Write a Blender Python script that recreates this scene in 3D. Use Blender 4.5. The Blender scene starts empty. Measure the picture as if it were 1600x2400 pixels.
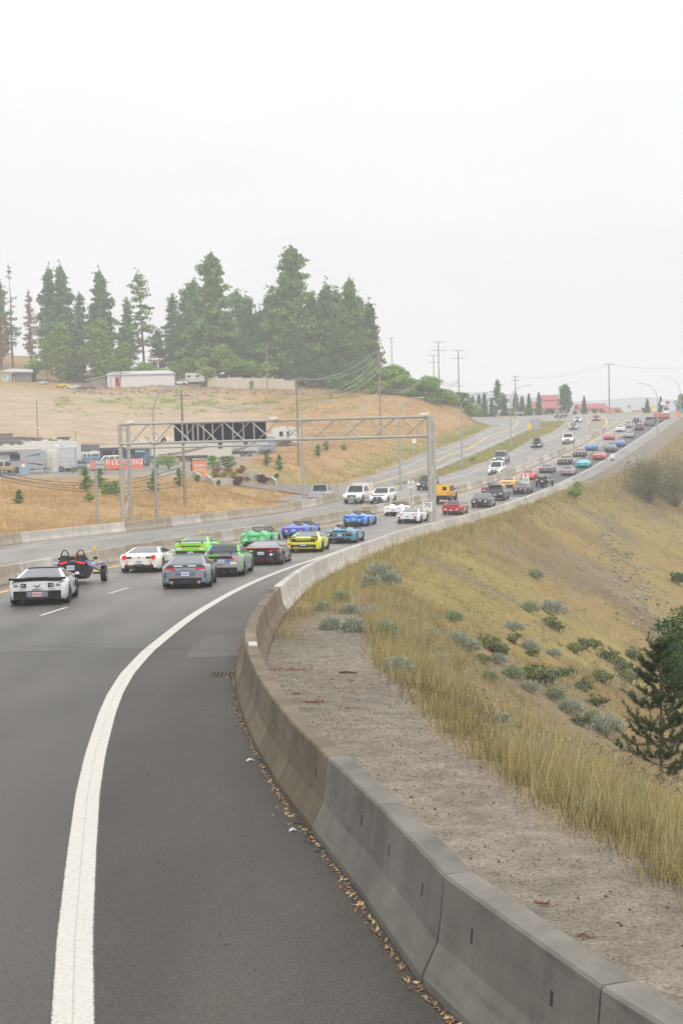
import bpy, math, random
import numpy as np
from mathutils import Vector, Matrix

SC = bpy.context.scene
C = SC.collection
R = math.radians
rng = np.random.default_rng(7)
random.seed(7)

# ------------------------------------------------------------------ camera
FPX = 50.0 / 36.0 * 2400.0            # focal length in pixels of the 1600x2400 photograph
CAM_Z = 10.0
PITCH, ROLL = math.atan(230.0 / FPX), R(1.4)
cp, sp, cr, sr = math.cos(PITCH), math.sin(PITCH), math.cos(ROLL), math.sin(ROLL)
FWD = np.array([0, cp, -sp])
_r0, _u0 = np.array([1.0, 0, 0]), np.array([0, sp, cp])
RGT, UPV = _r0 * cr - _u0 * sr, _u0 * cr + _r0 * sr
CAM = np.array([0, 0, CAM_Z])
cam_data = bpy.data.cameras.new('camera')
cam_data.sensor_fit = 'VERTICAL'
cam_data.sensor_height = 36.0
cam_data.lens = 50.0
cam_data.clip_start = 0.1
cam_data.clip_end = 9000.0
cam = bpy.data.objects.new('camera', cam_data)
C.objects.link(cam)
cam.matrix_world = Matrix(((RGT[0], UPV[0], -FWD[0], 0), (RGT[1], UPV[1], -FWD[1], 0), (RGT[2], UPV[2], -FWD[2], CAM_Z), (0, 0, 0, 1)))
SC.camera = cam

# ------------------------------------------------------------------ overcast sky
SUN_EL, SUN_AZ = R(50), R(150)
world = bpy.data.worlds.new('World')
SC.world = world
world.use_nodes = True
wn = world.node_tree
wn.nodes.clear()
w_out = wn.nodes.new('ShaderNodeOutputWorld')
w_bg = wn.nodes.new('ShaderNodeBackground')
w_bg.inputs['Strength'].default_value = 0.12
w_sky = wn.nodes.new('ShaderNodeTexSky')
w_sky.sky_type = 'NISHITA'
w_sky.sun_disc = False
w_sky.sun_elevation = SUN_EL
w_sky.sun_rotation = SUN_AZ
w_sky.dust_density = 4.0
# cloud deck: the overcast luminance law (brighter towards the zenith) with soft cloud structure
w_tc = wn.nodes.new('ShaderNodeTexCoord')
w_sep = wn.nodes.new('ShaderNodeSeparateXYZ')
wn.links.new(w_tc.outputs['Generated'], w_sep.inputs[0])
w_cl = wn.nodes.new('ShaderNodeMapRange')
w_cl.inputs['From Min'].default_value = 0.0
w_cl.inputs['From Max'].default_value = 1.0
w_cl.inputs['To Min'].default_value = 6.3
w_cl.inputs['To Max'].default_value = 11.3
wn.links.new(w_sep.outputs['Z'], w_cl.inputs['Value'])
w_map = wn.nodes.new('ShaderNodeMapping')
w_map.inputs['Scale'].default_value = (3.0, 3.0, 9.0)
wn.links.new(w_tc.outputs['Generated'], w_map.inputs['Vector'])
w_no = wn.nodes.new('ShaderNodeTexNoise')
w_no.inputs['Scale'].default_value = 1.6
w_no.inputs['Detail'].default_value = 5.0
w_no.inputs['Roughness'].default_value = 0.45
wn.links.new(w_map.outputs[0], w_no.inputs['Vector'])
w_nr = wn.nodes.new('ShaderNodeMapRange')
w_nr.inputs['To Min'].default_value = 0.92
w_nr.inputs['To Max'].default_value = 1.08
wn.links.new(w_no.outputs[0], w_nr.inputs['Value'])
w_mu = wn.nodes.new('ShaderNodeMath')
w_mu.operation = 'MULTIPLY'
wn.links.new(w_cl.outputs[0], w_mu.inputs[0])
wn.links.new(w_nr.outputs[0], w_mu.inputs[1])
w_col = wn.nodes.new('ShaderNodeVectorMath')
w_col.operation = 'SCALE'
w_col.inputs[0].default_value = (0.985, 0.992, 1.0)
wn.links.new(w_mu.outputs[0], w_col.inputs['Scale'])
w_mix = wn.nodes.new('ShaderNodeMixRGB')
w_mix.inputs['Fac'].default_value = 0.90
wn.links.new(w_sky.outputs[0], w_mix.inputs[1])
wn.links.new(w_col.outputs[0], w_mix.inputs[2])
wn.links.new(w_mix.outputs[0], w_bg.inputs['Color'])
wn.links.new(w_bg.outputs[0], w_out.inputs['Surface'])

sun_d = bpy.data.lights.new('sun', 'SUN')
sun_d.energy = 1.5
sun_d.angle = R(14)
sun_d.color = (1.0, 0.95, 0.88)
sun = bpy.data.objects.new('sun', sun_d)
C.objects.link(sun)
_sd = Vector((math.sin(SUN_AZ) * math.cos(SUN_EL), math.cos(SUN_AZ) * math.cos(SUN_EL), math.sin(SUN_EL)))
sun.rotation_euler = _sd.to_track_quat('Z', 'Y').to_euler()
sun.location = (0, 0, 120)

SC.view_settings.view_transform = 'Standard'
SC.view_settings.look = 'None'
SC.view_settings.gamma = 1.0
SC.view_settings.use_curve_mapping = False
SC.view_settings.exposure = 0.30
SC.cycles.max_bounces = 6
SC.cycles.volume_bounces = 1
SC.cycles.transparent_max_bounces = 8

# ------------------------------------------------------------------ materials
MATS = {}
def mat(name, col, rough=0.6, metal=0.0, noise=0.0, nscale=8.0, bump=0.0, bscale=60.0, coat=0.0, emit=None, estr=0.0, col2=None, island=0.0, alpha=None, spec=0.5, trans=0.0):
    if name in MATS:
        return MATS[name]
    m = bpy.data.materials.new(name)
    m.use_nodes = True
    nt = m.node_tree
    b = nt.nodes['Principled BSDF']
    b.inputs['Base Color'].default_value = (*col, 1)
    b.inputs['Roughness'].default_value = rough
    b.inputs['Metallic'].default_value = metal
    b.inputs['Coat Weight'].default_value = coat
    b.inputs['Coat Roughness'].default_value = 0.08
    b.inputs['Specular IOR Level'].default_value = spec
    if emit is not None:
        b.inputs['Emission Color'].default_value = (*emit, 1)
        b.inputs['Emission Strength'].default_value = estr
    if noise or col2 is not None:
        tc = nt.nodes.new('ShaderNodeTexCoord')
        no = nt.nodes.new('ShaderNodeTexNoise')
        no.inputs['Scale'].default_value = nscale
        no.inputs['Detail'].default_value = 6
        no.inputs['Roughness'].default_value = 0.62
        nt.links.new(tc.outputs['Object'], no.inputs['Vector'])
        rp = nt.nodes.new('ShaderNodeValToRGB')
        c2 = col2 if col2 is not None else tuple(c * (1 - noise) for c in col)
        c1 = col if col2 is not None else tuple(min(1, c * (1 + noise)) for c in col)
        rp.color_ramp.elements[0].position = 0.3
        rp.color_ramp.elements[1].position = 0.7
        rp.color_ramp.elements[0].color = (*c2, 1)
        rp.color_ramp.elements[1].color = (*c1, 1)
        nt.links.new(no.outputs[0], rp.inputs[0])
        nt.links.new(rp.outputs[0], b.inputs['Base Color'])
        src = rp
    else:
        src = None
    if island:
        g = nt.nodes.new('ShaderNodeNewGeometry')
        mr = nt.nodes.new('ShaderNodeMapRange')
        mr.inputs['To Min'].default_value = 1 - island
        mr.inputs['To Max'].default_value = 1 + island
        nt.links.new(g.outputs['Random Per Island'], mr.inputs['Value'])
        vm = nt.nodes.new('ShaderNodeVectorMath')
        vm.operation = 'SCALE'
        if src:
            nt.links.new(src.outputs[0], vm.inputs[0])
        else:
            vm.inputs[0].default_value = col
        nt.links.new(mr.outputs[0], vm.inputs['Scale'])
        nt.links.new(vm.outputs[0], b.inputs['Base Color'])
    if bump:
        tc = nt.nodes.new('ShaderNodeTexCoord')
        no = nt.nodes.new('ShaderNodeTexNoise')
        no.inputs['Scale'].default_value = bscale
        no.inputs['Detail'].default_value = 5
        nt.links.new(tc.outputs['Object'], no.inputs['Vector'])
        bp = nt.nodes.new('ShaderNodeBump')
        bp.inputs['Strength'].default_value = bump
        bp.inputs['Distance'].default_value = 0.02
        nt.links.new(no.outputs[0], bp.inputs['Height'])
        nt.links.new(bp.outputs[0], b.inputs['Normal'])
    if trans:
        # thin leaves let some light through
        out = nt.nodes['Material Output']
        tr = nt.nodes.new('ShaderNodeBsdfTranslucent')
        mx = nt.nodes.new('ShaderNodeMixShader')
        mx.inputs[0].default_value = trans
        lk = b.inputs['Base Color'].links
        if lk:
            nt.links.new(lk[0].from_socket, tr.inputs['Color'])
        else:
            tr.inputs['Color'].default_value = (*col, 1)
        nt.links.new(b.outputs[0], mx.inputs[1])
        nt.links.new(tr.outputs[0], mx.inputs[2])
        nt.links.new(mx.outputs[0], out.inputs['Surface'])
    MATS[name] = m
    return m

# ------------------------------------------------------------------ mesh helpers
class MB:
    """collects quads and boxes; build() links them as one mesh object"""
    def __init__(s):
        s.v = []
        s.f = []
    def add(s, vs, fs):
        n = len(s.v)
        s.v.extend([tuple(map(float, p)) for p in vs])
        s.f.extend([tuple(i + n for i in f) for f in fs])
        return s
    def box(s, cx, cy, cz, sx, sy, sz, rz=0.0, taper=1.0):
        hx, hy, hz = sx / 2, sy / 2, sz / 2
        c, q = math.cos(rz), math.sin(rz)
        vs = []
        for dz in (-1, 1):
            t = taper if dz > 0 else 1.0
            for dx, dy in ((-1, -1), (1, -1), (1, 1), (-1, 1)):
                x, y = dx * hx * t, dy * hy * t
                vs.append((cx + x * c - y * q, cy + x * q + y * c, cz + dz * hz))
        return s.add(vs, [(3, 2, 1, 0), (4, 5, 6, 7), (0, 1, 5, 4), (1, 2, 6, 5), (2, 3, 7, 6), (3, 0, 4, 7)])
    def bb(s, x0, x1, y0, y1, z0, z1):
        return s.box((x0 + x1) / 2, (y0 + y1) / 2, (z0 + z1) / 2, abs(x1 - x0), abs(y1 - y0), abs(z1 - z0))
    def tube(s, pts, r0, r1=None, n=8, cap=True):
        pts = [Vector(p) for p in pts]
        r1 = r0 if r1 is None else r1
        m = len(pts)
        vs, fs = [], []
        ref = Vector((0, 0, 1))
        d0 = (pts[-1] - pts[0])
        if d0.length and abs(d0.normalized().z) > 0.9:
            ref = Vector((1, 0, 0))
        for i, p in enumerate(pts):
            d = (pts[min(i + 1, m - 1)] - pts[max(i - 1, 0)]).normalized()
            a = d.cross(ref)
            if a.length < 1e-4:
                a = d.cross(Vector((0, 1, 0)))
            a.normalize()
            b = d.cross(a)
            r = r0 + (r1 - r0) * i / max(1, m - 1)
            for k in range(n):
                t = 2 * math.pi * k / n
                vs.append(p + a * (r * math.cos(t)) + b * (r * math.sin(t)))
        for i in range(m - 1):
            for k in range(n):
                fs.append((i * n + k, (i + 1) * n + k, (i + 1) * n + (k + 1) % n, i * n + (k + 1) % n))
        if cap:
            fs.append(tuple(range(n)))
            fs.append(tuple((m - 1) * n + k for k in reversed(range(n))))
        return s.add(vs, fs)
    def quad(s, a, b, c, d):
        return s.add([a, b, c, d], [(0, 1, 2, 3)])
    def mesh(s, name, m, smooth=None):
        me = bpy.data.meshes.new(name)
        me.from_pydata(s.v, [], s.f)
        me.materials.append(m)
        if smooth is not None:
            me.polygons.foreach_set('use_smooth', [True] * len(me.polygons))
            me.set_sharp_from_angle(angle=R(smooth))
        me.update()
        return me
    def build(s, name, m, parent=None, smooth=None, **k):
        o = bpy.data.objects.new(name, s.mesh(name, m, smooth))
        C.objects.link(o)
        if parent is not None:
            o.parent = parent
        tag(o, **k)
        return o

def tag(o, label=None, cat=None, group=None, kind=None):
    if label: o['label'] = label
    if cat: o['category'] = cat
    if group: o['group'] = group
    if kind: o['kind'] = kind
    return o

def empty(name, loc, rz=0.0, **k):
    o = bpy.data.objects.new(name, None)
    o.empty_display_size = 0.3
    C.objects.link(o)
    o.location = tuple(map(float, loc))
    o.rotation_euler = (0, 0, rz)
    return tag(o, **k)

def link(name, me, parent=None, loc=None, **k):
    o = bpy.data.objects.new(name, me)
    C.objects.link(o)
    if parent is not None:
        o.parent = parent
    if loc is not None:
        o.location = tuple(map(float, loc))
    return tag(o, **k)

def copy_tree(o, parent=None):
    c = o.copy()
    C.objects.link(c)
    if parent is not None:
        c.parent = parent
    for ch in list(o.children):
        copy_tree(ch, c)
    return c

def np_mesh(name, verts, faces, m, attr=None):
    """large mesh from arrays; faces (n,3) or (n,4)"""
    me = bpy.data.meshes.new(name)
    nv, (nf, k) = len(verts), faces.shape
    me.vertices.add(nv)
    me.vertices.foreach_set('co', np.asarray(verts, np.float32).ravel())
    me.loops.add(nf * k)
    me.loops.foreach_set('vertex_index', faces.astype(np.int32).ravel())
    me.polygons.add(nf)
    me.polygons.foreach_set('loop_start', np.arange(nf, dtype=np.int32) * k)
    me.polygons.foreach_set('loop_total', np.full(nf, k, np.int32))
    if attr is not None:
        a = me.color_attributes.new('tint', 'FLOAT_COLOR', 'POINT')
        a.data.foreach_set('color', np.concatenate([attr, np.ones((nv, 1))], 1).astype(np.float32).ravel())
    me.materials.append(m)
    me.update(calc_edges=True)
    me.validate()
    return me

def text_mesh(txt, size, m, name='lettering', ext=0.004, sx=1.0):
    cu = bpy.data.curves.new(name, 'FONT')
    cu.body = txt
    cu.size = size
    cu.align_x = 'CENTER'
    cu.align_y = 'CENTER'
    cu.extrude = ext
    cu.offset = size * 0.012
    cu.resolution_u = 2
    o = bpy.data.objects.new(name, cu)
    C.objects.link(o)
    dg = bpy.context.evaluated_depsgraph_get()
    me = bpy.data.meshes.new_from_object(o.evaluated_get(dg))
    me.name = name
    bpy.data.objects.remove(o)
    for v in me.vertices:
        v.co.x *= sx
    me.materials.clear()
    me.materials.append(m)
    return me

def text(txt, size, m, parent, loc, rot=(math.pi / 2, 0, 0), sx=1.0, name='lettering'):
    """lettering standing upright, read from -Y by default"""
    o = link(name, text_mesh(txt, size, m, name, sx=sx), parent, loc)
    o.rotation_euler = rot
    return o

# ------------------------------------------------------------------ survey: picture rays to places on the ground
def ray(px, py):
    d = FWD + (px - 800.0) / FPX * RGT - (py - 1200.0) / FPX * UPV
    return d
def at(px, py, depth):
    return CAM + depth * ray(px, py)
def pix(P):
    v = np.asarray(P, float) - CAM
    d = v @ FWD
    return 800 + FPX * (v @ RGT) / d, 1200 - FPX * (v @ UPV) / d

ZK = np.array([(-60, -2.4), (-20, -2.75), (0, -3.37), (9.1, -3.89), (20, -4.52), (32, -5.21), (45, -5.96), (57, -6.6), (65, -7.02), (75, -7.5), (85, -7.95), (97, -8.42), (110, -8.82), (125, -9.1), (142, -9.3), (160, -9.38), (175, -9.3), (190, -9.05), (208, -8.5), (222, -7.95), (236, -7.35), (260, -6.35), (280, -5.5), (300, -4.55), (320, -3.7), (340, -3.0), (360, -2.4), (385, -1.9), (420, -1.6), (500, -1.6), (700, -3), (1600, -10)], float)
def _pchip(xk, yk):
    h = np.diff(xk); dl = np.diff(yk) / h
    d = np.zeros_like(yk)
    for i in range(1, len(xk) - 1):
        if dl[i - 1] * dl[i] > 0:
            w1, w2 = 2 * h[i] + h[i - 1], h[i] + 2 * h[i - 1]
            d[i] = (w1 + w2) / (w1 / dl[i - 1] + w2 / dl[i])
    d[0], d[-1] = dl[0], dl[-1]
    def f(x):
        x = np.asarray(x, float)
        i = np.clip(np.searchsorted(xk, x) - 1, 0, len(xk) - 2)
        t = (x - xk[i]) / h[i]
        return ((1 + 2 * t) * (1 - t) ** 2 * yk[i] + t * (1 - t) ** 2 * h[i] * d[i] + t * t * (3 - 2 * t) * yk[i + 1] + t * t * (t - 1) * h[i] * d[i + 1])
    return f
_zr0 = _pchip(ZK[:, 0], ZK[:, 1])
_yy = np.arange(-60, 1600, 1.0)
_zz = _zr0(_yy)
_k = np.exp(-0.5 * (np.arange(-15, 16) / 5.0) ** 2); _k /= _k.sum()
_zz = np.convolve(np.pad(_zz, 15, mode='reflect', reflect_type='odd'), _k, 'valid')
def zr(y):
    return CAM_Z + np.interp(y, _yy, _zz)

_t = np.concatenate([np.arange(4, 60, 0.05), np.arange(60, 520, 0.2)])
def road_pt(px, py):
    d = ray(px, py)
    P = CAM + _t[:, None] * d
    below = P[:, 2] <= zr(P[:, 1])
    i = int(np.argmax(below))
    if not below[i]:
        i = len(_t) - 1
    if i > 0:
        a = P[i - 1, 2] - zr(P[i - 1, 1]); b = P[i, 2] - zr(P[i, 1])
        t = _t[i - 1] + (_t[i] - _t[i - 1]) * a / (a - b)
        return CAM + t * d
    return P[i]

YS = np.concatenate([np.arange(-40, 3, 2.0), np.geomspace(3, 470, 330)])   # stations shared by roads and ground
def line(pts, smooth=4.0, pre=None, post=None):
    """traced picture line -> X as a function of Y on the road surface"""
    P = np.array([road_pt(*p)[:2] for p in pts])
    P = P[np.argsort(P[:, 1])]
    x, y = P[:, 0], P[:, 1]
    if pre: x, y = np.concatenate([[p[0] for p in pre], x]), np.concatenate([[p[1] for p in pre], y])
    if post: x, y = np.concatenate([x, [p[0] for p in post]]), np.concatenate([y, [p[1] for p in post]])
    g = np.arange(-60, 480, 0.5)
    s0 = (x[1] - x[0]) / (y[1] - y[0]); s1 = (x[-1] - x[-2]) / (y[-1] - y[-2])
    v = np.interp(g, y, x)
    v = np.where(g < y[0], x[0] + s0 * (g - y[0]), v)
    v = np.where(g > y[-1], x[-1] + s1 * (g - y[-1]), v)
    n = int(smooth * 8)
    k = np.exp(-0.5 * (np.arange(-n, n + 1) / (2.0 * smooth)) ** 2); k /= k.sum()
    v2 = np.convolve(np.pad(v, n, mode='reflect', reflect_type='odd'), k, 'valid')
    v2 = np.where(g < 30, v, v2) if smooth > 3 else v2
    b = np.clip((g - 30) / 15, 0, 1)
    v2 = v * (1 - b) + v2 * b if smooth > 3 else v2
    return lambda q: np.interp(q, g, v2)

R1 = line([(171, 2400), (175, 2235), (177, 2188), (192, 2001), (206, 1861), (224, 1767), (251, 1674), (270, 1627), (298, 1580), (348, 1524), (392, 1487), (451, 1440), (528, 1393), (629, 1347), (663, 1335), (700, 1322), (800, 1291), (838, 1273.5), (922, 1254), (1176, 1183), (1226, 1166), (1249, 1157), (1294, 1138.5), (1349, 1114), (1378, 1100.6), (1407, 1083), (1453, 1056), (1491, 1031), (1520, 1012), (1554, 989)], 6)
YEL = line([(0, 1384), (17, 1381), (256, 1330), (278, 1326), (401, 1300), (512, 1279), (560, 1271), (653, 1254), (745, 1237), (803, 1224.5), (881, 1209), (969, 1189), (1073, 1161), (1126, 1146.5), (1203, 1119), (1251, 1099), (1285, 1085), (1318, 1070), (1343, 1058.5), (1373, 1043), (1396, 1029.5), (1415, 1018), (1440, 1005.6), (1466, 987)], 6, pre=[(-13.2, 40), (-12.9, 20), (-11.5, 0)])
LW = line([(0, 1287), (149, 1272), (300, 1255), (413, 1239), (560, 1222), (649, 1208), (740, 1194), (799, 1183), (922, 1156), (973, 1144), (1050, 1123.5), (1146, 1093), (1191.6, 1072), (1235.6, 1054.7), (1274, 1035.6), (1318, 1012.6), (1333, 1003)], 6, pre=[(-24, 60), (-23.5, 20)])
FARB = line([(0, 1277), (42, 1273), (103, 1267), (212, 1255), (293, 1246), (367, 1239), (413, 1232), (476, 1224), (516, 1219.6), (575, 1213.5), (645, 1204), (707, 1193), (740, 1187), (799, 1172)], 5, pre=[(-26.5, 60), (-26, 20)])
LDASH = line([(77, 1306.5), (140, 1297), (926, 1171), (982, 1158), (1118, 1120), (1190, 1094), (1243, 1071), (1276, 1056.5), (1299, 1045.5)], 6, pre=[(-19.5, 60), (-19, 20)])
DASH = line([(97.6, 1443), (162, 1423), (232, 1398), (285, 1382), (350, 1361), (380, 1353), (851, 1239), (887, 1230.6), (1243, 1133), (1279, 1117), (1302, 1106), (1375, 1071.6), (1384, 1066), (1451, 1024.7)], 5)
ISR = line([(901, 1144), (1050, 1111), (1193.5, 1060), (1241, 1032), (1295, 1012.6), (1316, 995)], 3)
ISL = line([(899, 1145), (980, 1118), (1050, 1091), (1146, 1051), (1195, 1028), (1241, 1005), (1264, 984)], 3)
RAL = line([(776, 1141), (866, 1115), (937, 1085), (1006, 1056.6), (1050, 1043), (1100, 1024), (1146, 1003), (1154, 992)], 3)
RYEL = [(876, 1134), (993, 1095), (1050, 1067), (1100, 1050), (1146, 1022), (1193.5, 1007), (1212.6, 991.6), (1203, 984), (1168.6, 976)]
RLW = [(868, 1120), (937, 1099), (993, 1074.5), (1050, 1054.7), (1100, 1032), (1146, 1012.6), (1172, 1001), (1176, 993.5), (1165, 986), (1140, 980)]
RRW = [(915, 1146), (1013.8, 1102.6), (1050, 1085), (1140, 1047), (1235.6, 1005)]

def slope(fn, y):
    return (fn(y + 1.5) - fn(y - 1.5)) / 3.0
def cosh_(fn, y):
    return 1.0 / np.sqrt(1 + slope(fn, y) ** 2)
def off(fn, y, w):
    """X at station y of the line shifted w metres to the right of fn"""
    return fn(y) + w / cosh_(fn, y)

Y_ISL0, Y_ISL1 = 180.0, 338.0
def XL(y):
    y = np.asarray(y, float)
    a = off(FARB, y, -0.75)
    b = RAL(y)
    k = np.clip((y - 146) / 12, 0, 1)
    x = a * (1 - k) + b * k
    p = np.clip((y - 326) / 22, 0, 1)
    return x * (1 - p) + (30 - 1.2 * (y - 330)) * p
BOFF = lambda y: np.interp(y, [3, 5, 7.4, 9.5, 11.8, 14, 17, 21], [3.4, 3.0, 2.56, 2.33, 2.33, 2.25, 2.15, 2.10])   # width of the right shoulder
def XR(y):
    y = np.asarray(y, float)
    return off(R1, y, BOFF(y) + 0.4)

# ------------------------------------------------------------------ ground height
ctrl = []
def cpx(*a):
    for px, py, d in a:
        ctrl.append(at(px, py, d))
def cw(*a):
    for x, y, z in a:
        ctrl.append(np.array([x, y, CAM_Z + z]))
cpx((0, 1180, 135), (200, 1170, 140), (450, 1175, 143), (650, 1163, 150), (0, 1120, 166), (200, 1113, 170), (380, 1107, 170), (450, 1112, 168), (560, 1118, 166), (620, 1136, 164),
    (700, 1090, 182), (780, 1085, 197), (850, 1060, 215), (800, 1030, 240), (900, 1050, 235), (1000, 1000, 282), (1080, 985, 312), (690, 1000, 270), (550, 1040, 250), (600, 1020, 258), (720, 1052, 222),
    (0, 1012, 252), (120, 1026, 252), (250, 1046, 250), (350, 1052, 252), (450, 1048, 252), (100, 955, 300), (300, 965, 300), (500, 965, 300), (450, 1000, 272), (600, 960, 295),
    (0, 897, 345), (100, 900, 345), (200, 907, 343), (340, 906, 340), (450, 908, 338), (570, 912, 336), (690, 914, 333), (760, 930, 322), (850, 921, 322), (900, 925, 314), (950, 926, 312), (1000, 931, 312), (1060, 950, 322), (1110, 964, 332), (1145, 976, 338),
    (950, 980, 285), (900, 1000, 270), (1040, 1000, 296), (20, 830, 425), (200, 850, 425), (400, 862, 430), (560, 885, 420), (730, 905, 420), (880, 915, 400), (1000, 940, 390))
cw((-48, 190, -6.4), (-60, 235, -6.2), (-26, 235, -6.2), (-20, 200, -6.3), (-8, 222, -6.0), (-70, 175, -6.5), (-36, 178, -6.5), (-15, 178, -6.4), (-48, 243, -6.2), (-66, 243, -6.0),
   (-130, 345, 10), (-130, 200, -5), (-95, 110, -8), (-60, 60, -7.5), (-40, 30, -6.0), (-80, 430, 20), (-35, 430, 14), (-120, 470, 24), (30, 430, -1), (60, 470, -2), (0, 470, 4))
ctrl = np.array(ctrl)
_XC = ctrl[:, :2] / 60.0
def _U(r2):
    return 0.5 * r2 * np.log(r2 + 1e-12)
_n = len(ctrl)
_K = _U(((_XC[:, None] - _XC[None]) ** 2).sum(-1)) + 0.004 * np.eye(_n)
_Pm = np.concatenate([np.ones((_n, 1)), _XC], 1)
_A = np.block([[_K, _Pm], [_Pm.T, np.zeros((3, 3))]])
_W = np.linalg.solve(_A, np.concatenate([ctrl[:, 2], np.zeros(3)]))
def tps(x, y):
    q = np.stack([x, y], -1) / 60.0
    out = np.empty(len(q))
    for i in range(0, len(q), 20000):
        s = q[i:i + 20000]
        out[i:i + 20000] = _U(((s[:, None] - _XC[None]) ** 2).sum(-1)) @ _W[:_n] + _W[_n] + s @ _W[_n + 1:]
    return out

def vnoise(x, y, s, seed=0):
    """smooth value noise in -1..1"""
    x, y = np.asarray(x) / s + seed * 17.3, np.asarray(y) / s + seed * 9.1
    xi, yi = np.floor(x).astype(int), np.floor(y).astype(int)
    fx, fy = x - xi, y - yi
    fx, fy = fx * fx * (3 - 2 * fx), fy * fy * (3 - 2 * fy)
    def h(a, b):
        v = np.sin(a * 127.1 + b * 311.7 + seed * 74.7) * 43758.5453
        return (v - np.floor(v)) * 2 - 1
    return (h(xi, yi) * (1 - fx) + h(xi + 1, yi) * fx) * (1 - fy) + (h(xi, yi + 1) * (1 - fx) + h(xi + 1, yi + 1) * fx) * fy

def sstep(a, b, x):
    t = np.clip((x - a) / (b - a), 0, 1)
    return t * t * (3 - 2 * t)

def dR(x, y):
    """distance to the right of the right edge line"""
    return (x - R1(y)) * cosh_(R1, y)
def ground(x, y):
    x, y = np.broadcast_arrays(np.asarray(x, float), np.asarray(y, float))
    shp = x.shape
    x, y = x.ravel(), y.ravel()
    base = zr(y)
    z = base - 0.05
    # right: gravel verge, then the fill slope down into the gully
    d = dR(x, y)
    verge = 4.9 - 1.6 * sstep(45, 70, y) + 3.2 * sstep(165, 215, y)
    e = np.maximum(d - verge, 0)
    drop = 0.56 * (np.sqrt(e * e + 0.8) - 0.894)
    rough = sstep(0.5, 5, e)
    right = base - 0.05 - 0.04 * sstep(2.6, 4.9, d) - drop
    right += rough * (0.30 * vnoise(x, y, 4.5, 1) + 0.55 * vnoise(x, y, 13, 2) + 0.10 * vnoise(x, y, 1.3, 3))
    right = np.maximum(right, CAM_Z - 26 + 0.6 * vnoise(x, y, 9, 4))
    z = np.where(d > BOFF(y) + 0.35, right, z)
    # left: banks, storage yard, terrace and the wooded rise
    m = x < XL(y) - 0.01
    if m.any():
        g = XL(y[m]) - x[m]
        tz = tps(x[m], y[m])
        w = sstep(0, 9, g)
        yard = sstep(160, 172, y[m]) * (1 - sstep(238, 250, y[m])) * (1 - sstep(-22, -10, x[m]))
        nz = 0.22 * vnoise(x[m], y[m], 5, 5) + 0.5 * vnoise(x[m], y[m], 16, 6) + 0.1 * vnoise(x[m], y[m], 1.7, 8)
        z[m] = (base[m] - 0.05) * (1 - w) + w * (tz + nz * (1 - yard) * sstep(2, 8, g))
    return z.reshape(shp)
_tg = np.concatenate([np.arange(5, 60, 0.1), np.arange(60, 460, 0.3)])
def ground_pt(px, py):
    d = ray(px, py)
    P = CAM + _tg[:, None] * d
    h = ground(P[:, 0], P[:, 1])
    below = P[:, 2] <= h
    i = int(np.argmax(below))
    if not below[i]:
        i = len(_tg) - 1
    return np.array([P[i, 0], P[i, 1], h[i]])
def col_pt(px, depth, py=1000):
    """ground point in picture column px at a given distance"""
    P = at(px, py, depth)
    z = float(ground(P[0], P[1]))
    for _ in range(3):
        P = at(px, pix((P[0], P[1], z))[1], depth)
        z = float(ground(P[0], P[1]))
    return np.array([P[0], P[1], z])
# ------------------------------------------------------------------ materials of the setting
def ground_material():
    m = bpy.data.materials.new('dry_ground')
    m.use_nodes = True
    nt = m.node_tree
    b = nt.nodes['Principled BSDF']
    b.inputs['Roughness'].default_value = 0.95
    b.inputs['Specular IOR Level'].default_value = 0.15
    at_ = nt.nodes.new('ShaderNodeVertexColor')
    at_.layer_name = 'tint'
    g = nt.nodes.new('ShaderNodeNewGeometry')
    prev = at_.outputs['Color']
    for s, lo, hi, det in ((0.22, 0.80, 1.20, 8), (2.6, 0.72, 1.28, 6), (28.0, 0.62, 1.38, 4)):
        n = nt.nodes.new('ShaderNodeTexNoise')
        n.inputs['Scale'].default_value = s
        n.inputs['Detail'].default_value = det
        n.inputs['Roughness'].default_value = 0.65
        nt.links.new(g.outputs['Position'], n.inputs['Vector'])
        r = nt.nodes.new('ShaderNodeMapRange')
        r.inputs['From Min'].default_value = 0.3
        r.inputs['From Max'].default_value = 0.7
        r.inputs['To Min'].default_value = lo
        r.inputs['To Max'].default_value = hi
        nt.links.new(n.outputs[0], r.inputs['Value'])
        v = nt.nodes.new('ShaderNodeVectorMath')
        v.operation = 'SCALE'
        nt.links.new(prev, v.inputs[0])
        nt.links.new(r.outputs[0], v.inputs['Scale'])
        prev = v.outputs[0]
    nt.links.new(prev, b.inputs['Base Color'])
    n = nt.nodes.new('ShaderNodeTexNoise')
    n.inputs['Scale'].default_value = 14
    n.inputs['Detail'].default_value = 8
    nt.links.new(g.outputs['Position'], n.inputs['Vector'])
    bp = nt.nodes.new('ShaderNodeBump')
    bp.inputs['Strength'].default_value = 0.6
    bp.inputs['Distance'].default_value = 0.06
    nt.links.new(n.outputs[0], bp.inputs['Height'])
    nt.links.new(bp.outputs[0], b.inputs['Normal'])
    return m

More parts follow.
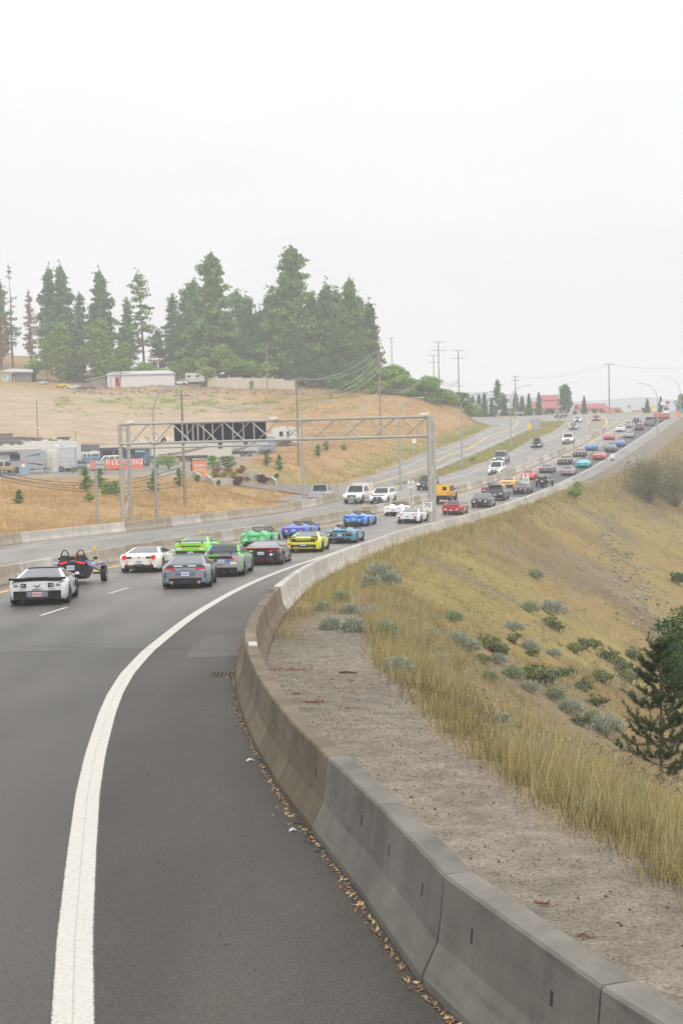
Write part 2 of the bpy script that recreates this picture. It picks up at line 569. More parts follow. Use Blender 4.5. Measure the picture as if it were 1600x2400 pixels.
def asphalt_material(name, c0, c1, rough=0.62, old=1.0, tracks=False, spec=0.5):  # old: how much the base colour is painted brighter with distance
    m = bpy.data.materials.new(name)
    m.use_nodes = True
    nt = m.node_tree
    b = nt.nodes['Principled BSDF']
    b.inputs['Roughness'].default_value = rough
    b.inputs['Specular IOR Level'].default_value = spec
    g = nt.nodes.new('ShaderNodeNewGeometry')
    mp = nt.nodes.new('ShaderNodeMapping')
    mp.inputs['Scale'].default_value = (1.0, 0.25, 1.0)     # wear drawn out along the lanes
    nt.links.new(g.outputs['Position'], mp.inputs['Vector'])
    n1 = nt.nodes.new('ShaderNodeTexNoise')
    n1.inputs['Scale'].default_value = 0.55
    n1.inputs['Detail'].default_value = 7
    nt.links.new(mp.outputs[0], n1.inputs['Vector'])
    rp = nt.nodes.new('ShaderNodeValToRGB')
    rp.color_ramp.elements[0].position = 0.32
    rp.color_ramp.elements[1].position = 0.70
    rp.color_ramp.elements[0].color = (*c0, 1)
    rp.color_ramp.elements[1].color = (*c1, 1)
    nt.links.new(n1.outputs[0], rp.inputs[0])
    n2 = nt.nodes.new('ShaderNodeTexNoise')
    n2.inputs['Scale'].default_value = 85
    n2.inputs['Detail'].default_value = 3
    nt.links.new(g.outputs['Position'], n2.inputs['Vector'])
    r2 = nt.nodes.new('ShaderNodeMapRange')
    r2.inputs['From Min'].default_value = 0.3
    r2.inputs['From Max'].default_value = 0.7
    r2.inputs['To Min'].default_value = 0.35
    r2.inputs['To Max'].default_value = 1.75
    nt.links.new(n2.outputs[0], r2.inputs['Value'])
    # wheel tracks and oil strips along the lanes, from the distance to the edge line
    la = nt.nodes.new('ShaderNodeAttribute')
    la.attribute_name = 'lat'
    lm = nt.nodes.new('ShaderNodeMapRange')
    lm.inputs['From Min'].default_value = -10.0
    lm.inputs['From Max'].default_value = 2.0
    nt.links.new(la.outputs['Fac'], lm.inputs['Value'])
    lr = nt.nodes.new('ShaderNodeValToRGB')
    st_ = [(0.0, .5), (-8.3, .48), (-7.3, .60), (-6.4, .43), (-5.5, .60), (-4.4, .48), (-3.0, .61), (-2.1, .43), (-1.2, .60), (-0.4, .5), (1.0, .46)]
    lr.color_ramp.elements[0].position = 0.0
    lr.color_ramp.elements[0].color = (.5, .5, .5, 1)
    lr.color_ramp.elements[1].position = 1.0
    lr.color_ramp.elements[1].color = (.47, .47, .47, 1)
    for x_, v_ in st_[1:]:
        e_ = lr.color_ramp.elements.new((x_ + 10) / 12.0)
        e_.color = (v_, v_, v_, 1)
    nt.links.new(lm.outputs[0], lr.inputs[0])
    l2 = nt.nodes.new('ShaderNodeMapRange')
    l2.inputs['To Min'].default_value = 0.30
    l2.inputs['To Max'].default_value = 1.70
    nt.links.new(lr.outputs[0], l2.inputs['Value'])
    # base colour brightened with distance, painting in the haze glow on the far road
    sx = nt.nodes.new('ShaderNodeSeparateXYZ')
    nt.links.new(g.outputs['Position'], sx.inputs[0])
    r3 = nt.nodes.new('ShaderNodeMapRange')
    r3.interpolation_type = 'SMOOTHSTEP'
    for k_, v_ in (('From Min', 26), ('From Max', 85), ('To Min', 1.0), ('To Max', old)):  # old: painted brightening at the far end, not age
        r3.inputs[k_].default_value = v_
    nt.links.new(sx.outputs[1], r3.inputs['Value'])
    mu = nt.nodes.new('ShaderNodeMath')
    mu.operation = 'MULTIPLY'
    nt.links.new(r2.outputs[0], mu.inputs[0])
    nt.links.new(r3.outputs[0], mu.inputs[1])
    mu0, mu = mu, nt.nodes.new('ShaderNodeMath')
    mu.operation = 'MULTIPLY'
    nt.links.new(mu0.outputs[0], mu.inputs[0])
    if tracks:
        nt.links.new(l2.outputs[0], mu.inputs[1])
    else:
        mu.inputs[1].default_value = 1.0
    v = nt.nodes.new('ShaderNodeVectorMath')
    v.operation = 'SCALE'
    nt.links.new(rp.outputs[0], v.inputs[0])
    nt.links.new(mu.outputs[0], v.inputs['Scale'])
    nt.links.new(v.outputs[0], b.inputs['Base Color'])
    bp = nt.nodes.new('ShaderNodeBump')
    bp.inputs['Strength'].default_value = 0.35
    bp.inputs['Distance'].default_value = 0.008
    nt.links.new(n2.outputs[0], bp.inputs['Height'])
    nt.links.new(bp.outputs[0], b.inputs['Normal'])
    return m

def paint_material(name, col, worn):
    m = bpy.data.materials.new(name)
    m.use_nodes = True
    nt = m.node_tree
    b = nt.nodes['Principled BSDF']
    b.inputs['Roughness'].default_value = 0.7
    g = nt.nodes.new('ShaderNodeNewGeometry')
    n = nt.nodes.new('ShaderNodeTexNoise')
    n.inputs['Scale'].default_value = 26
    n.inputs['Detail'].default_value = 9
    n.inputs['Roughness'].default_value = 0.72
    nt.links.new(g.outputs['Position'], n.inputs['Vector'])
    rp = nt.nodes.new('ShaderNodeValToRGB')
    rp.color_ramp.elements[0].position = 0.36
    rp.color_ramp.elements[1].position = 0.50
    rp.color_ramp.elements[0].color = (*worn, 1)
    rp.color_ramp.elements[1].color = (*col, 1)
    nt.links.new(n.outputs[0], rp.inputs[0])
    nt.links.new(rp.outputs[0], b.inputs['Base Color'])
    return m

M_GROUND = ground_material()
M_ASPH = asphalt_material('asphalt', (0.053, 0.0478, 0.0415), (0.088, 0.080, 0.070), 0.44, old=2.9, tracks=True, spec=0.34)  # old: base colour painted brighter with distance, for the haze glow
M_ASPHN = asphalt_material('near_asphalt', (0.047, 0.0415, 0.0345), (0.078, 0.070, 0.0595), 0.46, tracks=True, spec=0.28)
M_SHOULD = asphalt_material('shoulder_asphalt', (0.044, 0.039, 0.0325), (0.072, 0.065, 0.055), 0.6, spec=0.25)
M_NEWASPH = asphalt_material('fresh_asphalt', (0.050, 0.050, 0.051), (0.072, 0.071, 0.071), 0.6)
M_WHITE = paint_material('road_paint_white', (0.545, 0.52, 0.475), (0.40, 0.375, 0.335))
def edge_paint():
    m = paint_material('edge_line_paint', (0.545, 0.52, 0.475), (0.42, 0.395, 0.355))
    nt = m.node_tree
    b = nt.nodes['Principled BSDF']
    src = b.inputs['Base Color'].links[0].from_socket
    la = nt.nodes.new('ShaderNodeAttribute'); la.attribute_name = 'lat'
    ab = nt.nodes.new('ShaderNodeMath'); ab.operation = 'ABSOLUTE'
    nt.links.new(la.outputs['Fac'], ab.inputs[0])
    g = nt.nodes.new('ShaderNodeNewGeometry')
    n = nt.nodes.new('ShaderNodeTexNoise'); n.inputs['Scale'].default_value = 34; n.inputs['Detail'].default_value = 6; n.inputs['Roughness'].default_value = 0.7
    nt.links.new(g.outputs['Position'], n.inputs['Vector'])
    ns = nt.nodes.new('ShaderNodeMath'); ns.operation = 'MULTIPLY_ADD'; ns.inputs[1].default_value = 0.055; ns.inputs[2].default_value = -0.0275
    nt.links.new(n.outputs[0], ns.inputs[0])
    ad = nt.nodes.new('ShaderNodeMath'); ad.operation = 'ADD'
    nt.links.new(ab.outputs[0], ad.inputs[0]); nt.links.new(ns.outputs[0], ad.inputs[1])
    mr = nt.nodes.new('ShaderNodeMapRange')
    for k_, v_ in (('From Min', 0.128), ('From Max', 0.141), ('To Min', 0.0), ('To Max', 1.0)):
        mr.inputs[k_].default_value = v_
    nt.links.new(ad.outputs[0], mr.inputs['Value'])
    mx = nt.nodes.new('ShaderNodeMixRGB')
    mx.inputs[2].default_value = (0.075, 0.067, 0.057, 1)
    nt.links.new(mr.outputs[0], mx.inputs[0]); nt.links.new(src, mx.inputs[1])
    # the seam left by the line-marking machine's two passes
    cm = nt.nodes.new('ShaderNodeMapRange')
    for k_, v_ in (('From Min', 0.004), ('From Max', 0.010), ('To Min', 0.80), ('To Max', 1.0)):
        cm.inputs[k_].default_value = v_
    nt.links.new(ab.outputs[0], cm.inputs['Value'])
    sc_ = nt.nodes.new('ShaderNodeVectorMath'); sc_.operation = 'SCALE'
    nt.links.new(mx.outputs[0], sc_.inputs[0]); nt.links.new(cm.outputs[0], sc_.inputs['Scale'])
    nt.links.new(sc_.outputs[0], b.inputs['Base Color'])
    return m
M_EDGE = edge_paint()
M_YELLOW = paint_material('road_paint_yellow', (0.75, 0.46, 0.10), (0.50, 0.33, 0.12))

# ------------------------------------------------------------------ ground sheet
us = np.sinh(np.linspace(-1, 1, 361) * 2.6) / math.sinh(2.6) * 1.35
ys = np.concatenate([YS, np.array([500, 545, 610, 720, 900, 1200])])
GX = us[None, :] * (np.maximum(ys, 0)[:, None] + 18.0)
GY = np.repeat(ys[:, None], len(us), 1)
GZ = ground(GX, GY)
far = sstep(450, 620, GY)
GZ = GZ * (1 - far) + far * (CAM_Z - 9 - 0.010 * (GY - 470))
gx, gy = GX.ravel(), GY.ravel()
d_r = dR(gx, gy)
n1 = vnoise(gx, gy, 6, 11); n2 = vnoise(gx, gy, 18, 12); n3 = vnoise(gx, gy, 2.2, 13)
def mixc(a, b, t):
    return a * (1 - t[:, None]) + np.array(b)[None] * t[:, None]
col = np.repeat(np.array([[0.36, 0.24, 0.115]]), len(gx), 0)          # dry cheatgrass bank
col = mixc(col, (0.30, 0.17, 0.08), sstep(0.1, 0.7, n1) * 0.7)
col = mixc(col, (0.30, 0.25, 0.10), sstep(0.2, 0.8, n2) * 0.6)
_bare = sstep(244, 254, gy) * (1 - sstep(322, 342, gy)) * (1 - sstep(-22, -4, gx + 0.12 * (gy - 260)))
col = mixc(col, (0.385, 0.300, 0.215), _bare * (0.88 + 0.12 * n3))
_band = np.exp(-((gy - (316 + 5 * n2)) / 4.0) ** 2) * sstep(-80, -45, gx) * sstep(0, -30, gx)
col = mixc(col, (0.24, 0.25, 0.075), np.clip(_band * (0.55 + 0.45 * n3), 0, 1))
_spot = sstep(0.35, 0.6, vnoise(gx, gy, 3.1, 21)) * sstep(280, 300, gy) * (1 - sstep(322, 334, gy)) * sstep(-70, -45, gx)
col = mixc(col, (0.25, 0.27, 0.08), np.clip(_spot * _bare * 0.8, 0, 1))
_yard = sstep(163, 170, gy) * (1 - sstep(240, 249, gy)) * (1 - sstep(-18, -8, gx))
col = mixc(col, (0.27, 0.245, 0.21), _yard)
_terr = sstep(336, 342, gy) * (1 - sstep(365, 380, gy)) * (gx < XL(gy))
col = mixc(col, (0.33, 0.20, 0.09), _terr * 0.6)
_wood = sstep(362, 385, gy) * (gx < 25)
col = mixc(col, (0.22, 0.15, 0.06), _wood * 0.7)
# right side: gravel verge then the straw-coloured slope with bare stony soil
_vg = 4.9 - 1.6 * sstep(45, 70, gy) + 3.2 * sstep(165, 215, gy)
slope_c = np.repeat(np.array([[0.245, 0.178, 0.072]]), len(gx), 0)
slope_c = mixc(slope_c, (0.165, 0.112, 0.058), sstep(-0.1, 0.7, n1))
slope_c = mixc(slope_c, (0.255, 0.205, 0.075), sstep(0.0, 0.8, n2) * 0.7)
slope_c = mixc(slope_c, (0.165, 0.135, 0.105), sstep(0.25, 0.75, vnoise(gx, gy, 7.5, 14)) * 0.6)
_onr = d_r > BOFF(gy) + 0.2
_e = d_r - _vg
col = np.where(_onr[:, None], slope_c, col)
grav = np.array([0.205, 0.178, 0.142])
_gk = sstep(0.9, -0.25, _e + 0.35 * n3) * _onr
_overg = sstep(38, 48, gy + 4 * n3 + 7 * n1) * (1 - sstep(160, 175, gy))
_gk = _gk * (1 - 0.9 * _overg)
col = mixc(col, grav, _gk)
# grass island between highway and ramp, and the tip of it
_isl = (gx > ISL(gy) - 0.3) & (gx < ISR(gy) + 0.3) & (gy > Y_ISL0 - 2) & (gy < Y_ISL1 + 6)
col = np.where(_isl[:, None], mixc(np.repeat(np.array([[0.33, 0.265, 0.12]]), len(gx), 0), (0.24, 0.25, 0.08), sstep(-0.2, 0.5, n1)), col)
_plat = (gx > XL(gy)) & (gy > 345)
col = np.where(_plat[:, None], np.array([[0.30, 0.25, 0.14]]), col)
idx = np.arange(GX.size).reshape(GX.shape)
quads = np.stack([idx[:-1, :-1], idx[:-1, 1:], idx[1:, 1:], idx[1:, :-1]], -1).reshape(-1, 4)
me = np_mesh('ground', np.stack([gx, gy, GZ.ravel()], -1), quads, M_GROUND, col)
me.polygons.foreach_set('use_smooth', [True] * len(me.polygons))
link('ground', me, kind='structure')

# ------------------------------------------------------------------ road sheets
def strip(name, fl, fr, y0, y1, m, lift=0.0, n=1, kind='structure', parent=None, step=None):
    y = YS[(YS >= y0) & (YS <= y1)]
    y = np.unique(np.concatenate([[y0], y, [y1]]))
    a, b = np.broadcast_to(fl(y), y.shape), np.broadcast_to(fr(y), y.shape)
    t = np.linspace(0, 1, n + 1)
    X = a[:, None] * (1 - t) + b[:, None] * t
    Y = np.repeat(y[:, None], n + 1, 1)
    V = np.stack([X, Y, zr(Y) + lift], -1).reshape(-1, 3)
    i = np.arange(V.shape[0]).reshape(X.shape)
    q = np.stack([i[:-1, :-1], i[:-1, 1:], i[1:, 1:], i[1:, :-1]], -1).reshape(-1, 4)
    me_ = np_mesh(name, V, q, m)
    la = me_.attributes.new('lat', 'FLOAT', 'POINT')
    la.data.foreach_set('value', ((V[:, 0] - R1(V[:, 1])) * cosh_(R1, V[:, 1])).astype(np.float32))
    return tag(link(name, me_, parent), kind=kind)
Y_JOINT = float(road_pt(300, 1520)[1])
strip('road', XL, XR, -40, Y_JOINT, M_ASPHN, 0.0, 6)
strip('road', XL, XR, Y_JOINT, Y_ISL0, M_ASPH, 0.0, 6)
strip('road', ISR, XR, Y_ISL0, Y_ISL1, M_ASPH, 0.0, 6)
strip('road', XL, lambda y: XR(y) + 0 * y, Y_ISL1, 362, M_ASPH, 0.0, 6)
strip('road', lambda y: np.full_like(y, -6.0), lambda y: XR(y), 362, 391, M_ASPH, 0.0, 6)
M_GRAVELS = asphalt_material('median_gravel', (0.20, 0.175, 0.14), (0.28, 0.25, 0.205), 0.9)
strip('median_strip', lambda y: off(YEL, y, -2.0) - (y - 272) * 0.125, lambda y: off(YEL, y, -1.2), 272, 345, M_GRAVELS, 0.006)
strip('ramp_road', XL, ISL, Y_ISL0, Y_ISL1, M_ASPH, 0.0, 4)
M_SHOULF = asphalt_material('lightened_shoulder', (0.046, 0.0415, 0.0355), (0.075, 0.068, 0.059), 0.6, old=2.9, spec=0.3)  # same painted brightening with distance as the lanes
strip('road_shoulder', lambda y: off(R1, y, 0.16), lambda y: off(R1, y, BOFF(y) + 0.4), -40, Y_JOINT, M_SHOULD, 0.004)
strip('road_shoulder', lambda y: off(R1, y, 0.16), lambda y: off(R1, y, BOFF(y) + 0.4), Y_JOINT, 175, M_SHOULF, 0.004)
strip('road_shoulder', lambda y: off(R1, y, -0.25 - 3.9 * 1.0) + 0.0 * y, lambda y: off(R1, y, -0.16), 152, 338, M_NEWASPH, 0.004)

def marking(name, pts_fn, y0, y1, w, m, lift=0.008):
    return strip(name, lambda y: off(pts_fn, y, -w / 2), lambda y: off(pts_fn, y, w / 2), y0, y1, m, lift)
strip('edge_line', lambda y: off(R1, y, -0.145), lambda y: off(R1, y, 0.145), -20, 340, M_EDGE, 0.008, n=4)
marking('median_line', YEL, 20, 338, 0.24, M_YELLOW)
marking('edge_line', LW, 58, 316, 0.20, M_WHITE)
# dashes: 3 m painted, 9 m apart
MID = lambda y: (R1(y) * 0.5 + YEL(y) * 0.5)
def dashes(fn, y0, y1, first, w=0.14, lng=3.0, gap=9.0):
    y = first
    while y < y1:
        c = float(cosh_(fn, np.array(y)))
        if y > y0:
            marking('lane_dash', fn, y, y + lng * c, w, M_WHITE)
        y += gap * c
_fd = road_pt(97.6, 1443)[1]
dashes(DASH, 24, 326, _fd - 9)
dashes(LDASH, 62, 310, road_pt(77, 1306)[1])
def ribbon(name, pix_pts, w, m, lift=0.008):
    P = np.array([road_pt(*p) for p in pix_pts])
    # dense Catmull-Rom through the traced points
    Q = []
    for i in range(len(P) - 1):
        p0, p1, p2, p3 = P[max(i - 1, 0)], P[i], P[i + 1], P[min(i + 2, len(P) - 1)]
        for t in np.linspace(0, 1, 12, endpoint=(i == len(P) - 2)):
            Q.append(0.5 * (2 * p1 + (p2 - p0) * t + (2 * p0 - 5 * p1 + 4 * p2 - p3) * t * t + (3 * p1 - p0 - 3 * p2 + p3) * t ** 3))
    Q = np.array(Q)
    T = np.gradient(Q[:, :2], axis=0)
    T /= np.linalg.norm(T, axis=1)[:, None]
    Nn = np.stack([T[:, 1], -T[:, 0]], -1)
    A, B = Q[:, :2] - Nn * w / 2, Q[:, :2] + Nn * w / 2
    V = np.empty((2 * len(Q), 3))
    V[0::2, :2], V[1::2, :2] = A, B
    V[:, 2] = zr(V[:, 1]) + lift
    i = np.arange(len(Q) - 1) * 2
    return tag(link(name, np_mesh(name, V, np.stack([i, i + 1, i + 3, i + 2], -1), m)), kind='structure')
ribbon('ramp_line', RYEL, 0.30, M_YELLOW)
ribbon('ramp_line', RLW, 0.22, M_WHITE)
ribbon('ramp_line', RRW, 0.22, M_WHITE)
ribbon('ramp_line', [(1050, 1109), (1085, 1096), (1120, 1085)], 0.01, M_WHITE)
# far plateau: curved lines at the junction
ribbon('junction_line', [(1412, 1003), (1421, 990), (1418, 981), (1409, 975)], 0.30, M_YELLOW)
ribbon('junction_line', [(1333, 1001), (1334, 995), (1328, 990), (1318, 986)], 0.25, M_WHITE)
ribbon('junction_line', [(1375, 996), (1379, 990), (1374, 983)], 0.2, M_WHITE)
ribbon('junction_line', [(1192, 971), (1210, 976), (1236, 983)], 0.25, M_WHITE)
# saw-cut repair and joint across the near lanes
M_SEAL = mat('joint_sealant', (0.045, 0.041, 0.037), 0.6)
M_PATCH = asphalt_material('patch_asphalt', (0.055, 0.049, 0.041), (0.086, 0.077, 0.066), 0.6)
def cross_line(name, pts, w, m, lift=0.009):
    P = [road_pt(*p) for p in pts]
    mb = MB()
    for a, b in zip(P[:-1], P[1:]):
        t = (b - a)[:2]; t /= np.linalg.norm(t); n = np.array([t[1], -t[0]]) * w / 2
        q = [a[:2] - n, a[:2] + n, b[:2] + n, b[:2] - n]
        mb.add([(p[0], p[1], zr(p[1]) + lift) for p in q], [(0, 1, 2, 3)])
    return mb.build(name, m, kind='structure')
cross_line('pavement_joint', [(60, 1514), (200, 1518), (352, 1522), (460, 1524), (548, 1526)], 0.035, M_SEAL)
cross_line('pavement_joint', [(462, 1526), (472, 1484), (560, 1488)], 0.03, M_SEAL)
strip('road_patch', lambda y: off(R1, y, 0.95), lambda y: off(R1, y, 2.1), float(road_pt(500, 1540)[1]), float(road_pt(500, 1486)[1]), M_PATCH, 0.0065)

# driveway up to the storage yard
def drive_sheet():
    edge_far = [(560, 1131), (600, 1132.5), (650, 1136), (700, 1139), (745, 1142), (790, 1141)]
    edge_near = [(560, 1140), (600, 1146), (650, 1153), (700, 1159), (745, 1170), (800, 1172)]
    V, F = [], []
    n = 7
    for (a, b) in zip(edge_far, edge_near):
        pa, pb = ground_pt(*a), ground_pt(*b)
        for k in range(n):
            q = pa + (pb - pa) * k / (n - 1)
            V.append((q[0], q[1], float(ground(q[0], q[1])) + 0.10))
    for i in range(len(edge_far) - 1):
        for k in range(n - 1):
            F.append((i * n + k, i * n + k + 1, (i + 1) * n + k + 1, (i + 1) * n + k))
    mb = MB(); mb.add(V, F)
    mb.build('driveway', asphalt_material('pale_asphalt', (0.16, 0.15, 0.14), (0.22, 0.205, 0.19), 0.8), kind='structure')
drive_sheet()

# ------------------------------------------------------------------ concrete barriers
def concrete(name, c0, c1):
    m = bpy.data.materials.new(name)
    m.use_nodes = True
    nt = m.node_tree
    b = nt.nodes['Principled BSDF']
    b.inputs['Roughness'].default_value = 0.86
    b.inputs['Specular IOR Level'].default_value = 0.3
    tc = nt.nodes.new('ShaderNodeTexCoord')
    oi = nt.nodes.new('ShaderNodeObjectInfo')
    va = nt.nodes.new('ShaderNodeVectorMath')
    va.operation = 'ADD'
    nt.links.new(tc.outputs['Object'], va.inputs[0])
    sc = nt.nodes.new('ShaderNodeVectorMath'); sc.operation = 'SCALE'
    sc.inputs['Scale'].default_value = 37.0
    cb = nt.nodes.new('ShaderNodeCombineXYZ')
    nt.links.new(oi.outputs['Random'], cb.inputs[0])
    nt.links.new(cb.outputs[0], sc.inputs[0])
    nt.links.new(sc.outputs[0], va.inputs[1])
    n1 = nt.nodes.new('ShaderNodeTexNoise')
    n1.inputs['Scale'].default_value = 1.6
    n1.inputs['Detail'].default_value = 9
    n1.inputs['Roughness'].default_value = 0.62
    mp = nt.nodes.new('ShaderNodeMapping')
    mp.inputs['Scale'].default_value = (1.0, 1.0, 0.45)       # rain streaks run down the face
    nt.links.new(va.outputs[0], mp.inputs['Vector'])
    nt.links.new(mp.outputs[0], n1.inputs['Vector'])
    rp = nt.nodes.new('ShaderNodeValToRGB')
    rp.color_ramp.elements[0].position = 0.28
    rp.color_ramp.elements[1].position = 0.72
    rp.color_ramp.elements[0].color = (*[q * 0.80 for q in c0], 1)
    rp.color_ramp.elements[1].color = (*c1, 1)
    nt.links.new(n1.outputs[0], rp.inputs[0])
    n2 = nt.nodes.new('ShaderNodeTexNoise')
    n2.inputs['Scale'].default_value = 90
    n2.inputs['Detail'].default_value = 4
    nt.links.new(tc.outputs['Object'], n2.inputs['Vector'])
    r2 = nt.nodes.new('ShaderNodeMapRange')
    r2.inputs['From Min'].default_value = 0.3
    r2.inputs['From Max'].default_value = 0.7
    r2.inputs['To Min'].default_value = 0.88
    r2.inputs['To Max'].default_value = 1.12
    nt.links.new(n2.outputs[0], r2.inputs['Value'])
    r3 = nt.nodes.new('ShaderNodeMapRange')
    r3.inputs['To Min'].default_value = 0.86
    r3.inputs['To Max'].default_value = 1.12
    nt.links.new(oi.outputs['Random'], r3.inputs['Value'])
    mu = nt.nodes.new('ShaderNodeMath'); mu.operation = 'MULTIPLY'
    nt.links.new(r2.outputs[0], mu.inputs[0]); nt.links.new(r3.outputs[0], mu.inputs[1])
    # tyre scuffs and damp stains drawn out along the wall
    mp2 = nt.nodes.new('ShaderNodeMapping')
    mp2.inputs['Scale'].default_value = (0.7, 2.0, 6.0)
    nt.links.new(va.outputs[0], mp2.inputs['Vector'])
    n4 = nt.nodes.new('ShaderNodeTexNoise')
    n4.inputs['Scale'].default_value = 1.9
    n4.inputs['Detail'].default_value = 7
    nt.links.new(mp2.outputs[0], n4.inputs['Vector'])
    r4 = nt.nodes.new('ShaderNodeMapRange')
    for k_, q_ in (('From Min', 0.55), ('From Max', 0.70), ('To Min', 1.0), ('To Max', 0.80)):
        r4.inputs[k_].default_value = q_
    nt.links.new(n4.outputs[0], r4.inputs['Value'])
    m4 = nt.nodes.new('ShaderNodeMath')
    m4.operation = 'MULTIPLY'
    nt.links.new(mu.outputs[0], m4.inputs[0])
    nt.links.new(r4.outputs[0], m4.inputs[1])
    v = nt.nodes.new('ShaderNodeVectorMath'); v.operation = 'SCALE'
    nt.links.new(rp.outputs[0], v.inputs[0]); nt.links.new(m4.outputs[0], v.inputs['Scale'])
    nt.links.new(v.outputs[0], b.inputs['Base Color'])
    bp = nt.nodes.new('ShaderNodeBump')
    bp.inputs['Strength'].default_value = 0.25
    bp.inputs['Distance'].default_value = 0.006
    nt.links.new(n2.outputs[0], bp.inputs['Height'])
    nt.links.new(bp.outputs[0], b.inputs['Normal'])
    return m
M_CONC = {'tan': concrete('weathered_concrete', (0.150, 0.118, 0.080), (0.225, 0.182, 0.126)),
          'grey': concrete('grey_concrete', (0.165, 0.151, 0.130), (0.235, 0.218, 0.190)),
          'pale': concrete('pale_concrete', (0.46, 0.43, 0.385), (0.56, 0.53, 0.485))}
BL = 2.28      # segment length
def barrier_mesh(m, name='barrier'):
    """one precast segment along +X: sloped toe, steep face, flat top, two slots each side and chamfered ends"""
    prof = [(0.295, 0.0), (0.295, 0.075), (0.175, 0.30), (0.147, 0.45), (0.136, 0.545), (0.112, 0.735), (0.095, 0.755)]
    xs = [-BL / 2 + 0.006, -BL / 2 + 0.022, -0.61, -0.57, 0.57, 0.61, BL / 2 - 0.022, BL / 2 - 0.006]
    mb = MB()
    for sgn in (1, -1):
        for i in range(len(xs) - 1):
            for j in range(len(prof) - 1):
                (y0, z0), (y1, z1) = prof[j], prof[j + 1]
                e0 = 0.985 if i == 0 else 1.0
                e1 = 0.985 if i == len(xs) - 2 else 1.0
                p = [(xs[i], sgn * y0 * e0, z0), (xs[i + 1], sgn * y0 * e1, z0), (xs[i + 1], sgn * y1 * e1, z1), (xs[i], sgn * y1 * e0, z1)]
                if i in (2, 4) and j == 3:
                    q = [(a, b - sgn * 0.07, c) for a, b, c in p]
                    mb.add(p + q, [(0, 1, 5, 4), (1, 2, 6, 5), (2, 3, 7, 6), (3, 0, 4, 7), (4, 5, 6, 7)] if sgn < 0 else [(4, 5, 1, 0), (5, 6, 2, 1), (6, 7, 3, 2), (7, 4, 0, 3), (7, 6, 5, 4)])
                else:
                    mb.quad(*(p if sgn < 0 else p[::-1]))
    for i in range(len(xs) - 1):
        e0 = 0.985 if i == 0 else 1.0
        e1 = 0.985 if i == len(xs) - 2 else 1.0
        y = prof[-1][0]; z = prof[-1][1]
        mb.quad((xs[i], -y * e0, z), (xs[i + 1], -y * e1, z), (xs[i + 1], y * e1, z), (xs[i], y * e0, z))
    for s in (-1, 1):
        ring = [(xs[0] if s < 0 else xs[-1], y * 0.985, z) for y, z in prof] + [(xs[0] if s < 0 else xs[-1], -y * 0.985, z) for y, z in prof[::-1]]
        mb.add(ring, [tuple(range(len(ring)))[::s]])
    return mb.mesh(name, m, smooth=24)
ME_BAR = {k: barrier_mesh(v) for k, v in M_CONC.items()}
ORD = ['first', 'second', 'third', 'fourth', 'fifth', 'sixth', 'seventh', 'eighth', 'ninth', 'tenth', 'eleventh', 'twelfth', 'thirteenth', 'fourteenth', 'fifteenth', 'sixteenth', 'seventeenth', 'eighteenth', 'nineteenth', 'twentieth']
def barrier_row(fn, w_, y0, y1, group, label_of, kind_of):
    seen = {}
    y = y0
    wf = w_ if callable(w_) else (lambda q: w_)
    n = 0
    while y < y1:
        c = float(cosh_(fn, np.array(y)))
        ya, yb = y, y + BL * c
        A = np.array([float(off(fn, np.array(ya), wf(ya))), ya, float(zr(ya))])
        B = np.array([float(off(fn, np.array(yb), wf(yb))), yb, float(zr(yb))])
        k = kind_of(n, (A + B) / 2)
        o = link('concrete_barrier', ME_BAR[k])
        d = Vector(B - A)
        o.location = tuple((A + B) / 2)
        o.rotation_euler = (0, -math.asin(d.z / d.length), math.atan2(d.y, d.x))
        o.scale.x = d.length / BL * 1.0
        seen[k] = seen.get(k, 0) + 1
        lab = label_of(k)
        if 'right shoulder' in group and k == 'grey':
            lab = f'grey concrete barrier segment, {ORD[seen[k] - 1]} from the bottom of the picture'
        elif 'right shoulder' in group and k == 'tan':
            lab = f'tan weathered barrier segment, {ORD[seen[k] - 1]} one beyond the grey segments'
        elif 'right shoulder' in group and seen[k] <= 20:
            lab = f'pale barrier segment beside gravel verge, {ORD[seen[k] - 1]} one beyond the tan ones'
        elif 'orange grass' in group and seen[k] <= 20:
            lab = f'{_words[k]} barrier segment below orange grass bank, {ORD[seen[k] - 1]} {_words[k].split()[0]} one from left'
        tag(o, lab, 'barrier', group)
        y = yb
        n += 1
def k_right(n, P):
    px, py = pix(P)
    if P[1] < 13.9: return 'grey'
    if P[1] < 41: return 'tan'
    return 'pale'
_words = {'tan': 'tan weathered', 'grey': 'grey', 'pale': 'pale'}
barrier_row(R1, lambda y: BOFF(y) + 0.30, 13.75 - 4 * BL * 0.955 - 0.01, 168, 'concrete barrier row along the right shoulder', lambda k: f'{_words[k]} concrete barrier segment between right shoulder and gravel verge', k_right)
def k_med(n, P):
    px, py = pix(P)
    r = random.random()
    if 30 < px < 150 or 520 < px < 545 or 580 < px < 615: return 'pale'
    if px > 850: return 'pale' if r < 0.5 else 'tan'
    return 'tan' if r < 0.9 else 'grey'
def k_far(n, P):
    px, py = pix(P)
    if 36 < px < 290 or 410 < px < 474 or 490 < px < 514 or 552 < px < 572 or 706 < px < 738: return 'pale'
    return 'tan'
M_CONC['tan2'] = concrete('sandy_concrete', (0.345, 0.295, 0.225), (0.43, 0.375, 0.30))
ME_BAR['tan2'] = barrier_mesh(M_CONC['tan2'])
_words['tan2'] = 'sandy tan'
_k2 = lambda f: (lambda n, P: 'tan2' if f(n, P) in ('tan', 'grey') else 'pale')
barrier_row(YEL, -1.45, 33, 336, 'concrete median barriers between the carriageways', lambda k: f'{_words[k]} concrete median barrier segment beside yellow line', _k2(k_med))
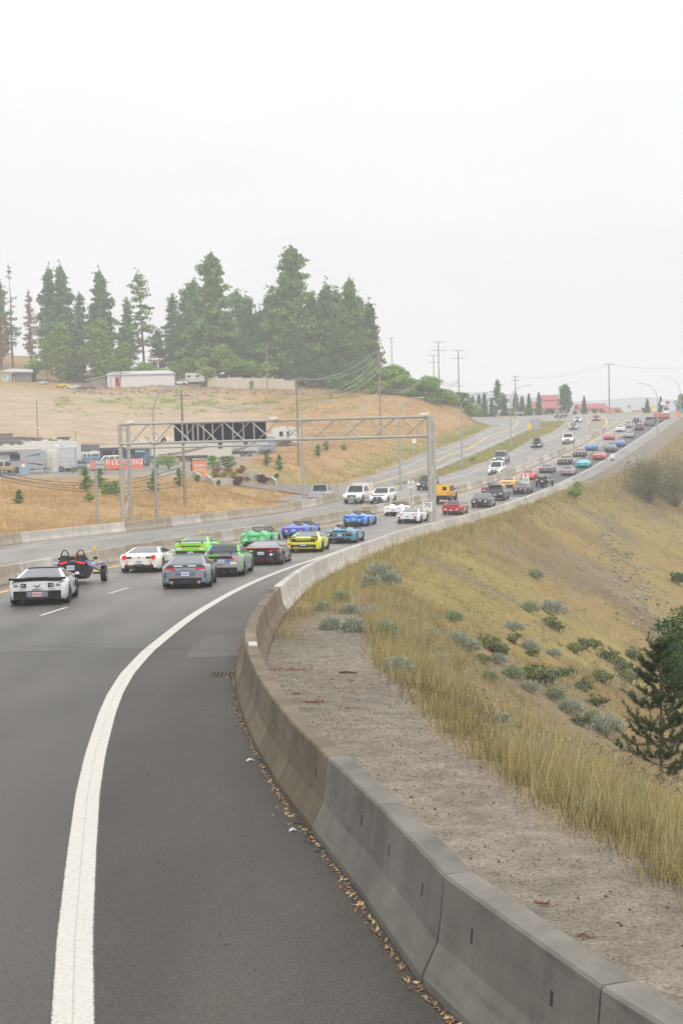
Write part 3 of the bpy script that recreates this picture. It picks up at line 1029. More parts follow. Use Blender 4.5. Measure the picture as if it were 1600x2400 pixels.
barrier_row(FARB, -0.3, 72, 152, 'concrete barriers below the orange grass bank', lambda k: f'{_words[k]} concrete barrier segment at foot of orange grass bank', _k2(k_far))
# ------------------------------------------------------------------ summer haze
def haze_box():
    mb = MB()
    mb.bb(-1780, 1780, -160, 1800, CAM_Z - 52, CAM_Z + 62)
    m = bpy.data.materials.new('haze')
    m.use_nodes = True
    nt = m.node_tree
    nt.nodes.clear()
    out = nt.nodes.new('ShaderNodeOutputMaterial')
    pv = nt.nodes.new('ShaderNodeVolumePrincipled')
    pv.inputs['Color'].default_value = (0.94, 0.96, 1.0, 1)
    pv.inputs['Density'].default_value = 0.00074
    pv.inputs['Anisotropy'].default_value = 0.0
    nt.links.new(pv.outputs[0], out.inputs['Volume'])
    o = mb.build('haze', m, kind='stuff')
haze_box()
# distant blue ridge
def ridge():
    mb = MB()
    xs = np.linspace(-400, 800, 90)
    top, bot, back = [], [], []
    for x in xs:
        h = 4 + 17 * math.exp(-((x - 137) / 75.0) ** 2) + 5 * math.exp(-((x - 300) / 120.0) ** 2) + 2 * float(vnoise(x, 0.0, 40, 3)) + 1.5 * float(vnoise(x, 5.0, 14, 4))
        top.append((x, 1560, CAM_Z + h)); bot.append((x, 1480, CAM_Z - 46)); back.append((x, 1690, CAM_Z - 40))
    n = len(xs)
    mb.add(top + bot + back, [(n + i, n + i + 1, i + 1, i) for i in range(n - 1)] + [(i, i + 1, 2 * n + i + 1, 2 * n + i) for i in range(n - 1)])
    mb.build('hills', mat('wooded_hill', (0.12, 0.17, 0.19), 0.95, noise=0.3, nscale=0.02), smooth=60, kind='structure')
ridge()
# ------------------------------------------------------------------ vehicles
M_TYRE = mat('tyre_rubber', (0.022, 0.022, 0.023), 0.85)
M_RIM = mat('alloy_rim', (0.10, 0.10, 0.105), 0.35, metal=0.7)
M_RIMS = mat('silver_rim', (0.45, 0.45, 0.46), 0.3, metal=0.8)
M_RIMG = mat('bronze_rim', (0.55, 0.32, 0.10), 0.3, metal=0.7)
M_BLACK = mat('black_trim', (0.018, 0.018, 0.019), 0.45)
M_UNDER = mat('underbody', (0.012, 0.012, 0.012), 0.9)
M_CABIN = mat('dark_interior', (0.05, 0.048, 0.046), 0.8)
M_GLASS = mat('tinted_glass', (0.03, 0.036, 0.042), 0.05, spec=0.35)
M_GLASSG = mat('grey_glass', (0.11, 0.125, 0.14), 0.08, spec=0.6, coat=0.2)
def see_through(name, tint, k):
    m = bpy.data.materials.new(name); m.use_nodes = True
    nt = m.node_tree; b = nt.nodes['Principled BSDF']; b.inputs['Base Color'].default_value = (*tint, 1); b.inputs['Roughness'].default_value = 0.05
    t = nt.nodes.new('ShaderNodeBsdfTransparent'); t.inputs['Color'].default_value = (0.82, 0.86, 0.86, 1)
    x = nt.nodes.new('ShaderNodeMixShader'); x.inputs[0].default_value = k
    nt.links.new(b.outputs[0], x.inputs[1]); nt.links.new(t.outputs[0], x.inputs[2]); nt.links.new(x.outputs[0], nt.nodes['Material Output'].inputs['Surface'])
    return m
M_GLASST = see_through('clear_windscreen', (0.10, 0.12, 0.13), 0.72)
M_LAMPE = mat('lamp_element_grey', (0.20, 0.20, 0.20), 0.15, coat=0.6)
M_LAMPR = mat('red_lamp', (0.55, 0.03, 0.035), 0.15, coat=0.8)
M_BRAKE = mat('lit_brake_lamp', (0.5, 0.03, 0.03), 0.2, emit=(1.0, 0.06, 0.05), estr=0.35)
M_LAMPD = mat('smoked_lamp', (0.05, 0.045, 0.045), 0.12, coat=0.8)
M_LAMPW = mat('clear_lamp', (0.6, 0.6, 0.6), 0.12, coat=0.8)
M_HEAD = mat('lit_headlamp', (0.9, 0.85, 0.75), 0.2, emit=(1.0, 0.86, 0.62), estr=1.5)
M_HEADW = mat('lit_white_headlamp', (0.9, 0.9, 0.9), 0.2, emit=(1.0, 0.97, 0.92), estr=1.4)
M_PLATE = mat('number_plate', (0.62, 0.66, 0.74), 0.4)
M_PLATEB = mat('plate_characters', (0.06, 0.10, 0.30), 0.5)
M_DECAL = mat('white_decal', (0.72, 0.72, 0.71), 0.4)
M_CHROME = mat('chrome', (0.55, 0.55, 0.56), 0.18, metal=1.0)
M_CARBON = mat('carbon_trim', (0.014, 0.014, 0.015), 0.4, coat=0.1, spec=0.3)
M_SKIN = mat('skin', (0.5, 0.3, 0.22), 0.6)
def paint(name, col, rough=0.32, coat=0.7, metal=0.0):
    return mat(name, col, rough, metal=metal, coat=1.0 if coat == 0.7 else coat)

_wheel_cache = {}
def wheel_meshes(r, w, rim):
    k = (round(r, 2), round(w, 2), rim.name)
    if k in _wheel_cache:
        return _wheel_cache[k]
    n = 24
    prof = [(r * 0.66, -w / 2), (r * 0.93, -w / 2), (r, -w * 0.36), (r, w * 0.36), (r * 0.93, w / 2), (r * 0.66, w / 2)]
    mb = MB()
    vs, fs = [], []
    for q in range(n):
        t = 2 * math.pi * q / n
        for rr, x in prof:
            vs.append((x, rr * math.cos(t), rr * math.sin(t)))
    m_ = len(prof)
    for q in range(n):
        for j in range(m_ - 1):
            a, b = q * m_ + j, ((q + 1) % n) * m_ + j
            fs.append((a, a + 1, b + 1, b))
    mb.add(vs, fs)
    tyre = mb.mesh('tyre', M_TYRE, smooth=40)
    mb = MB()
    # barrel, hub and five twin spokes on the outside (+X and -X alike)
    vs, fs = [], []
    for q in range(n):
        t = 2 * math.pi * q / n
        c, s = math.cos(t), math.sin(t)
        vs += [(-w * 0.47, r * 0.70 * c, r * 0.70 * s), (w * 0.47, r * 0.70 * c, r * 0.70 * s), (w * 0.47, r * 0.62 * c, r * 0.62 * s), (w * 0.1, r * 0.60 * c, r * 0.60 * s), (-w * 0.1, r * 0.60 * c, r * 0.60 * s), (-w * 0.47, r * 0.62 * c, r * 0.62 * s)]
    for q in range(n):
        a, b = q * 6, ((q + 1) % n) * 6
        for j in range(6):
            fs.append((a + j, a + (j + 1) % 6, b + (j + 1) % 6, b + j))
    mb.add(vs, fs)
    for q in range(10):
        t = 2 * math.pi * (q // 2) / 5 + (0.16 if q % 2 else -0.16)
        for sx in (-1, 1):
            c, s = math.cos(t), math.sin(t)
            px_, py_ = -s * r * 0.045, c * r * 0.045
            x0, x1 = sx * w * 0.36, sx * w * 0.43
            r0, r1 = r * 0.05, r * 0.64
            pts = [(x0, r0 * c + px_, r0 * s + py_), (x0, r1 * c + px_, r1 * s + py_), (x0, r1 * c - px_, r1 * s - py_), (x0, r0 * c - px_, r0 * s - py_)]
            mb.add(pts + [(x1 if k else x1, p[1], p[2]) for k, p in enumerate(pts)], [(0, 1, 2, 3), (4, 7, 6, 5), (0, 4, 5, 1), (1, 5, 6, 2), (2, 6, 7, 3), (3, 7, 4, 0)])
    rimm = mb.mesh('rim', rim)
    mb = MB()
    vs = [(0, r * 0.63 * math.cos(2 * math.pi * q / 16), r * 0.63 * math.sin(2 * math.pi * q / 16)) for q in range(16)]
    mb.add(vs, [tuple(range(16))])
    disc = mb.mesh('brake_disc', M_UNDER)
    _wheel_cache[k] = (tyre, rimm, disc)
    return _wheel_cache[k]

def add_wheel(root, x, y, r, w, rim):
    t, rm, dc = wheel_meshes(r, w, rim)
    wh = link('wheel', t, root, (x, y, r))
    link('rim', rm, wh)
    link('brake_disc', dc, wh)
    return wh

def interp(pts, q):
    a = np.array(pts, float)
    return float(np.interp(q, a[:, 0], a[:, 1]))

def grid_patch(mb, p00, p10, p11, p01, n=4, m=4, bulge=(0, 0, 0)):
    P = [np.array(p, float) for p in (p00, p10, p11, p01)]
    B = np.array(bulge, float)
    vs, fs = [], []
    for j in range(m + 1):
        v = j / m
        for i in range(n + 1):
            u = i / n
            q = P[0] * (1 - u) * (1 - v) + P[1] * u * (1 - v) + P[2] * u * v + P[3] * (1 - u) * v
            q = q + B * (4 * u * (1 - u)) * (0.5 + 2 * v * (1 - v))
            vs.append(q)
    for j in range(m):
        for i in range(n):
            a = j * (n + 1) + i
            fs.append((a, a + 1, a + n + 2, a + n + 1))
    mb.add(vs, fs)

def pane(name, p00, p10, p11, p01, root, m, ins=(0.06, 0.06, 0.1, 0.1), lift=0.012, bulge=0.0, thick=0.01):
    """glass set on a cabin face: corners run lower-left, lower-right, upper-right, upper-left seen from outside"""
    P = [Vector(p) for p in (p00, p10, p11, p01)]
    l, r, b, t = ins
    def q(u, v):
        return (P[0] * (1 - u) * (1 - v) + P[1] * u * (1 - v) + P[2] * u * v + P[3] * (1 - u) * v)
    nrm = (P[1] - P[0]).cross(P[3] - P[0]).normalized()
    c = [q(l, b), q(1 - r, b), q(1 - r, 1 - t), q(l, 1 - t)]
    o1 = [v + nrm * lift for v in c]
    o0 = [v - nrm * thick for v in c]
    mb = MB()
    grid_patch(mb, *o1, n=4, m=3, bulge=tuple(nrm * bulge))
    mb.add(o0 + o1, [(0, 1, 5, 4), (1, 2, 6, 5), (2, 3, 7, 6), (3, 0, 4, 7)])
    return mb.build(name, m, root, smooth=40)

def body_mesh(L, W, top, wid, zb, axles, Ra, rw, m, tumble=0.06, crown=0.02, rear_up=0.0, front_up=0.0, shoulder=0.80, tail_drop=0.0):
    ys = list(np.linspace(-L / 2, L / 2, 33))
    for c in axles:
        for a in np.linspace(-math.pi / 2, math.pi / 2, 11):
            ys.append(c + Ra * math.sin(a))
        ys += [c - Ra - 0.012, c + Ra + 0.012]
    ys += [-L / 2 + 0.05, L / 2 - 0.05]
    ys = sorted(set(round(y, 4) for y in ys if -L / 2 <= y <= L / 2))
    vs, fs = [], []
    K = 9
    for y in ys:
        t = (y + L / 2) / L
        hw = W / 2 * interp(wid, t)
        zt = interp(top, t)
        z0 = zb
        if t < 0.08: z0 = zb + rear_up * (1 - t / 0.08)
        if t > 0.92: z0 = zb + front_up * (t - 0.92) / 0.08
        for c in axles:
            if abs(y - c) <= Ra + 1e-4:
                z0 = max(z0, rw + math.sqrt(max(0, Ra * Ra - (y - c) ** 2)))
        z0 = min(z0, zt - 0.10)
        zm = z0 + (zt - z0) * 0.5
        sec = [(0, z0), (hw * 0.90, z0), (hw * 0.975, z0 + min(0.10, (zt - z0) * 0.25)), (hw, zm), (hw * (1 - tumble * 0.4), z0 + (zt - z0) * 0.78),
               (hw * (1 - tumble), zt - 0.055), (hw * (1 - tumble) - 0.055, zt - 0.008), (hw * 0.45, zt + crown * 0.7), (0, zt + crown)]
        ring = sec + [(-x, z) for x, z in sec[-2:0:-1]]
        for x, z in ring:
            vs.append((x, y, z))
    n = 2 * K - 2
    for i in range(len(ys) - 1):
        for k in range(n):
            a, b = i * n + k, i * n + (k + 1) % n
            fs.append((a, b, b + n, a + n))
    fs.append(tuple(reversed(range(n))))
    fs.append(tuple((len(ys) - 1) * n + k for k in range(n)))
    fs = [f[::-1] for f in fs]
    mb = MB(); mb.add(vs, fs)
    return mb.mesh('body', m, smooth=38)

def lamp_box(root, name, m, x0, x1, z0, z1, y, d=0.05, both=True, slant=0.0, out=0.0):
    """thin lens or panel set into the fascia at y; slant raises the outer end, out pulls it round the corner"""
    for s in ((1, -1) if both else (1,)):
        mb = MB()
        sg = 1 if y < 0 else -1
        f0, f1 = y - sg * 0.012, y - sg * 0.012 + sg * out
        b0 = y + sg * d
        vs = [(s * x0, f0, z0), (s * x1, f1, z0 + slant), (s * x1, f1, z1 + slant), (s * x0, f0, z1), (s * x0, b0, z0), (s * x1, b0 + sg * out, z0 + slant), (s * x1, b0 + sg * out, z1 + slant), (s * x0, b0, z1)]
        fs = [(0, 1, 2, 3), (7, 6, 5, 4), (0, 4, 5, 1), (1, 5, 6, 2), (2, 6, 7, 3), (3, 7, 4, 0)]
        if (s * sg) < 0:
            fs = [f[::-1] for f in fs]
        mb.add(vs, fs)
        mb.build(name, m, root)
def slab(root, name, m, x0, x1, z0, z1, y, d=0.06, rise=0.014):
    sg = 1 if y < 0 else -1
    mb = MB(); mb.bb(x0, x1, y - sg * rise, y + sg * d, z0, z1)
    return mb.build(name, m, root)

def plate(root, z, y, w=0.30, h=0.15, m=None, x=0.0):
    sg = 1 if y < 0 else -1
    p = slab(root, 'number_plate', m or M_PLATE, x - w / 2, x + w / 2, z - h / 2, z + h / 2, y, 0.02, 0.022)
    mb = MB()
    for i in range(6):
        cx = x - w * 0.36 + w * 0.144 * i
        yy = y - sg * 0.0235
        mb.bb(cx - w * 0.045, cx + w * 0.045, yy, yy - sg * 0.002, z - h * 0.22, z + h * 0.22)
    mb.build('plate_characters', M_PLATEB, p)
    return p

def cabin(root, paint_m, W, y0, y1, y2, y3, zb0, zt, zb3, wb, wt, glass=None, rear_glass=True, roof_m=None, pillars=0, rearm=None, ins_r=(0.08, 0.08, 0.10, 0.06), split=0.5, side_ins=(0.09, 0.09)):
    """y0 foot of rear window, y1 rear edge of roof, y2 front edge of roof, y3 foot of windscreen"""
    g = glass or M_GLASS
    hb, ht = W / 2 * wb, W / 2 * wt
    A0, B0 = (-hb, y0, zb0), (hb, y0, zb0)
    A1, B1 = (-ht, y1, zt), (ht, y1, zt)
    A2, B2 = (-ht, y2, zt - 0.015), (ht, y2, zt - 0.015)
    A3, B3 = (-hb, y3, zb3), (hb, y3, zb3)
    mb = MB()
    grid_patch(mb, A0, B0, B1, A1, 6, 4, (0, 0, 0.02))
    grid_patch(mb, A1, B1, B2, A2, 6, 4, (0, 0, 0.035))
    grid_patch(mb, A2, B2, B3, A3, 6, 4, (0, 0, 0.02))
    lo = 0.25
    mb.add([A0, A1, A2, A3, (-hb, y0, zb0 - lo), (-hb, y3, zb3 - lo)], [(0, 1, 2, 3), (0, 3, 5, 4)])
    mb.add([B0, B1, B2, B3, (hb, y0, zb0 - lo), (hb, y3, zb3 - lo)], [(3, 2, 1, 0), (4, 5, 3, 0)])
    mb.add([A0, B0, (hb, y0, zb0 - lo), (-hb, y0, zb0 - lo)], [(0, 3, 2, 1)])
    mb.add([A3, B3, (hb, y3, zb3 - lo), (-hb, y3, zb3 - lo)], [(0, 1, 2, 3)])
    cab = mb.build('cabin', paint_m, root, smooth=32)
    if rear_glass:
        pane('rear_window', A0, B0, B1, A1, root, rearm or g, ins_r, 0.012, 0.015)
    pane('windscreen', B3, A3, A2, B2, root, g, (0.06, 0.06, 0.06, 0.05), 0.012, 0.015)
    if roof_m is not None:
        pane('roof_panel', A1, B1, B2, A2, root, roof_m, (0.05, 0.05, 0.0, 0.0), 0.042, 0.02)
    # side glass: one pane or two with a pillar between
    for s in (1, -1):
        z_off = 0.05
        def sp(t, v):
            b = Vector((s * hb, y0 + (y3 - y0) * t, zb0 + (zb3 - zb0) * t + z_off))
            q = min(1, max(0, t))
            u = Vector((s * ht, y1 + (y2 - y1) * q, zt - 0.03))
            return b + (u - b) * v
        spans = [(side_ins[0], 1 - side_ins[1])] if not pillars else [(side_ins[0], split - 0.025), (split + 0.025, 1 - side_ins[1])]
        if pillars == 2:
            spans = [(side_ins[0], 0.33), (0.37, 0.62), (0.66, 1 - side_ins[1])]
        for (a, b) in spans:
            c = [sp(a, 0.04), sp(b, 0.04), sp(b, 0.86), sp(a, 0.86)]
            if s < 0:
                c = [c[1], c[0], c[3], c[2]]
            pane('side_window', *c, root, g, (0, 0, 0, 0), 0.012, 0.0)
    return cab

def mirrors(root, m, W, y, z):
    for s in (1, -1):
        mb = MB()
        mb.box(s * (W / 2 + 0.03), y, z, 0.15, 0.09, 0.095, taper=0.8)
        mb.box(s * (W / 2 - 0.06), y + 0.02, z - 0.04, 0.16, 0.05, 0.03)
        mb.build('wing_mirror', m, root)

def seats(root, y, z, W, m=None):
    for s in (1, -1):
        mb = MB()
        mb.box(s * W * 0.2, y, z + 0.10, 0.44, 0.14, 0.46, taper=0.8)
        mb.box(s * W * 0.2, y - 0.02, z + 0.38, 0.22, 0.08, 0.12)
        mb.build('seat', m or M_CABIN, root)

PRESET = dict(
    super=dict(L=4.55, W=1.97, H=1.19, top=[(0, 0.80), (0.02, 0.86), (0.10, 0.93), (0.30, 0.95), (0.52, 0.92), (0.68, 0.84), (0.85, 0.70), (0.96, 0.55), (1, 0.44)],
               wid=[(0, 0.84), (0.012, 0.90), (0.05, 0.965), (0.22, 1.0), (0.45, 0.945), (0.75, 0.98), (0.92, 0.93), (1, 0.78)], cab=(-1.35, -0.35, 0.35, 1.35), zb=0.16, axles=(-1.32, 1.33), rw=0.345, tw=0.30, wb=0.86, wt=0.58, belt=(0.92, 0.86)),
    gt=dict(L=4.40, W=1.87, H=1.29, top=[(0, 0.78), (0.02, 0.88), (0.07, 0.96), (0.2, 0.98), (0.5, 0.93), (0.70, 0.87), (0.9, 0.74), (1, 0.52)],
            wid=[(0, 0.83), (0.012, 0.89), (0.05, 0.955), (0.2, 1.0), (0.48, 0.945), (0.8, 0.97), (0.93, 0.92), (1, 0.76)], cab=(-1.75, -0.65, 0.15, 1.05), zb=0.16, axles=(-1.25, 1.25), rw=0.345, tw=0.28, wb=0.84, wt=0.60, belt=(0.95, 0.90)),
    sedan=dict(L=4.75, W=1.85, H=1.42, top=[(0, 0.86), (0.02, 0.98), (0.06, 1.03), (0.2, 1.03), (0.6, 0.96), (0.75, 0.92), (0.92, 0.80), (1, 0.60)],
               wid=[(0, 0.85), (0.012, 0.91), (0.05, 0.97), (0.2, 1.0), (0.8, 0.99), (0.94, 0.93), (1, 0.80)], cab=(-1.75, -0.95, 0.15, 1.05), zb=0.19, axles=(-1.40, 1.42), rw=0.335, tw=0.24, wb=0.86, wt=0.66, belt=(1.00, 0.94), pillars=1),
    suv=dict(L=4.80, W=1.94, H=1.72, top=[(0, 0.95), (0.02, 1.08), (0.10, 1.12), (0.6, 1.10), (0.70, 1.07), (0.92, 0.98), (1, 0.75)],
             wid=[(0, 0.92), (0.04, 0.97), (0.2, 1.0), (0.85, 1.0), (0.95, 0.95), (1, 0.86)], cab=(-2.30, -1.85, 0.25, 1.00), zb=0.26, axles=(-1.42, 1.45), rw=0.37, tw=0.26, wb=0.90, wt=0.72, belt=(1.08, 1.06), pillars=2),
    pickup=dict(L=5.75, W=2.02, H=1.92, top=[(0, 1.12), (0.01, 1.18), (0.40, 1.18), (0.41, 1.16), (0.70, 1.18), (0.95, 1.12), (1, 0.92)],
                wid=[(0, 0.96), (0.05, 0.98), (0.3, 0.98), (0.85, 1.0), (0.96, 0.97), (1, 0.90)], cab=(-0.70, -0.50, 0.95, 1.55), zb=0.38, axles=(-1.75, 1.85), rw=0.40, tw=0.27, wb=0.94, wt=0.78, belt=(1.16, 1.16), pillars=1))

def place_car(o, px, py, L, front=False, heading=None, fn=None, dz=0.0):
    """px, py: where the tyres of the end facing the camera meet the road in the photograph"""
    P = road_pt(px, py)
    y = P[1]
    s = float(slope(fn or MIDR, np.array(y)))
    h = math.atan2(1, s) + 0.045 if heading is None else heading
    f = np.array([math.cos(h), math.sin(h)])
    cpos = P[:2] + f * (L / 2 - 0.35)
    z0 = float(zr(cpos[1]))
    gr = float((zr(cpos[1] + 2) - zr(cpos[1] - 2)) / 4) * f[1]
    o.location = (cpos[0], cpos[1], z0 + 0.012 + dz)
    # the thing looks along +Y; nose up by the grade of the road
    yaw = h - math.pi / 2
    pitch = math.atan(gr)
    if front:
        yaw += math.pi
        pitch = -pitch
    o.rotation_euler = (pitch, 0, yaw)
MIDR = lambda y: (R1(y) + YEL(y)) * 0.5
MIDL = lambda y: LW(y)

def car(name, label, cat, group, kind, color, px, py, front=False, heading=None, fn=None, roof=None, rim=None, glass=None, tail=None, conv=False, spoiler=None, decals=False, diffuser=True, lit=None, mirror=None, plate_z=None, grille=True, pillars=None, rear_m=None, extra=None, scale=1.0, tailz=None, mid_engine=False, ground_place=None, H=None, plates=True, wheels=None):
    d = dict(PRESET[kind])
    L, W = d['L'], d['W']
    Hh = H or d['H']
    root = empty(name, (0, 0, 0), label=label, cat=cat, group=group)
    Ra = d['rw'] * 1.12
    link('body', body_mesh(L, W, d['top'], d['wid'], d['zb'], d['axles'], Ra, d['rw'], color, rear_up=0.10, front_up=0.08), root)
    mb = MB(); mb.bb(-W * 0.36, W * 0.36, -L / 2 + 0.18, L / 2 - 0.18, d['zb'] + 0.02, d['top'][2][1] - 0.16)
    mb.bb(-W * 0.44, W * 0.44, d['axles'][0] + Ra + .05, d['axles'][1] - Ra - .05, d['zb'] + 0.01, 0.5)
    mb.build('underbody', M_UNDER, root)
    rm = rim or M_RIM
    for y in d['axles']:
        for s in (1, -1):
            add_wheel(root, s * (W / 2 - d['tw'] / 2 - 0.015), y, d['rw'], d['tw'], rm)
    y0, y1, y2, y3 = d['cab']
    if not conv:
        cabin(root, color, W, y0, y1, y2, y3, d['belt'][0], Hh, d['belt'][1], d['wb'], d['wt'], glass, roof_m=roof, pillars=d.get('pillars', 0) if pillars is None else pillars, rearm=rear_m)
    else:
        mb = MB(); mb.bb(-W * 0.33, W * 0.33, y1 - 0.1, y3 - 0.35, 0.70, d['belt'][0] + 0.045)
        mb.build('cockpit', M_CABIN, root)
        seats(root, y1 + 0.22, 0.70, W)
        hb, ht = W * 0.40, W * 0.33
        zt = Hh - 0.02
        ya, yb = y3, y2 + 0.05
        pane('windscreen', (hb, ya, d['belt'][1]), (-hb, ya, d['belt'][1]), (-ht, yb, zt), (ht, yb, zt), root, M_GLASST, (0.02, 0.02, 0, 0.04), 0.0, 0.02, 0.012)
        fr = MB()
        fr.tube([(hb, ya, d['belt'][1] - 0.02), (ht, yb, zt), (-ht, yb, zt), (-hb, ya, d['belt'][1] - 0.02)], 0.022, n=6)
        fr.build('windscreen_frame', M_BLACK if roof is None else roof, root)
        for s in (1, -1):     # fairings behind the seats
            mb = MB()
            z_ = d['belt'][0]
            mb.add([(s * W * 0.10, y1 - 0.02, z_), (s * W * 0.31, y1 - 0.02, z_), (s * W * 0.27, y1 - 0.02, z_ + 0.13), (s * W * 0.14, y1 - 0.02, z_ + 0.13), (s * W * 0.13, y0 - 0.35, z_ - 0.02), (s * W * 0.30, y0 - 0.35, z_ - 0.02)],
                   [(0, 1, 2, 3), (3, 2, 5, 4), (0, 3, 4), (1, 5, 2), (0, 4, 5, 1)])
            mb.build('fairing', color, root)
    mirrors(root, mirror or color, W * 0.98, y3 - 0.35, d['belt'][1] + 0.08)
    yr, yf = -L / 2, L / 2
    tz = tailz or d['top'][0][1] - 0.08
    lit_m = lit or M_LAMPR
    wr = W / 2 * d['wid'][0][1]
    if not front:
        if tail == 'round':
            for s in (1, -1):
                mb = MB()
                mb.tube([(s * wr * 0.80, yr - 0.03, tz), (s * wr * 0.80, yr + 0.1, tz)], 0.115, n=14)
                mb.build('tail_lamp', M_BRAKE, root)
                mb = MB(); mb.tube([(s * wr * 0.80, yr - 0.036, tz), (s * wr * 0.80, yr + 0.0, tz)], 0.05, n=10)
                mb.build('lamp_centre', mat('lamp_core', (0.30, 0.06, 0.06), 0.2, coat=0.6), root)
        elif tail == 'bar':
            lamp_box(root, 'tail_lamp', lit_m, 0.0, wr * 0.95, tz - 0.03, tz + 0.035, yr, 0.05)
        elif tail == 'wedge':
            lamp_box(root, 'tail_lamp', lit_m, wr * 0.48, wr * 0.97, tz - 0.05, tz + 0.05, yr, 0.06, slant=0.03, out=0.03)
        elif tail == 'smoked':
            lamp_box(root, 'tail_lamp', M_LAMPD, wr * 0.42, wr * 0.96, tz - 0.08, tz + 0.08, yr, 0.06, slant=0.02, out=0.03)
            for s in (0.50, 0.74):
                lamp_box(root, 'lamp_element', M_LAMPE, wr * s, wr * (s + 0.17), tz - 0.035, tz + 0.045, yr - 0.012, 0.03, slant=0.005, out=0.01)
        elif tail == 'tall':
            lamp_box(root, 'tail_lamp', lit_m, wr * 0.82, wr * 1.0, tz - 0.22, tz + 0.12, yr, 0.06, out=0.02)
        else:
            lamp_box(root, 'tail_lamp', lit_m, wr * 0.55, wr * 0.98, tz - 0.065, tz + 0.065, yr, 0.06, slant=0.01, out=0.03)
        if diffuser:
            slab(root, 'diffuser', M_CARBON, -wr * 0.80, wr * 0.80, d['zb'] + 0.05, d['zb'] + 0.24, yr + 0.01, 0.12, 0.02)
            for s in (1, -1):
                for dx in (0.0, 0.13):
                    mb = MB(); mb.tube([(s * (wr * 0.42 + dx), yr - 0.035, d['zb'] + 0.20), (s * (wr * 0.42 + dx), yr + 0.08, d['zb'] + 0.20)], 0.05, n=10)
                    mb.build('exhaust', M_CHROME if not mid_engine else M_BLACK, root)
        if plates:
            plate(root, plate_z or tz - 0.17, yr)
        if decals:
            lamp_box(root, 'decal', M_DECAL, wr * 0.52, wr * 0.86, tz - 0.24, tz - 0.13, yr, 0.02)
        if spoiler:
            m_, h_, w_ = spoiler
            mb = MB()
            mb.box(0, yr + 0.16, d['top'][1][1] + h_, W * w_, 0.24, 0.035)
            for s in (1, -1):
                mb.box(s * W * w_ * 0.36, yr + 0.2, d['top'][1][1] + h_ / 2 - 0.02, 0.04, 0.12, h_ + 0.06)
            mb.build('spoiler', m_, root)
    else:
        hz = d['top'][-1][1] + 0.02
        wf = W / 2 * d['wid'][-1][1]
        lamp_box(root, 'headlamp', lit or M_HEAD, wf * 0.55, wf * 0.98, hz - 0.08, hz + 0.05, yf, 0.06, out=0.04)
        if grille:
            slab(root, 'grille', M_BLACK, -wf * 0.50, wf * 0.50, hz - 0.22, hz + 0.02, yf, 0.05)
        slab(root, 'lower_grille', M_BLACK, -wf * 0.72, wf * 0.72, d['zb'] + 0.10, d['zb'] + 0.27, yf, 0.05, 0.02)
        if plates:
            plate(root, d['zb'] + 0.36, yf)
    if extra:
        extra(root, L, W, d, yr, yf, wr)
    root.scale = (scale, scale, scale * (0.91 if kind in ('super', 'gt', 'sedan') else 0.96))
    if ground_place is None:
        place_car(root, px, py, L * scale, front, heading, fn)
    else:
        P, yaw = ground_place
        root.location = tuple(P)
        root.rotation_euler = (0, 0, yaw)
    return root

CONVOY = 'sports cars driving up the highway in convoy'
ONCOMING = 'oncoming cars beyond the median'

# --- nearest: white coupe with dark wing and V badge
def x_vette(root, L, W, d, yr, yf, wr):
    mb = MB()
    mb.box(0, yr + 0.12, 0.985, W * 0.36, 0.22, 0.045)
    mb.box(-W * 0.315, yr + 0.12, 0.955, W * 0.29, 0.22, 0.075)
    mb.box(W * 0.315, yr + 0.12, 0.955, W * 0.29, 0.22, 0.075)
    mb.box(0, yr + 0.2, 0.93, W * 0.80, 0.10, 0.08)
    mb.build('spoiler', M_CARBON, root)
    slab(root, 'rear_bumper_insert', M_CARBON, -wr * 0.93, wr * 0.93, 0.24, 0.53, yr, 0.1, 0.016)
    slab(root, 'plate_recess', mat('plate_recess', (0.17, 0.19, 0.23), 0.4), -0.34, 0.34, 0.31, 0.50, yr, 0.03, 0.024)
    p = slab(root, 'number_plate', mat('pink_plate', (0.52, 0.42, 0.48), 0.4), -0.155, 0.155, 0.325, 0.485, yr, 0.02, 0.034)
    mb = MB()
    for i in range(6):
        mb.bb(-0.12 + 0.045 * i, -0.09 + 0.045 * i, yr - 0.036, yr - 0.038, 0.37, 0.43)
    mb.build('plate_characters', M_LAMPR, p)
    # V emblem
    mb = MB()
    for s in (1, -1):
        mb.add([(0, yr - 0.016, 0.635), (s * 0.115, yr - 0.016, 0.735), (s * 0.065, yr - 0.016, 0.735), (0, yr - 0.016, 0.68), (0, yr + 0.01, 0.635), (s * 0.115, yr + 0.01, 0.735), (s * 0.065, yr + 0.01, 0.735), (0, yr + 0.01, 0.68)],
               [(0, 1, 2, 3), (0, 4, 5, 1), (1, 5, 6, 2), (2, 6, 7, 3)])
    mb.build('emblem', M_BLACK, root)
    text('CORVETTE', 0.07, M_BLACK, root, (0, yr - 0.016, 0.575))
    lamp_box(root, 'decal', mat('grey_decal', (0.35, 0.38, 0.44), 0.5), wr * 0.45, wr * 0.70, 0.57, 0.62, yr, 0.02)
    for k in range(4):
        mb = MB(); mb.tube([(-0.20 + 0.133 * k, yr - 0.045, 0.255), (-0.20 + 0.133 * k, yr + 0.1, 0.255)], 0.058, n=12)
        mb.build('exhaust', M_BLACK, root)
    for s in (1, -1):
        mb = MB(); mb.box(s * (W / 2 - 0.012), 0.62, 0.62, 0.03, 0.10, 0.34, rz=0.0)
        mb.box(s * (W / 2 - 0.012), 0.42, 0.58, 0.03, 0.06, 0.22)
        mb.build('side_vent', M_BLACK, root)
        mb = MB(); mb.box(s * (W / 2 - 0.055), 0.0, 0.60, 0.02, 0.55, 0.16)
        mb.build('decal', mat('grey_decal', (0.35, 0.38, 0.44), 0.5), root)
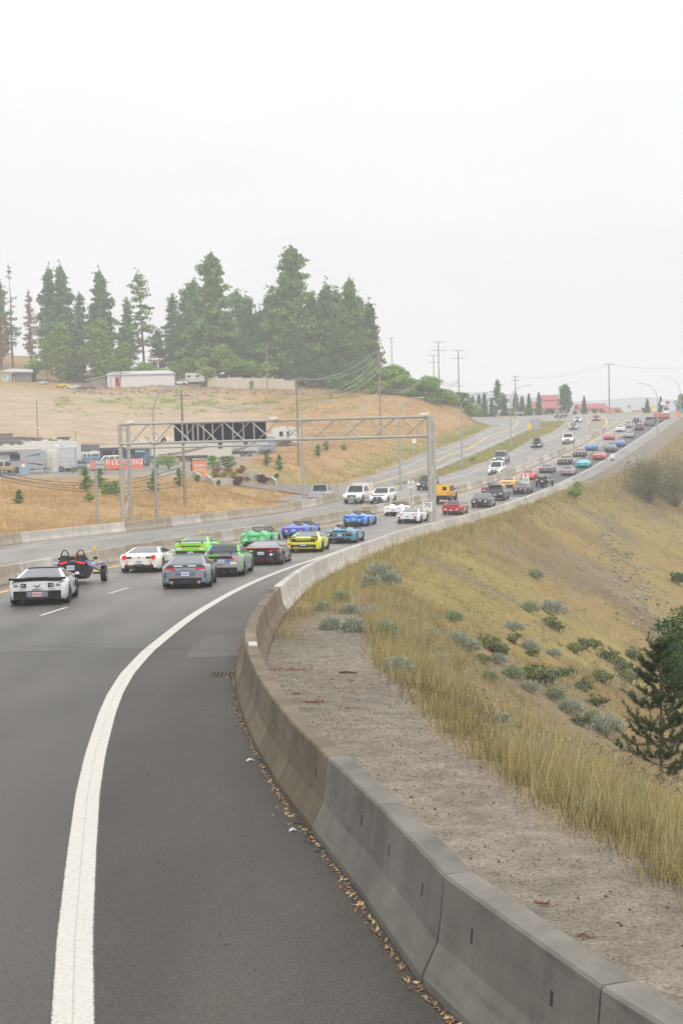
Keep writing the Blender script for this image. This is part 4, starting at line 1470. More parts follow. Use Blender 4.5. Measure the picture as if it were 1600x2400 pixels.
M_SILVW = paint('silver_white_paint', (0.62, 0.63, 0.65))
car('sports_coupe', 'silver-white coupe with black wing and quad exhausts, nearest of the convoy', 'car', CONVOY, 'super', M_SILVW, 92, 1418, tail='smoked', tailz=0.72, roof=M_CARBON, rear_m=mat('hazy_rear_glass', (0.10, 0.11, 0.12), 0.12, coat=0.5), diffuser=False, plates=False, extra=x_vette, fn=R1, heading=math.pi / 2 + 0.09, H=1.22)

# --- open three wheelers
def slingshot(label, body_m, px, py, lit=M_BRAKE, scale=1.0):
    root = empty('three_wheeler', (0, 0, 0), label=label, cat='three wheeler', group='open three wheelers in the convoy')
    mb = MB()
    # tapering tub: wide at the front axle, narrowing to the tail
    st = [(-1.05, 0.46, 0.40, 0.92), (-0.75, 0.60, 0.24, 0.98), (-0.2, 0.62, 0.20, 0.92), (0.6, 0.60, 0.20, 0.80), (1.1, 0.52, 0.22, 0.86), (1.6, 0.40, 0.26, 0.74), (1.95, 0.26, 0.30, 0.52)]
    vs, fs = [], []
    for y, hw, z0, z1 in st:
        sec = [(0, z0), (hw * 0.72, z0), (hw, (z0 + z1) / 2), (hw * 0.9, z1 - 0.05), (hw * 0.55, z1), (0, z1 + 0.02)]
        for x, z in sec + [(-x, z) for x, z in sec[-2:0:-1]]:
            vs.append((x, y, z))
    for i in range(len(st) - 1):
        for k in range(10):
            fs.append((i * 10 + k, (i + 1) * 10 + k, (i + 1) * 10 + (k + 1) % 10, i * 10 + (k + 1) % 10))
    fs += [tuple(range(10)), tuple(60 + k for k in reversed(range(10)))]
    mb.add(vs, fs)
    mb.build('body', M_BLACK, root, smooth=35)
    for s in (1, -1):
        mb = MB()
        mb.add([(s * 0.62, -0.9, 0.80), (s * 0.66, 0.2, 0.62), (s * 0.60, 1.0, 0.72), (s * 0.56, 0.9, 0.90), (s * 0.58, 0.0, 0.94), (s * 0.50, -1.0, 0.98),
                (s * 0.58, -0.9, 0.80), (s * 0.62, 0.2, 0.62), (s * 0.56, 1.0, 0.72), (s * 0.52, 0.9, 0.90), (s * 0.54, 0.0, 0.94), (s * 0.46, -1.0, 0.98)],
               [(0, 1, 2, 3, 4, 5), (11, 10, 9, 8, 7, 6)] + [(i, i + 6, (i + 1) % 6 + 6, (i + 1) % 6) for i in range(6)])
        mb.build('side_panel', body_m, root)
        mb = MB()     # fender wing over each front wheel
        mb.add([(s * 0.66, 0.75, 0.74), (s * 1.06, 0.75, 0.80), (s * 1.10, 1.55, 0.84), (s * 0.80, 1.75, 0.66), (s * 0.66, 0.75, 0.70), (s * 1.06, 0.75, 0.76), (s * 1.10, 1.55, 0.80), (s * 0.80, 1.75, 0.62)],
               [(0, 1, 2, 3), (7, 6, 5, 4), (0, 4, 5, 1), (1, 5, 6, 2), (2, 6, 7, 3), (3, 7, 4, 0)])
        mb.build('fender', body_m, root)
        mb = MB(); mb.tube([(s * 0.5, 1.2, 0.36), (s * 0.9, 1.2, 0.34)], 0.04, n=6); mb.tube([(s * 0.5, 1.3, 0.58), (s * 0.9, 1.2, 0.40)], 0.03, n=6)
        mb.build('suspension_arm', M_BLACK, root)
        add_wheel(root, s * 0.95, 1.2, 0.33, 0.22, M_RIMS)
        mb = MB()
        q = [(s * 0.32 + 0.17 * math.cos(t) , -0.72, 0.98 + 0.42 * math.sin(t)) for t in np.linspace(0, math.pi, 11)]
        q = [(s * 0.32 + 0.17, -0.72, 0.85)] + q + [(s * 0.32 - 0.17, -0.72, 0.85)]
        mb.tube(q, 0.026, n=6)
        mb.build('roll_hoop', M_BLACK, root)
        mb = MB(); mb.box(s * 0.32, -0.58, 0.90, 0.40, 0.14, 0.56, taper=0.7); mb.build('seat', M_CABIN, root)
        mb = MB(); mb.box(s * 0.72, 0.52, 1.0, 0.16, 0.08, 0.11); mb.tube([(s * 0.56, 0.56, 0.85), (s * 0.68, 0.54, 0.98)], 0.015, n=5); mb.build('wing_mirror', M_BLACK, root)
        mb = MB()
        mb.add([(s * 0.18, -1.08, 0.90), (s * 0.50, -1.06, 0.82), (s * 0.52, -1.06, 0.90), (s * 0.20, -1.08, 0.97), (s * 0.18, -0.98, 0.90), (s * 0.50, -0.96, 0.82), (s * 0.52, -0.96, 0.90), (s * 0.20, -0.98, 0.97)],
               [(0, 1, 2, 3), (7, 6, 5, 4), (0, 4, 5, 1), (1, 5, 6, 2), (2, 6, 7, 3), (3, 7, 4, 0)])
        mb.build('tail_lamp', lit, root)
    add_wheel(root, 0, -1.05, 0.33, 0.30, M_RIMS)
    mb = MB(); mb.tube([(0.2, -1.05, 0.33), (0.2, -0.4, 0.42)], 0.05, n=6); mb.tube([(-0.2, -1.05, 0.33), (-0.2, -0.4, 0.42)], 0.05, n=6); mb.build('swing_arm', M_BLACK, root)
    plate(root, 0.72, -1.42, 0.30, 0.17)
    mb = MB(); mb.tube([(0, -1.41, 0.72), (0, -1.05, 0.62)], 0.025, n=6); mb.box(0, -1.38, 0.55, 0.34, 0.03, 0.20); mb.build('plate_bracket', M_BLACK, root)
    mb = MB(); mb.tube([(0.35, -0.95, 0.42), (0.40, -0.2, 0.30)], 0.06, n=8); mb.build('exhaust', M_CHROME, root)
    mb = MB(); mb.add([(-0.42, 0.72, 0.86), (0.42, 0.72, 0.86), (0.34, 0.55, 1.08), (-0.34, 0.55, 1.08), (-0.42, 0.735, 0.86), (0.42, 0.735, 0.86), (0.34, 0.565, 1.08), (-0.34, 0.565, 1.08)], [(0, 1, 2, 3), (7, 6, 5, 4), (0, 4, 5, 1), (1, 5, 6, 2), (2, 6, 7, 3), (3, 7, 4, 0)])
    mb.build('windscreen', M_GLASSG, root)
    root.scale = (scale,) * 3
    place_car(root, px, py, 2.9, heading=math.pi / 2 + 0.03 if py > 1300 else None)
    return root
t = slingshot('blue and black open three wheeler beside the white coupe', paint('royal_blue_paint', (0.03, 0.08, 0.42)), 170, 1373, scale=1.0)
mb = MB(); mb.add([(0.02, -0.5, 1.0), (0.10, -0.5, 1.0), (0.14, -0.5, 1.26), (0.09, -0.5, 1.28), (0.02, -0.47, 1.0), (0.10, -0.47, 1.0), (0.14, -0.47, 1.26), (0.09, -0.47, 1.28)], [(0, 1, 2, 3), (7, 6, 5, 4), (0, 4, 5, 1), (1, 5, 6, 2), (2, 6, 7, 3), (3, 7, 4, 0)])
mb.build('pennant', M_LAMPR, t)

def x_458(root, L, W, d, yr, yf, wr):
    slab(root, 'centre_exhaust', M_BLACK, -0.20, 0.20, 0.31, 0.43, yr, 0.1, 0.02)
    for k in (-1, 0, 1):
        mb = MB(); mb.tube([(0.11 * k, yr - 0.04, 0.37), (0.11 * k, yr + 0.1, 0.37)], 0.045, n=10); mb.build('exhaust', M_CHROME, root)
    lamp_box(root, 'rear_vent', M_BLACK, wr * 0.40, wr * 0.70, tzz - 0.05, tzz + 0.05, yr, 0.04)
    lamp_box(root, 'reflector', M_BRAKE, wr * 0.62, wr * 0.72, 0.40, 0.50, yr, 0.04)
    lamp_box(root, 'lower_vent', M_BLACK, wr * 0.30, wr * 0.70, 0.24, 0.40, yr, 0.05)
    lamp_box(root, 'decal', mat('grey_decal', (0.35, 0.38, 0.44), 0.5), wr * 0.55, wr * 0.78, 0.56, 0.60, yr, 0.02)
    mb = MB(); mb.bb(-0.022, 0.022, yr - 0.014, yr + 0.01, 0.70, 0.79); mb.bb(-0.01, 0.035, yr - 0.014, yr + 0.01, 0.76, 0.79); mb.build('emblem', M_BLACK, root)
tzz = 0.76
M_WHITEP = paint('white_paint', (0.74, 0.72, 0.67))
car('sports_coupe', 'white coupe with round red tail lamps and bronze wheels', 'car', CONVOY, 'super', M_WHITEP, 330, 1342, tail='round', tailz=0.77, rim=M_RIMG, glass=M_GLASS, rear_m=M_GLASSG, plate_z=0.55, extra=x_458, diffuser=True, heading=math.pi / 2 - 0.06)

def x_hura(root, L, W, d, yr, yf, wr):
    slab(root, 'engine_grille', M_BLACK, -wr * 0.52, wr * 0.52, 0.70, 0.76, yr, 0.05, 0.016)
    slab(root, 'rear_bumper_insert', M_BLACK, -wr * 0.95, wr * 0.95, 0.22, 0.46, yr, 0.08, 0.02)
    lamp_box(root, 'decal', M_DECAL, wr * 0.60, wr * 0.93, 0.52, 0.62, yr, 0.02)
car('sports_coupe', 'lime green coupe with thin black wing ahead of grey coupe', 'car', CONVOY, 'super', paint('lime_paint', (0.22, 0.62, 0.02)), 450, 1309, tail='wedge', tailz=0.72, spoiler=(M_CARBON, 0.16, 0.84), extra=x_hura, plate_z=0.34, rear_m=M_GLASSG, diffuser=False)

def x_supra(root, L, W, d, yr, yf, wr):
    slab(root, 'rear_bumper_insert', M_CARBON, -wr * 0.78, wr * 0.78, 0.20, 0.44, yr, 0.1, 0.02)
    for s in (1, -1):
        mb = MB(); mb.tube([(s * wr * 0.66, yr - 0.05, 0.27), (s * wr * 0.66, yr + 0.1, 0.27)], 0.065, n=12); mb.build('exhaust', M_CHROME, root)
        mb = MB(); mb.box(s * (wr * 0.96), yr + 0.03, 0.55, 0.05, 0.08, 0.22); mb.build('side_duct', M_BLACK, root)
    slab(root, 'diffuser_centre', M_BLACK, -0.17, 0.17, 0.21, 0.40, yr, 0.1, 0.03)
    lamp_box(root, 'reflector', M_LAMPR, wr * 0.48, wr * 0.70, 0.42, 0.45, yr - 0.012, 0.04)
    slab(root, 'plate_recess', mat('grey_recess', (0.12, 0.15, 0.19), 0.4), -0.36, 0.36, 0.52, 0.66, yr, 0.03, 0.012)
    mb = MB(); mb.add([(-0.72, yr + 0.06, 0.90), (0.72, yr + 0.06, 0.90), (0.62, yr + 0.02, 0.99), (-0.62, yr + 0.02, 0.99), (-0.72, yr + 0.32, 0.92), (0.72, yr + 0.32, 0.92)], [(0, 1, 2, 3), (3, 2, 5, 4), (0, 3, 4), (1, 5, 2)])
    mb.build('spoiler', M_SUPRA, root)
    mb = MB(); mb.tube([(0.70, yr + 2.12, 1.06), (0.80, yr + 2.02, 1.02), (0.84, yr + 1.90, 1.00), (0.80, yr + 1.78, 1.04), (0.72, yr + 1.70, 1.08)], 0.045, 0.055, n=8); mb.build('driver_arm', M_SKIN, root, smooth=60)
    lamp_box(root, 'decal', M_DECAL, 0.10, 0.42, 0.90, 0.955, yr + 0.045, 0.02)
M_SUPRA = paint('nardo_blue_paint', (0.165, 0.195, 0.23))
car('sports_coupe', 'blue-grey coupe with ducktail in the right lane', 'car', CONVOY, 'gt', M_SUPRA, 437, 1379, tail='wedge', tailz=0.79, plate_z=0.60, roof=M_SUPRA, mirror=M_BLACK, rear_m=mat('dim_glass', (0.10, 0.11, 0.12), 0.12, coat=0.5), extra=x_supra, diffuser=False, heading=math.pi / 2 + 0.02)

def wrap_material():
    m = bpy.data.materials.new('camouflage_wrap'); m.use_nodes = True
    nt = m.node_tree; b = nt.nodes['Principled BSDF']; b.inputs['Roughness'].default_value = 0.35; b.inputs['Coat Weight'].default_value = 0.4
    tc = nt.nodes.new('ShaderNodeTexCoord'); v = nt.nodes.new('ShaderNodeTexVoronoi'); v.inputs['Scale'].default_value = 2.6
    n = nt.nodes.new('ShaderNodeTexNoise'); n.inputs['Scale'].default_value = 2.4
    va = nt.nodes.new('ShaderNodeMixRGB'); va.inputs[0].default_value = 0.35
    nt.links.new(tc.outputs['Object'], n.inputs['Vector']); nt.links.new(tc.outputs['Object'], va.inputs[1]); nt.links.new(n.outputs['Color'], va.inputs[2]); nt.links.new(va.outputs[0], v.inputs['Vector'])
    sp_ = nt.nodes.new('ShaderNodeSeparateXYZ'); nt.links.new(v.outputs['Color'], sp_.inputs[0])
    rp = nt.nodes.new('ShaderNodeValToRGB'); rp.color_ramp.interpolation = 'CONSTANT'
    cols = [(0.0, (0.30, 0.30, 0.30)), (0.22, (0.12, 0.55, 0.05)), (0.45, (0.25, 0.24, 0.24)), (0.6, (0.08, 0.45, 0.38)), (0.72, (0.14, 0.52, 0.06)), (0.88, (0.42, 0.27, 0.22)), (0.94, (0.10, 0.18, 0.42))]
    e = rp.color_ramp.elements
    e[0].position, e[0].color = cols[0][0], (*cols[0][1], 1); e[1].position, e[1].color = cols[1][0], (*cols[1][1], 1)
    for p, c in cols[2:]:
        q = e.new(p); q.color = (*c, 1)
    nt.links.new(sp_.outputs[0], rp.inputs[0]); nt.links.new(rp.outputs[0], b.inputs['Base Color'])
    return m
M_WRAP = wrap_material()
def x_amg(root, L, W, d, yr, yf, wr):
    slab(root, 'rear_bumper_insert', M_CARBON, -wr * 0.9, wr * 0.9, 0.22, 0.44, yr, 0.1, 0.03)
    for k in range(4):
        mb = MB(); mb.box(-0.45 + 0.3 * k, yr - 0.05, 0.27, 0.05, 0.14, 0.14); mb.build('diffuser_fin', M_CHROME, root)
    slab(root, 'window_banner', M_DECAL, -0.52, 0.52, 1.25, 1.31, -1.16, 0.01, 0.03)
    mb = MB(); mb.box(0, yr + 0.22, 1.17, W * 0.86, 0.28, 0.03)
    for s in (1, -1): mb.box(s * 0.42, yr + 0.25, 1.09, 0.03, 0.16, 0.18)
    mb.build('spoiler', M_BLACK, root)
    slab(root, 'trunk_panel', M_CARBON, -wr * 0.62, wr * 0.62, 0.86, 0.96, yr, 0.04, 0.016)
car('sports_sedan', 'sedan in green and grey camouflage wrap with roof-wide wing', 'car', CONVOY, 'sedan', M_WRAP, 520, 1352, tail=None, tailz=0.82, roof=mat('matt_grey_paint', (0.16, 0.16, 0.17), 0.45), rim=M_RIM, plate_z=0.72, decals=True, extra=x_amg, diffuser=False)

M_PGREEN = paint('python_green_paint', (0.02, 0.46, 0.10))
def x_boxster(root, L, W, d, yr, yf, wr):
    slab(root, 'lamp_bar', M_BLACK, -wr * 0.95, wr * 0.95, 0.765, 0.80, yr, 0.04, 0.014)
    slab(root, 'lower_grille', M_BLACK, -wr * 0.7, wr * 0.7, 0.24, 0.38, yr, 0.06, 0.016)
    mb = MB(); mb.box(W / 2 - 0.03, 0.1, 0.62, 0.02, 0.42, 0.30); mb.build('decal', M_DECAL, root)
car('convertible', 'emerald green convertible with its roof down', 'car', CONVOY, 'gt', M_PGREEN, 598, 1283, tail=None, tailz=0.70, lit=M_LAMPW, conv=True, plate_z=0.56, decals=True, extra=x_boxster, diffuser=False)

def x_c8(root, L, W, d, yr, yf, wr):
    slab(root, 'rear_bumper_insert', M_CARBON, -wr * 0.9, wr * 0.9, 0.22, 0.42, yr, 0.1, 0.02)
    mb = MB()
    for s in (1, -1):
        mb.box(s * wr * 0.80, yr - 0.01, 0.56, wr * 0.24, 0.05, 0.13, taper=0.8)
    mb.build('side_duct', M_BLACK, root)
def c8(label, m, px, py, conv=False, lit=M_LAMPR, wing=None, **k):
    ex = x_c8
    if k.pop('red_trim', False):
        def ex(root, L, W, d, yr, yf, wr):
            x_c8(root, L, W, d, yr, yf, wr)
            for q in range(6):
                mb = MB(); mb.box(-0.55 + 0.22 * q, yr - 0.03, 0.28, 0.025, 0.08, 0.16); mb.build('diffuser_fin', M_LAMPR, root)
            mb = MB(); mb.box(W * 0.5, 0.1, 0.22, 0.04, 1.4, 0.05); mb.build('side_skirt', M_LAMPR, root)
    return car('sports_coupe' if not conv else 'convertible', label, 'car', CONVOY, 'super', m, px, py, tail='wedge', tailz=0.76, conv=conv, lit=lit, decals=True, plate_z=0.64, spoiler=wing, extra=ex, diffuser=True, **k)
M_BLK = paint('black_paint', (0.022, 0.023, 0.026), 0.25)
M_GREYROOF = mat('silver_roof', (0.30, 0.31, 0.32), 0.3, coat=0.5)
c8('black coupe with red wing edge and red mirrors beside the camouflage sedan', M_BLK, 614, 1325, roof=M_GREYROOF, rear_m=mat('pale_glass', (0.22, 0.23, 0.24), 0.2, coat=0.5), wing=(M_LAMPR, 0.05, 0.92), mirror=M_LAMPR, red_trim=True, rim=M_RIMS)
def x_mcl(root, L, W, d, yr, yf, wr):
    slab(root, 'rear_mesh', M_BLACK, -wr * 0.84, wr * 0.84, 0.66, 0.76, yr, 0.06, 0.016)
    lamp_box(root, 'lamp_housing', M_BLACK, wr * 0.50, wr * 0.98, 0.68, 0.83, yr, 0.06, slant=0.02, out=0.02)
    slab(root, 'rear_bumper_insert', M_BLACK, -wr * 0.86, wr * 0.86, 0.30, 0.50, yr, 0.08, 0.02)
    mb = MB(); mb.box(0, yr + 0.06, 0.885, W * 0.72, 0.22, 0.05); mb.build('spoiler', M_MCY, root)
    slab(root, 'bumper_lip', M_MCY, -wr * 0.72, wr * 0.72, 0.26, 0.30, yr, 0.04, 0.03)
M_MCY = paint('acid_yellow_paint', (0.66, 0.66, 0.02))
car('sports_coupe', 'acid yellow coupe with arched black rear vents', 'car', CONVOY, 'super', M_MCY, 713, 1295, tail='none_', tailz=0.92, lit=M_LAMPD, roof=M_GLASSG, rear_m=M_GLASSG, plate_z=0.50, extra=x_mcl, rim=M_RIM)
c8('royal blue convertible with silver fairings ahead of the green one', paint('cobalt_paint', (0.015, 0.10, 0.55)), 691, 1263, conv=True, roof=None, rim=M_RIMS)
def x_evo(root, L, W, d, yr, yf, wr):
    slab(root, 'rear_bumper_insert', M_BLACK, -wr * 0.94, wr * 0.94, 0.52, 0.68, yr, 0.06, 0.018)
    for s in (1, -1):
        mb = MB(); mb.tube([(s * 0.34, yr - 0.05, 0.60), (s * 0.34, yr + 0.1, 0.60)], 0.08, n=12); mb.build('exhaust', M_CHROME, root)
    mb = MB(); mb.box(0, yr + 0.05, 0.90, W * 0.46, 0.2, 0.05); mb.build('spoiler', M_AEGEAN, root)
M_AEGEAN = paint('aegean_paint', (0.05, 0.26, 0.40))
car('convertible', 'teal blue open roadster with twin high exhausts', 'car', CONVOY, 'super', M_AEGEAN, 798, 1274, conv=True, tail='wedge', tailz=0.78, plate_z=0.60, extra=x_evo, rim=M_RIMS)
c8('bright blue convertible with dark windscreen frame beyond the teal roadster', paint('azure_paint', (0.02, 0.26, 0.78)), 831, 1234, conv=True, lit=M_LAMPD, wing=(paint('azure_paint', (0, 0, 0)), 0.04, 0.88))
car('convertible', 'white convertible beside the median ahead of the bright blue one', 'car', CONVOY, 'super', paint('bright_white_paint', (0.80, 0.80, 0.80)), 923, 1209, conv=True, tail='wedge', tailz=0.76, plate_z=0.56)
c8('white coupe with black diffuser just left of the speed sign', paint('bright_white_paint', (0, 0, 0)), 956, 1227, rear_m=M_GLASSG, wing=(paint('bright_white_paint', (0, 0, 0)), 0.04, 0.9), rim=M_RIM)

# boxy yellow off-roader
def hummer():
    root = empty('off_roader', (0, 0, 0), label='boxy yellow off-roader with square rear windows behind the gantry leg', cat='off-roader', group=CONVOY)
    Y = paint('taxi_yellow_paint', (0.80, 0.42, 0.0))
    W, L = 2.18, 4.7
    link('body', body_mesh(L, W, [(0, 1.22), (0.62, 1.22), (0.64, 1.20), (1, 1.12)], [(0, 0.97), (0.03, 1), (0.97, 1), (1, 0.96)], 0.60, (-1.55, 1.6), 0.56, 0.46, Y, tumble=0.02, crown=0.01), root)
    mb = MB(); mb.bb(-0.75, 0.75, -L / 2 + 0.1, L / 2 - 0.1, 0.42, 1.0); mb.build('underbody', M_UNDER, root)
    cabin(root, Y, W, -L / 2 + 0.02, -L / 2 + 0.10, 0.35, 0.80, 1.18, 1.90, 1.20, 0.96, 0.90, pillars=2, rear_glass=False)
    for s in (1, -1):
        slab(root, 'rear_window', M_GLASS, s * 0.52 - 0.2, s * 0.52 + 0.2, 1.36, 1.72, -L / 2 + 0.06, 0.06, 0.03)
        mb = MB(); mb.tube([(s * 0.90, -L / 2 - 0.02, 1.10), (s * 0.90, -L / 2 + 0.1, 1.10)], 0.08, n=12); mb.build('tail_lamp', M_LAMPR, root)
        lamp_box(root, 'decal', M_DECAL, 0.30, 0.70, 1.18, 1.26, -L / 2 - 0.0, 0.02)
    slab(root, 'bumper', M_BLACK, -1.02, 1.02, 0.56, 0.86, -L / 2, 0.1, 0.05)
    for y in (-1.55, 1.6):
        for s in (1, -1):
            add_wheel(root, s * 0.93, y, 0.46, 0.30, M_RIM)
    mirrors(root, M_BLACK, W, 0.65, 1.40)
    plate(root, 1.0, -L / 2, x=-0.3)
    place_car(root, 1031, 1181, L)
hummer()
M_CRIMSON = paint('crimson_paint', (0.42, 0.015, 0.03))
def x_r32(root, L, W, d, yr, yf, wr):
    mb = MB(); mb.box(0, yr + 0.14, 1.12, W * 0.84, 0.28, 0.045)
    for s in (1, -1): mb.box(s * W * 0.40, yr + 0.16, 1.06, 0.05, 0.26, 0.14)
    mb.build('spoiler', M_CRIMSON, root)
    for s in (1, -1):
        for q in (0.55, 0.82):
            mb = MB(); mb.tube([(s * wr * q, yr - 0.03, 0.84), (s * wr * q, yr + 0.1, 0.84)], 0.075, n=10); mb.build('tail_lamp', M_LAMPR, root)
car('sports_coupe', 'crimson red coupe with tall wing right of the speed sign', 'car', CONVOY, 'sedan', M_CRIMSON, 1058, 1207, tail='none_', decals=True, extra=x_r32, plate_z=0.50, rim=M_RIMS, scale=0.95, H=1.34, pillars=0)
M_MIDN = paint('midnight_paint', (0.03, 0.035, 0.045), 0.25)
car('sedan', 'black sedan with red tail lamps and white bumper decals', 'car', CONVOY, 'sedan', M_MIDN, 1125, 1190, lit=M_BRAKE, tailz=0.84, decals=True, plate_z=0.78, rear_m=M_GLASSG, rim=M_RIMS)
def x_urus(root, L, W, d, yr, yf, wr):
    slab(root, 'rear_bumper_insert', M_CARBON, -wr * 0.8, wr * 0.8, 0.32, 0.56, yr, 0.08, 0.02)
    mb = MB(); mb.box(0, -1.98, 1.66, W * 0.68, 0.3, 0.04); mb.build('spoiler', M_CARBON, root)
car('coupe_suv', 'black coupe-style crossover beyond the black sedan', 'car', CONVOY, 'suv', paint('carbon_paint', (0.05, 0.05, 0.055), 0.3), 1160, 1174, tail='bar', lit=M_LAMPD, tailz=0.98, extra=x_urus, plate_z=0.66, decals=True, H=1.62, diffuser=False)
car('convertible', 'dark red and black convertible half hidden by the black crossover', 'car', CONVOY, 'gt', paint('maroon_paint', (0.12, 0.012, 0.02)), 1146, 1159, conv=True, decals=True, tailz=0.72)
M_GALL = paint('amber_paint', (0.86, 0.42, 0.01))
def x_gall(root, L, W, d, yr, yf, wr):
    slab(root, 'engine_grille', M_BLACK, -wr * 0.5, wr * 0.5, 0.66, 0.72, yr, 0.05, 0.016)
    slab(root, 'rear_bumper_insert', M_BLACK, -wr * 0.9, wr * 0.9, 0.20, 0.34, yr, 0.05, 0.018)
car('sports_coupe', 'amber yellow coupe with black rear slots beside the median', 'car', CONVOY, 'super', M_GALL, 1188, 1143, lit=M_LAMPR, tailz=0.72, extra=x_gall, decals=True, plate_z=0.46)
car('sports_coupe', 'black coupe with red tail lamp behind the fifty sign', 'car', CONVOY, 'gt', M_MIDN, 1220, 1158, tail='bar', lit=M_BRAKE, tailz=0.80, decals=True)
slingshot('silver and black open three wheeler by the right edge line', paint('silver_paint', (0.32, 0.33, 0.34), metal=0.4), 1270, 1142, lit=M_LAMPR)
car('sports_coupe', 'orange-red coupe with rounded tail beyond the amber one', 'car', CONVOY, 'gt', paint('scarlet_orange_paint', (0.75, 0.06, 0.02)), 1236, 1125, tail='bar', tailz=0.76, roof=None, decals=True)
car('sports_coupe', 'graphite grey coupe with red lamps left of the silver one', 'car', CONVOY, 'super', paint('graphite_paint', (0.10, 0.105, 0.12)), 1278, 1109, lit=M_BRAKE, tailz=0.72)
car('sports_coupe', 'silver coupe with dark bumper behind the turquoise one', 'car', CONVOY, 'gt', paint('mid_silver_paint', (0.26, 0.27, 0.30), metal=0.2), 1328, 1115, tail='bar', tailz=0.78, rim=M_RIMS)
car('sports_coupe', 'turquoise coupe with black V-shaped tail', 'car', CONVOY, 'super', paint('turquoise_paint', (0.0, 0.42, 0.45)), 1364, 1097, tail='wedge', lit=M_LAMPD, tailz=0.78, rear_m=paint('turquoise_paint', (0, 0, 0)), plate_z=0.56)
car('convertible', 'black convertible with pale decals beside the median', 'car', CONVOY, 'super', M_BLK, 1320, 1089, conv=True, decals=True, tailz=0.74)
car('sports_coupe', 'black coupe with red lamps and pale plate, ahead of the black convertible', 'car', CONVOY, 'super', M_MIDN, 1355, 1071, lit=M_LAMPR, tailz=0.76, decals=True, rear_m=M_GLASSG, roof=M_CARBON)
M_ROSSO = paint('signal_red_paint', (0.60, 0.012, 0.03))
car('sports_coupe', 'bright red coupe ahead of the turquoise one', 'car', CONVOY, 'super', M_ROSSO, 1402, 1078, tail='round', tailz=0.74, rear_m=M_GLASSG)
car('sports_coupe', 'sky blue coupe next to the median barrier', 'car', CONVOY, 'super', paint('sky_blue_paint', (0.02, 0.24, 0.62)), 1382, 1056, tail='wedge', lit=M_LAMPD, tailz=0.78, rear_m=M_GLASSG)
car('sports_coupe', 'dark navy coupe between the red coupe and the blue one in the right lane', 'car', CONVOY, 'gt', paint('deep_navy_paint', (0.035, 0.045, 0.07)), 1429, 1060, tailz=0.78, lit=M_LAMPR, rear_m=M_GLASSG)
car('sports_coupe', 'mid blue coupe with pale bumper decals in the right lane', 'car', CONVOY, 'super', paint('ultramarine_paint', (0.03, 0.09, 0.42)), 1449, 1047, tailz=0.74, lit=M_LAMPD, decals=True, rear_m=M_GLASSG)
car('sports_coupe', 'red coupe with pale stripes beside the yellow line', 'car', CONVOY, 'super', M_ROSSO, 1425, 1031, tailz=0.74, decals=True, rear_m=M_GLASSG, roof=M_DECAL)
car('sports_coupe', 'silver grey coupe ahead of the mid blue one', 'car', CONVOY, 'gt', paint('light_silver_paint', (0.34, 0.36, 0.40), metal=0.2), 1472, 1027, tailz=0.78)
car('sports_coupe', 'white low coupe beside the yellow line near the crest', 'car', CONVOY, 'super', paint('bright_white_paint', (0, 0, 0)), 1452, 1012, tailz=0.74, lit=M_LAMPD)
car('sedan', 'pale silver sedan ahead of the white low coupe', 'car', CONVOY, 'sedan', paint('pale_silver_paint', (0.42, 0.43, 0.43)), 1470, 1003, tail='bar', lit=M_LAMPD, tailz=0.9)
car('sedan', 'black sedan with glowing red lamps near the crest', 'car', CONVOY, 'sedan', M_MIDN, 1496, 1009, lit=M_BRAKE, tailz=0.86)
slingshot('small dark blue three wheeler near the crest', paint('royal_blue_paint', (0, 0, 0)), 1490, 993, lit=M_LAMPD)
def pick(label, m, px, py, front=True, canopy=None, lit=None, group=ONCOMING, fn=None, name='pickup_truck', ground_place=None, heading=None):
    def ex(root, L, W, d, yr, yf, wr):
        mb = MB(); mb.bb(-W * 0.40, W * 0.40, yr + 0.08, -0.80, 0.80, 1.19); mb.build('load_bed', M_UNDER, root)
        mb = MB(); mb.box(0, yf + 0.03, 0.58, W * 0.96, 0.14, 0.22); mb.build('front_bumper', M_CHROME, root)
        mb = MB(); mb.box(0, yr - 0.03, 0.60, W * 0.94, 0.14, 0.18); mb.build('rear_bumper', M_CHROME, root)
        if canopy:
            mb = MB(); mb.box(0, (yr - 0.75) / 2, 1.62, W * 0.90, -0.75 - yr - 0.08, 0.92, taper=0.94); mb.build('canopy', canopy, root)
    return car(name, label, 'truck', group, 'pickup', m, px, py, front=front, lit=lit, extra=ex, tail='tall', tailz=0.98, diffuser=False, rim=M_RIMS, fn=fn, plate_z=0.7, ground_place=ground_place, heading=heading)
pick('silver pickup truck in the right lane at the crest', paint('mid_silver_paint', (0, 0, 0)), 1520, 998, front=False, group=CONVOY)
pick('dark pickup with an orange tailgate panel at the crest', M_MIDN, 1540, 989, front=False, canopy=mat('orange_canvas', (0.55, 0.14, 0.06), 0.7), group=CONVOY)
car('sedan', 'small red car at the top of the hill behind the lamp post', 'car', CONVOY, 'sedan', M_ROSSO, 1559, 982, tailz=0.9)
car('delivery_van', 'white van ahead of the red car on the crest', 'van', CONVOY, 'suv', M_WHITEP, 1560, 972, tailz=1.0, diffuser=False, H=2.0)
pick('blue pickup at the right edge of the crest', paint('steel_blue_paint', (0.10, 0.20, 0.42)), 1592, 969, front=False, group=CONVOY)

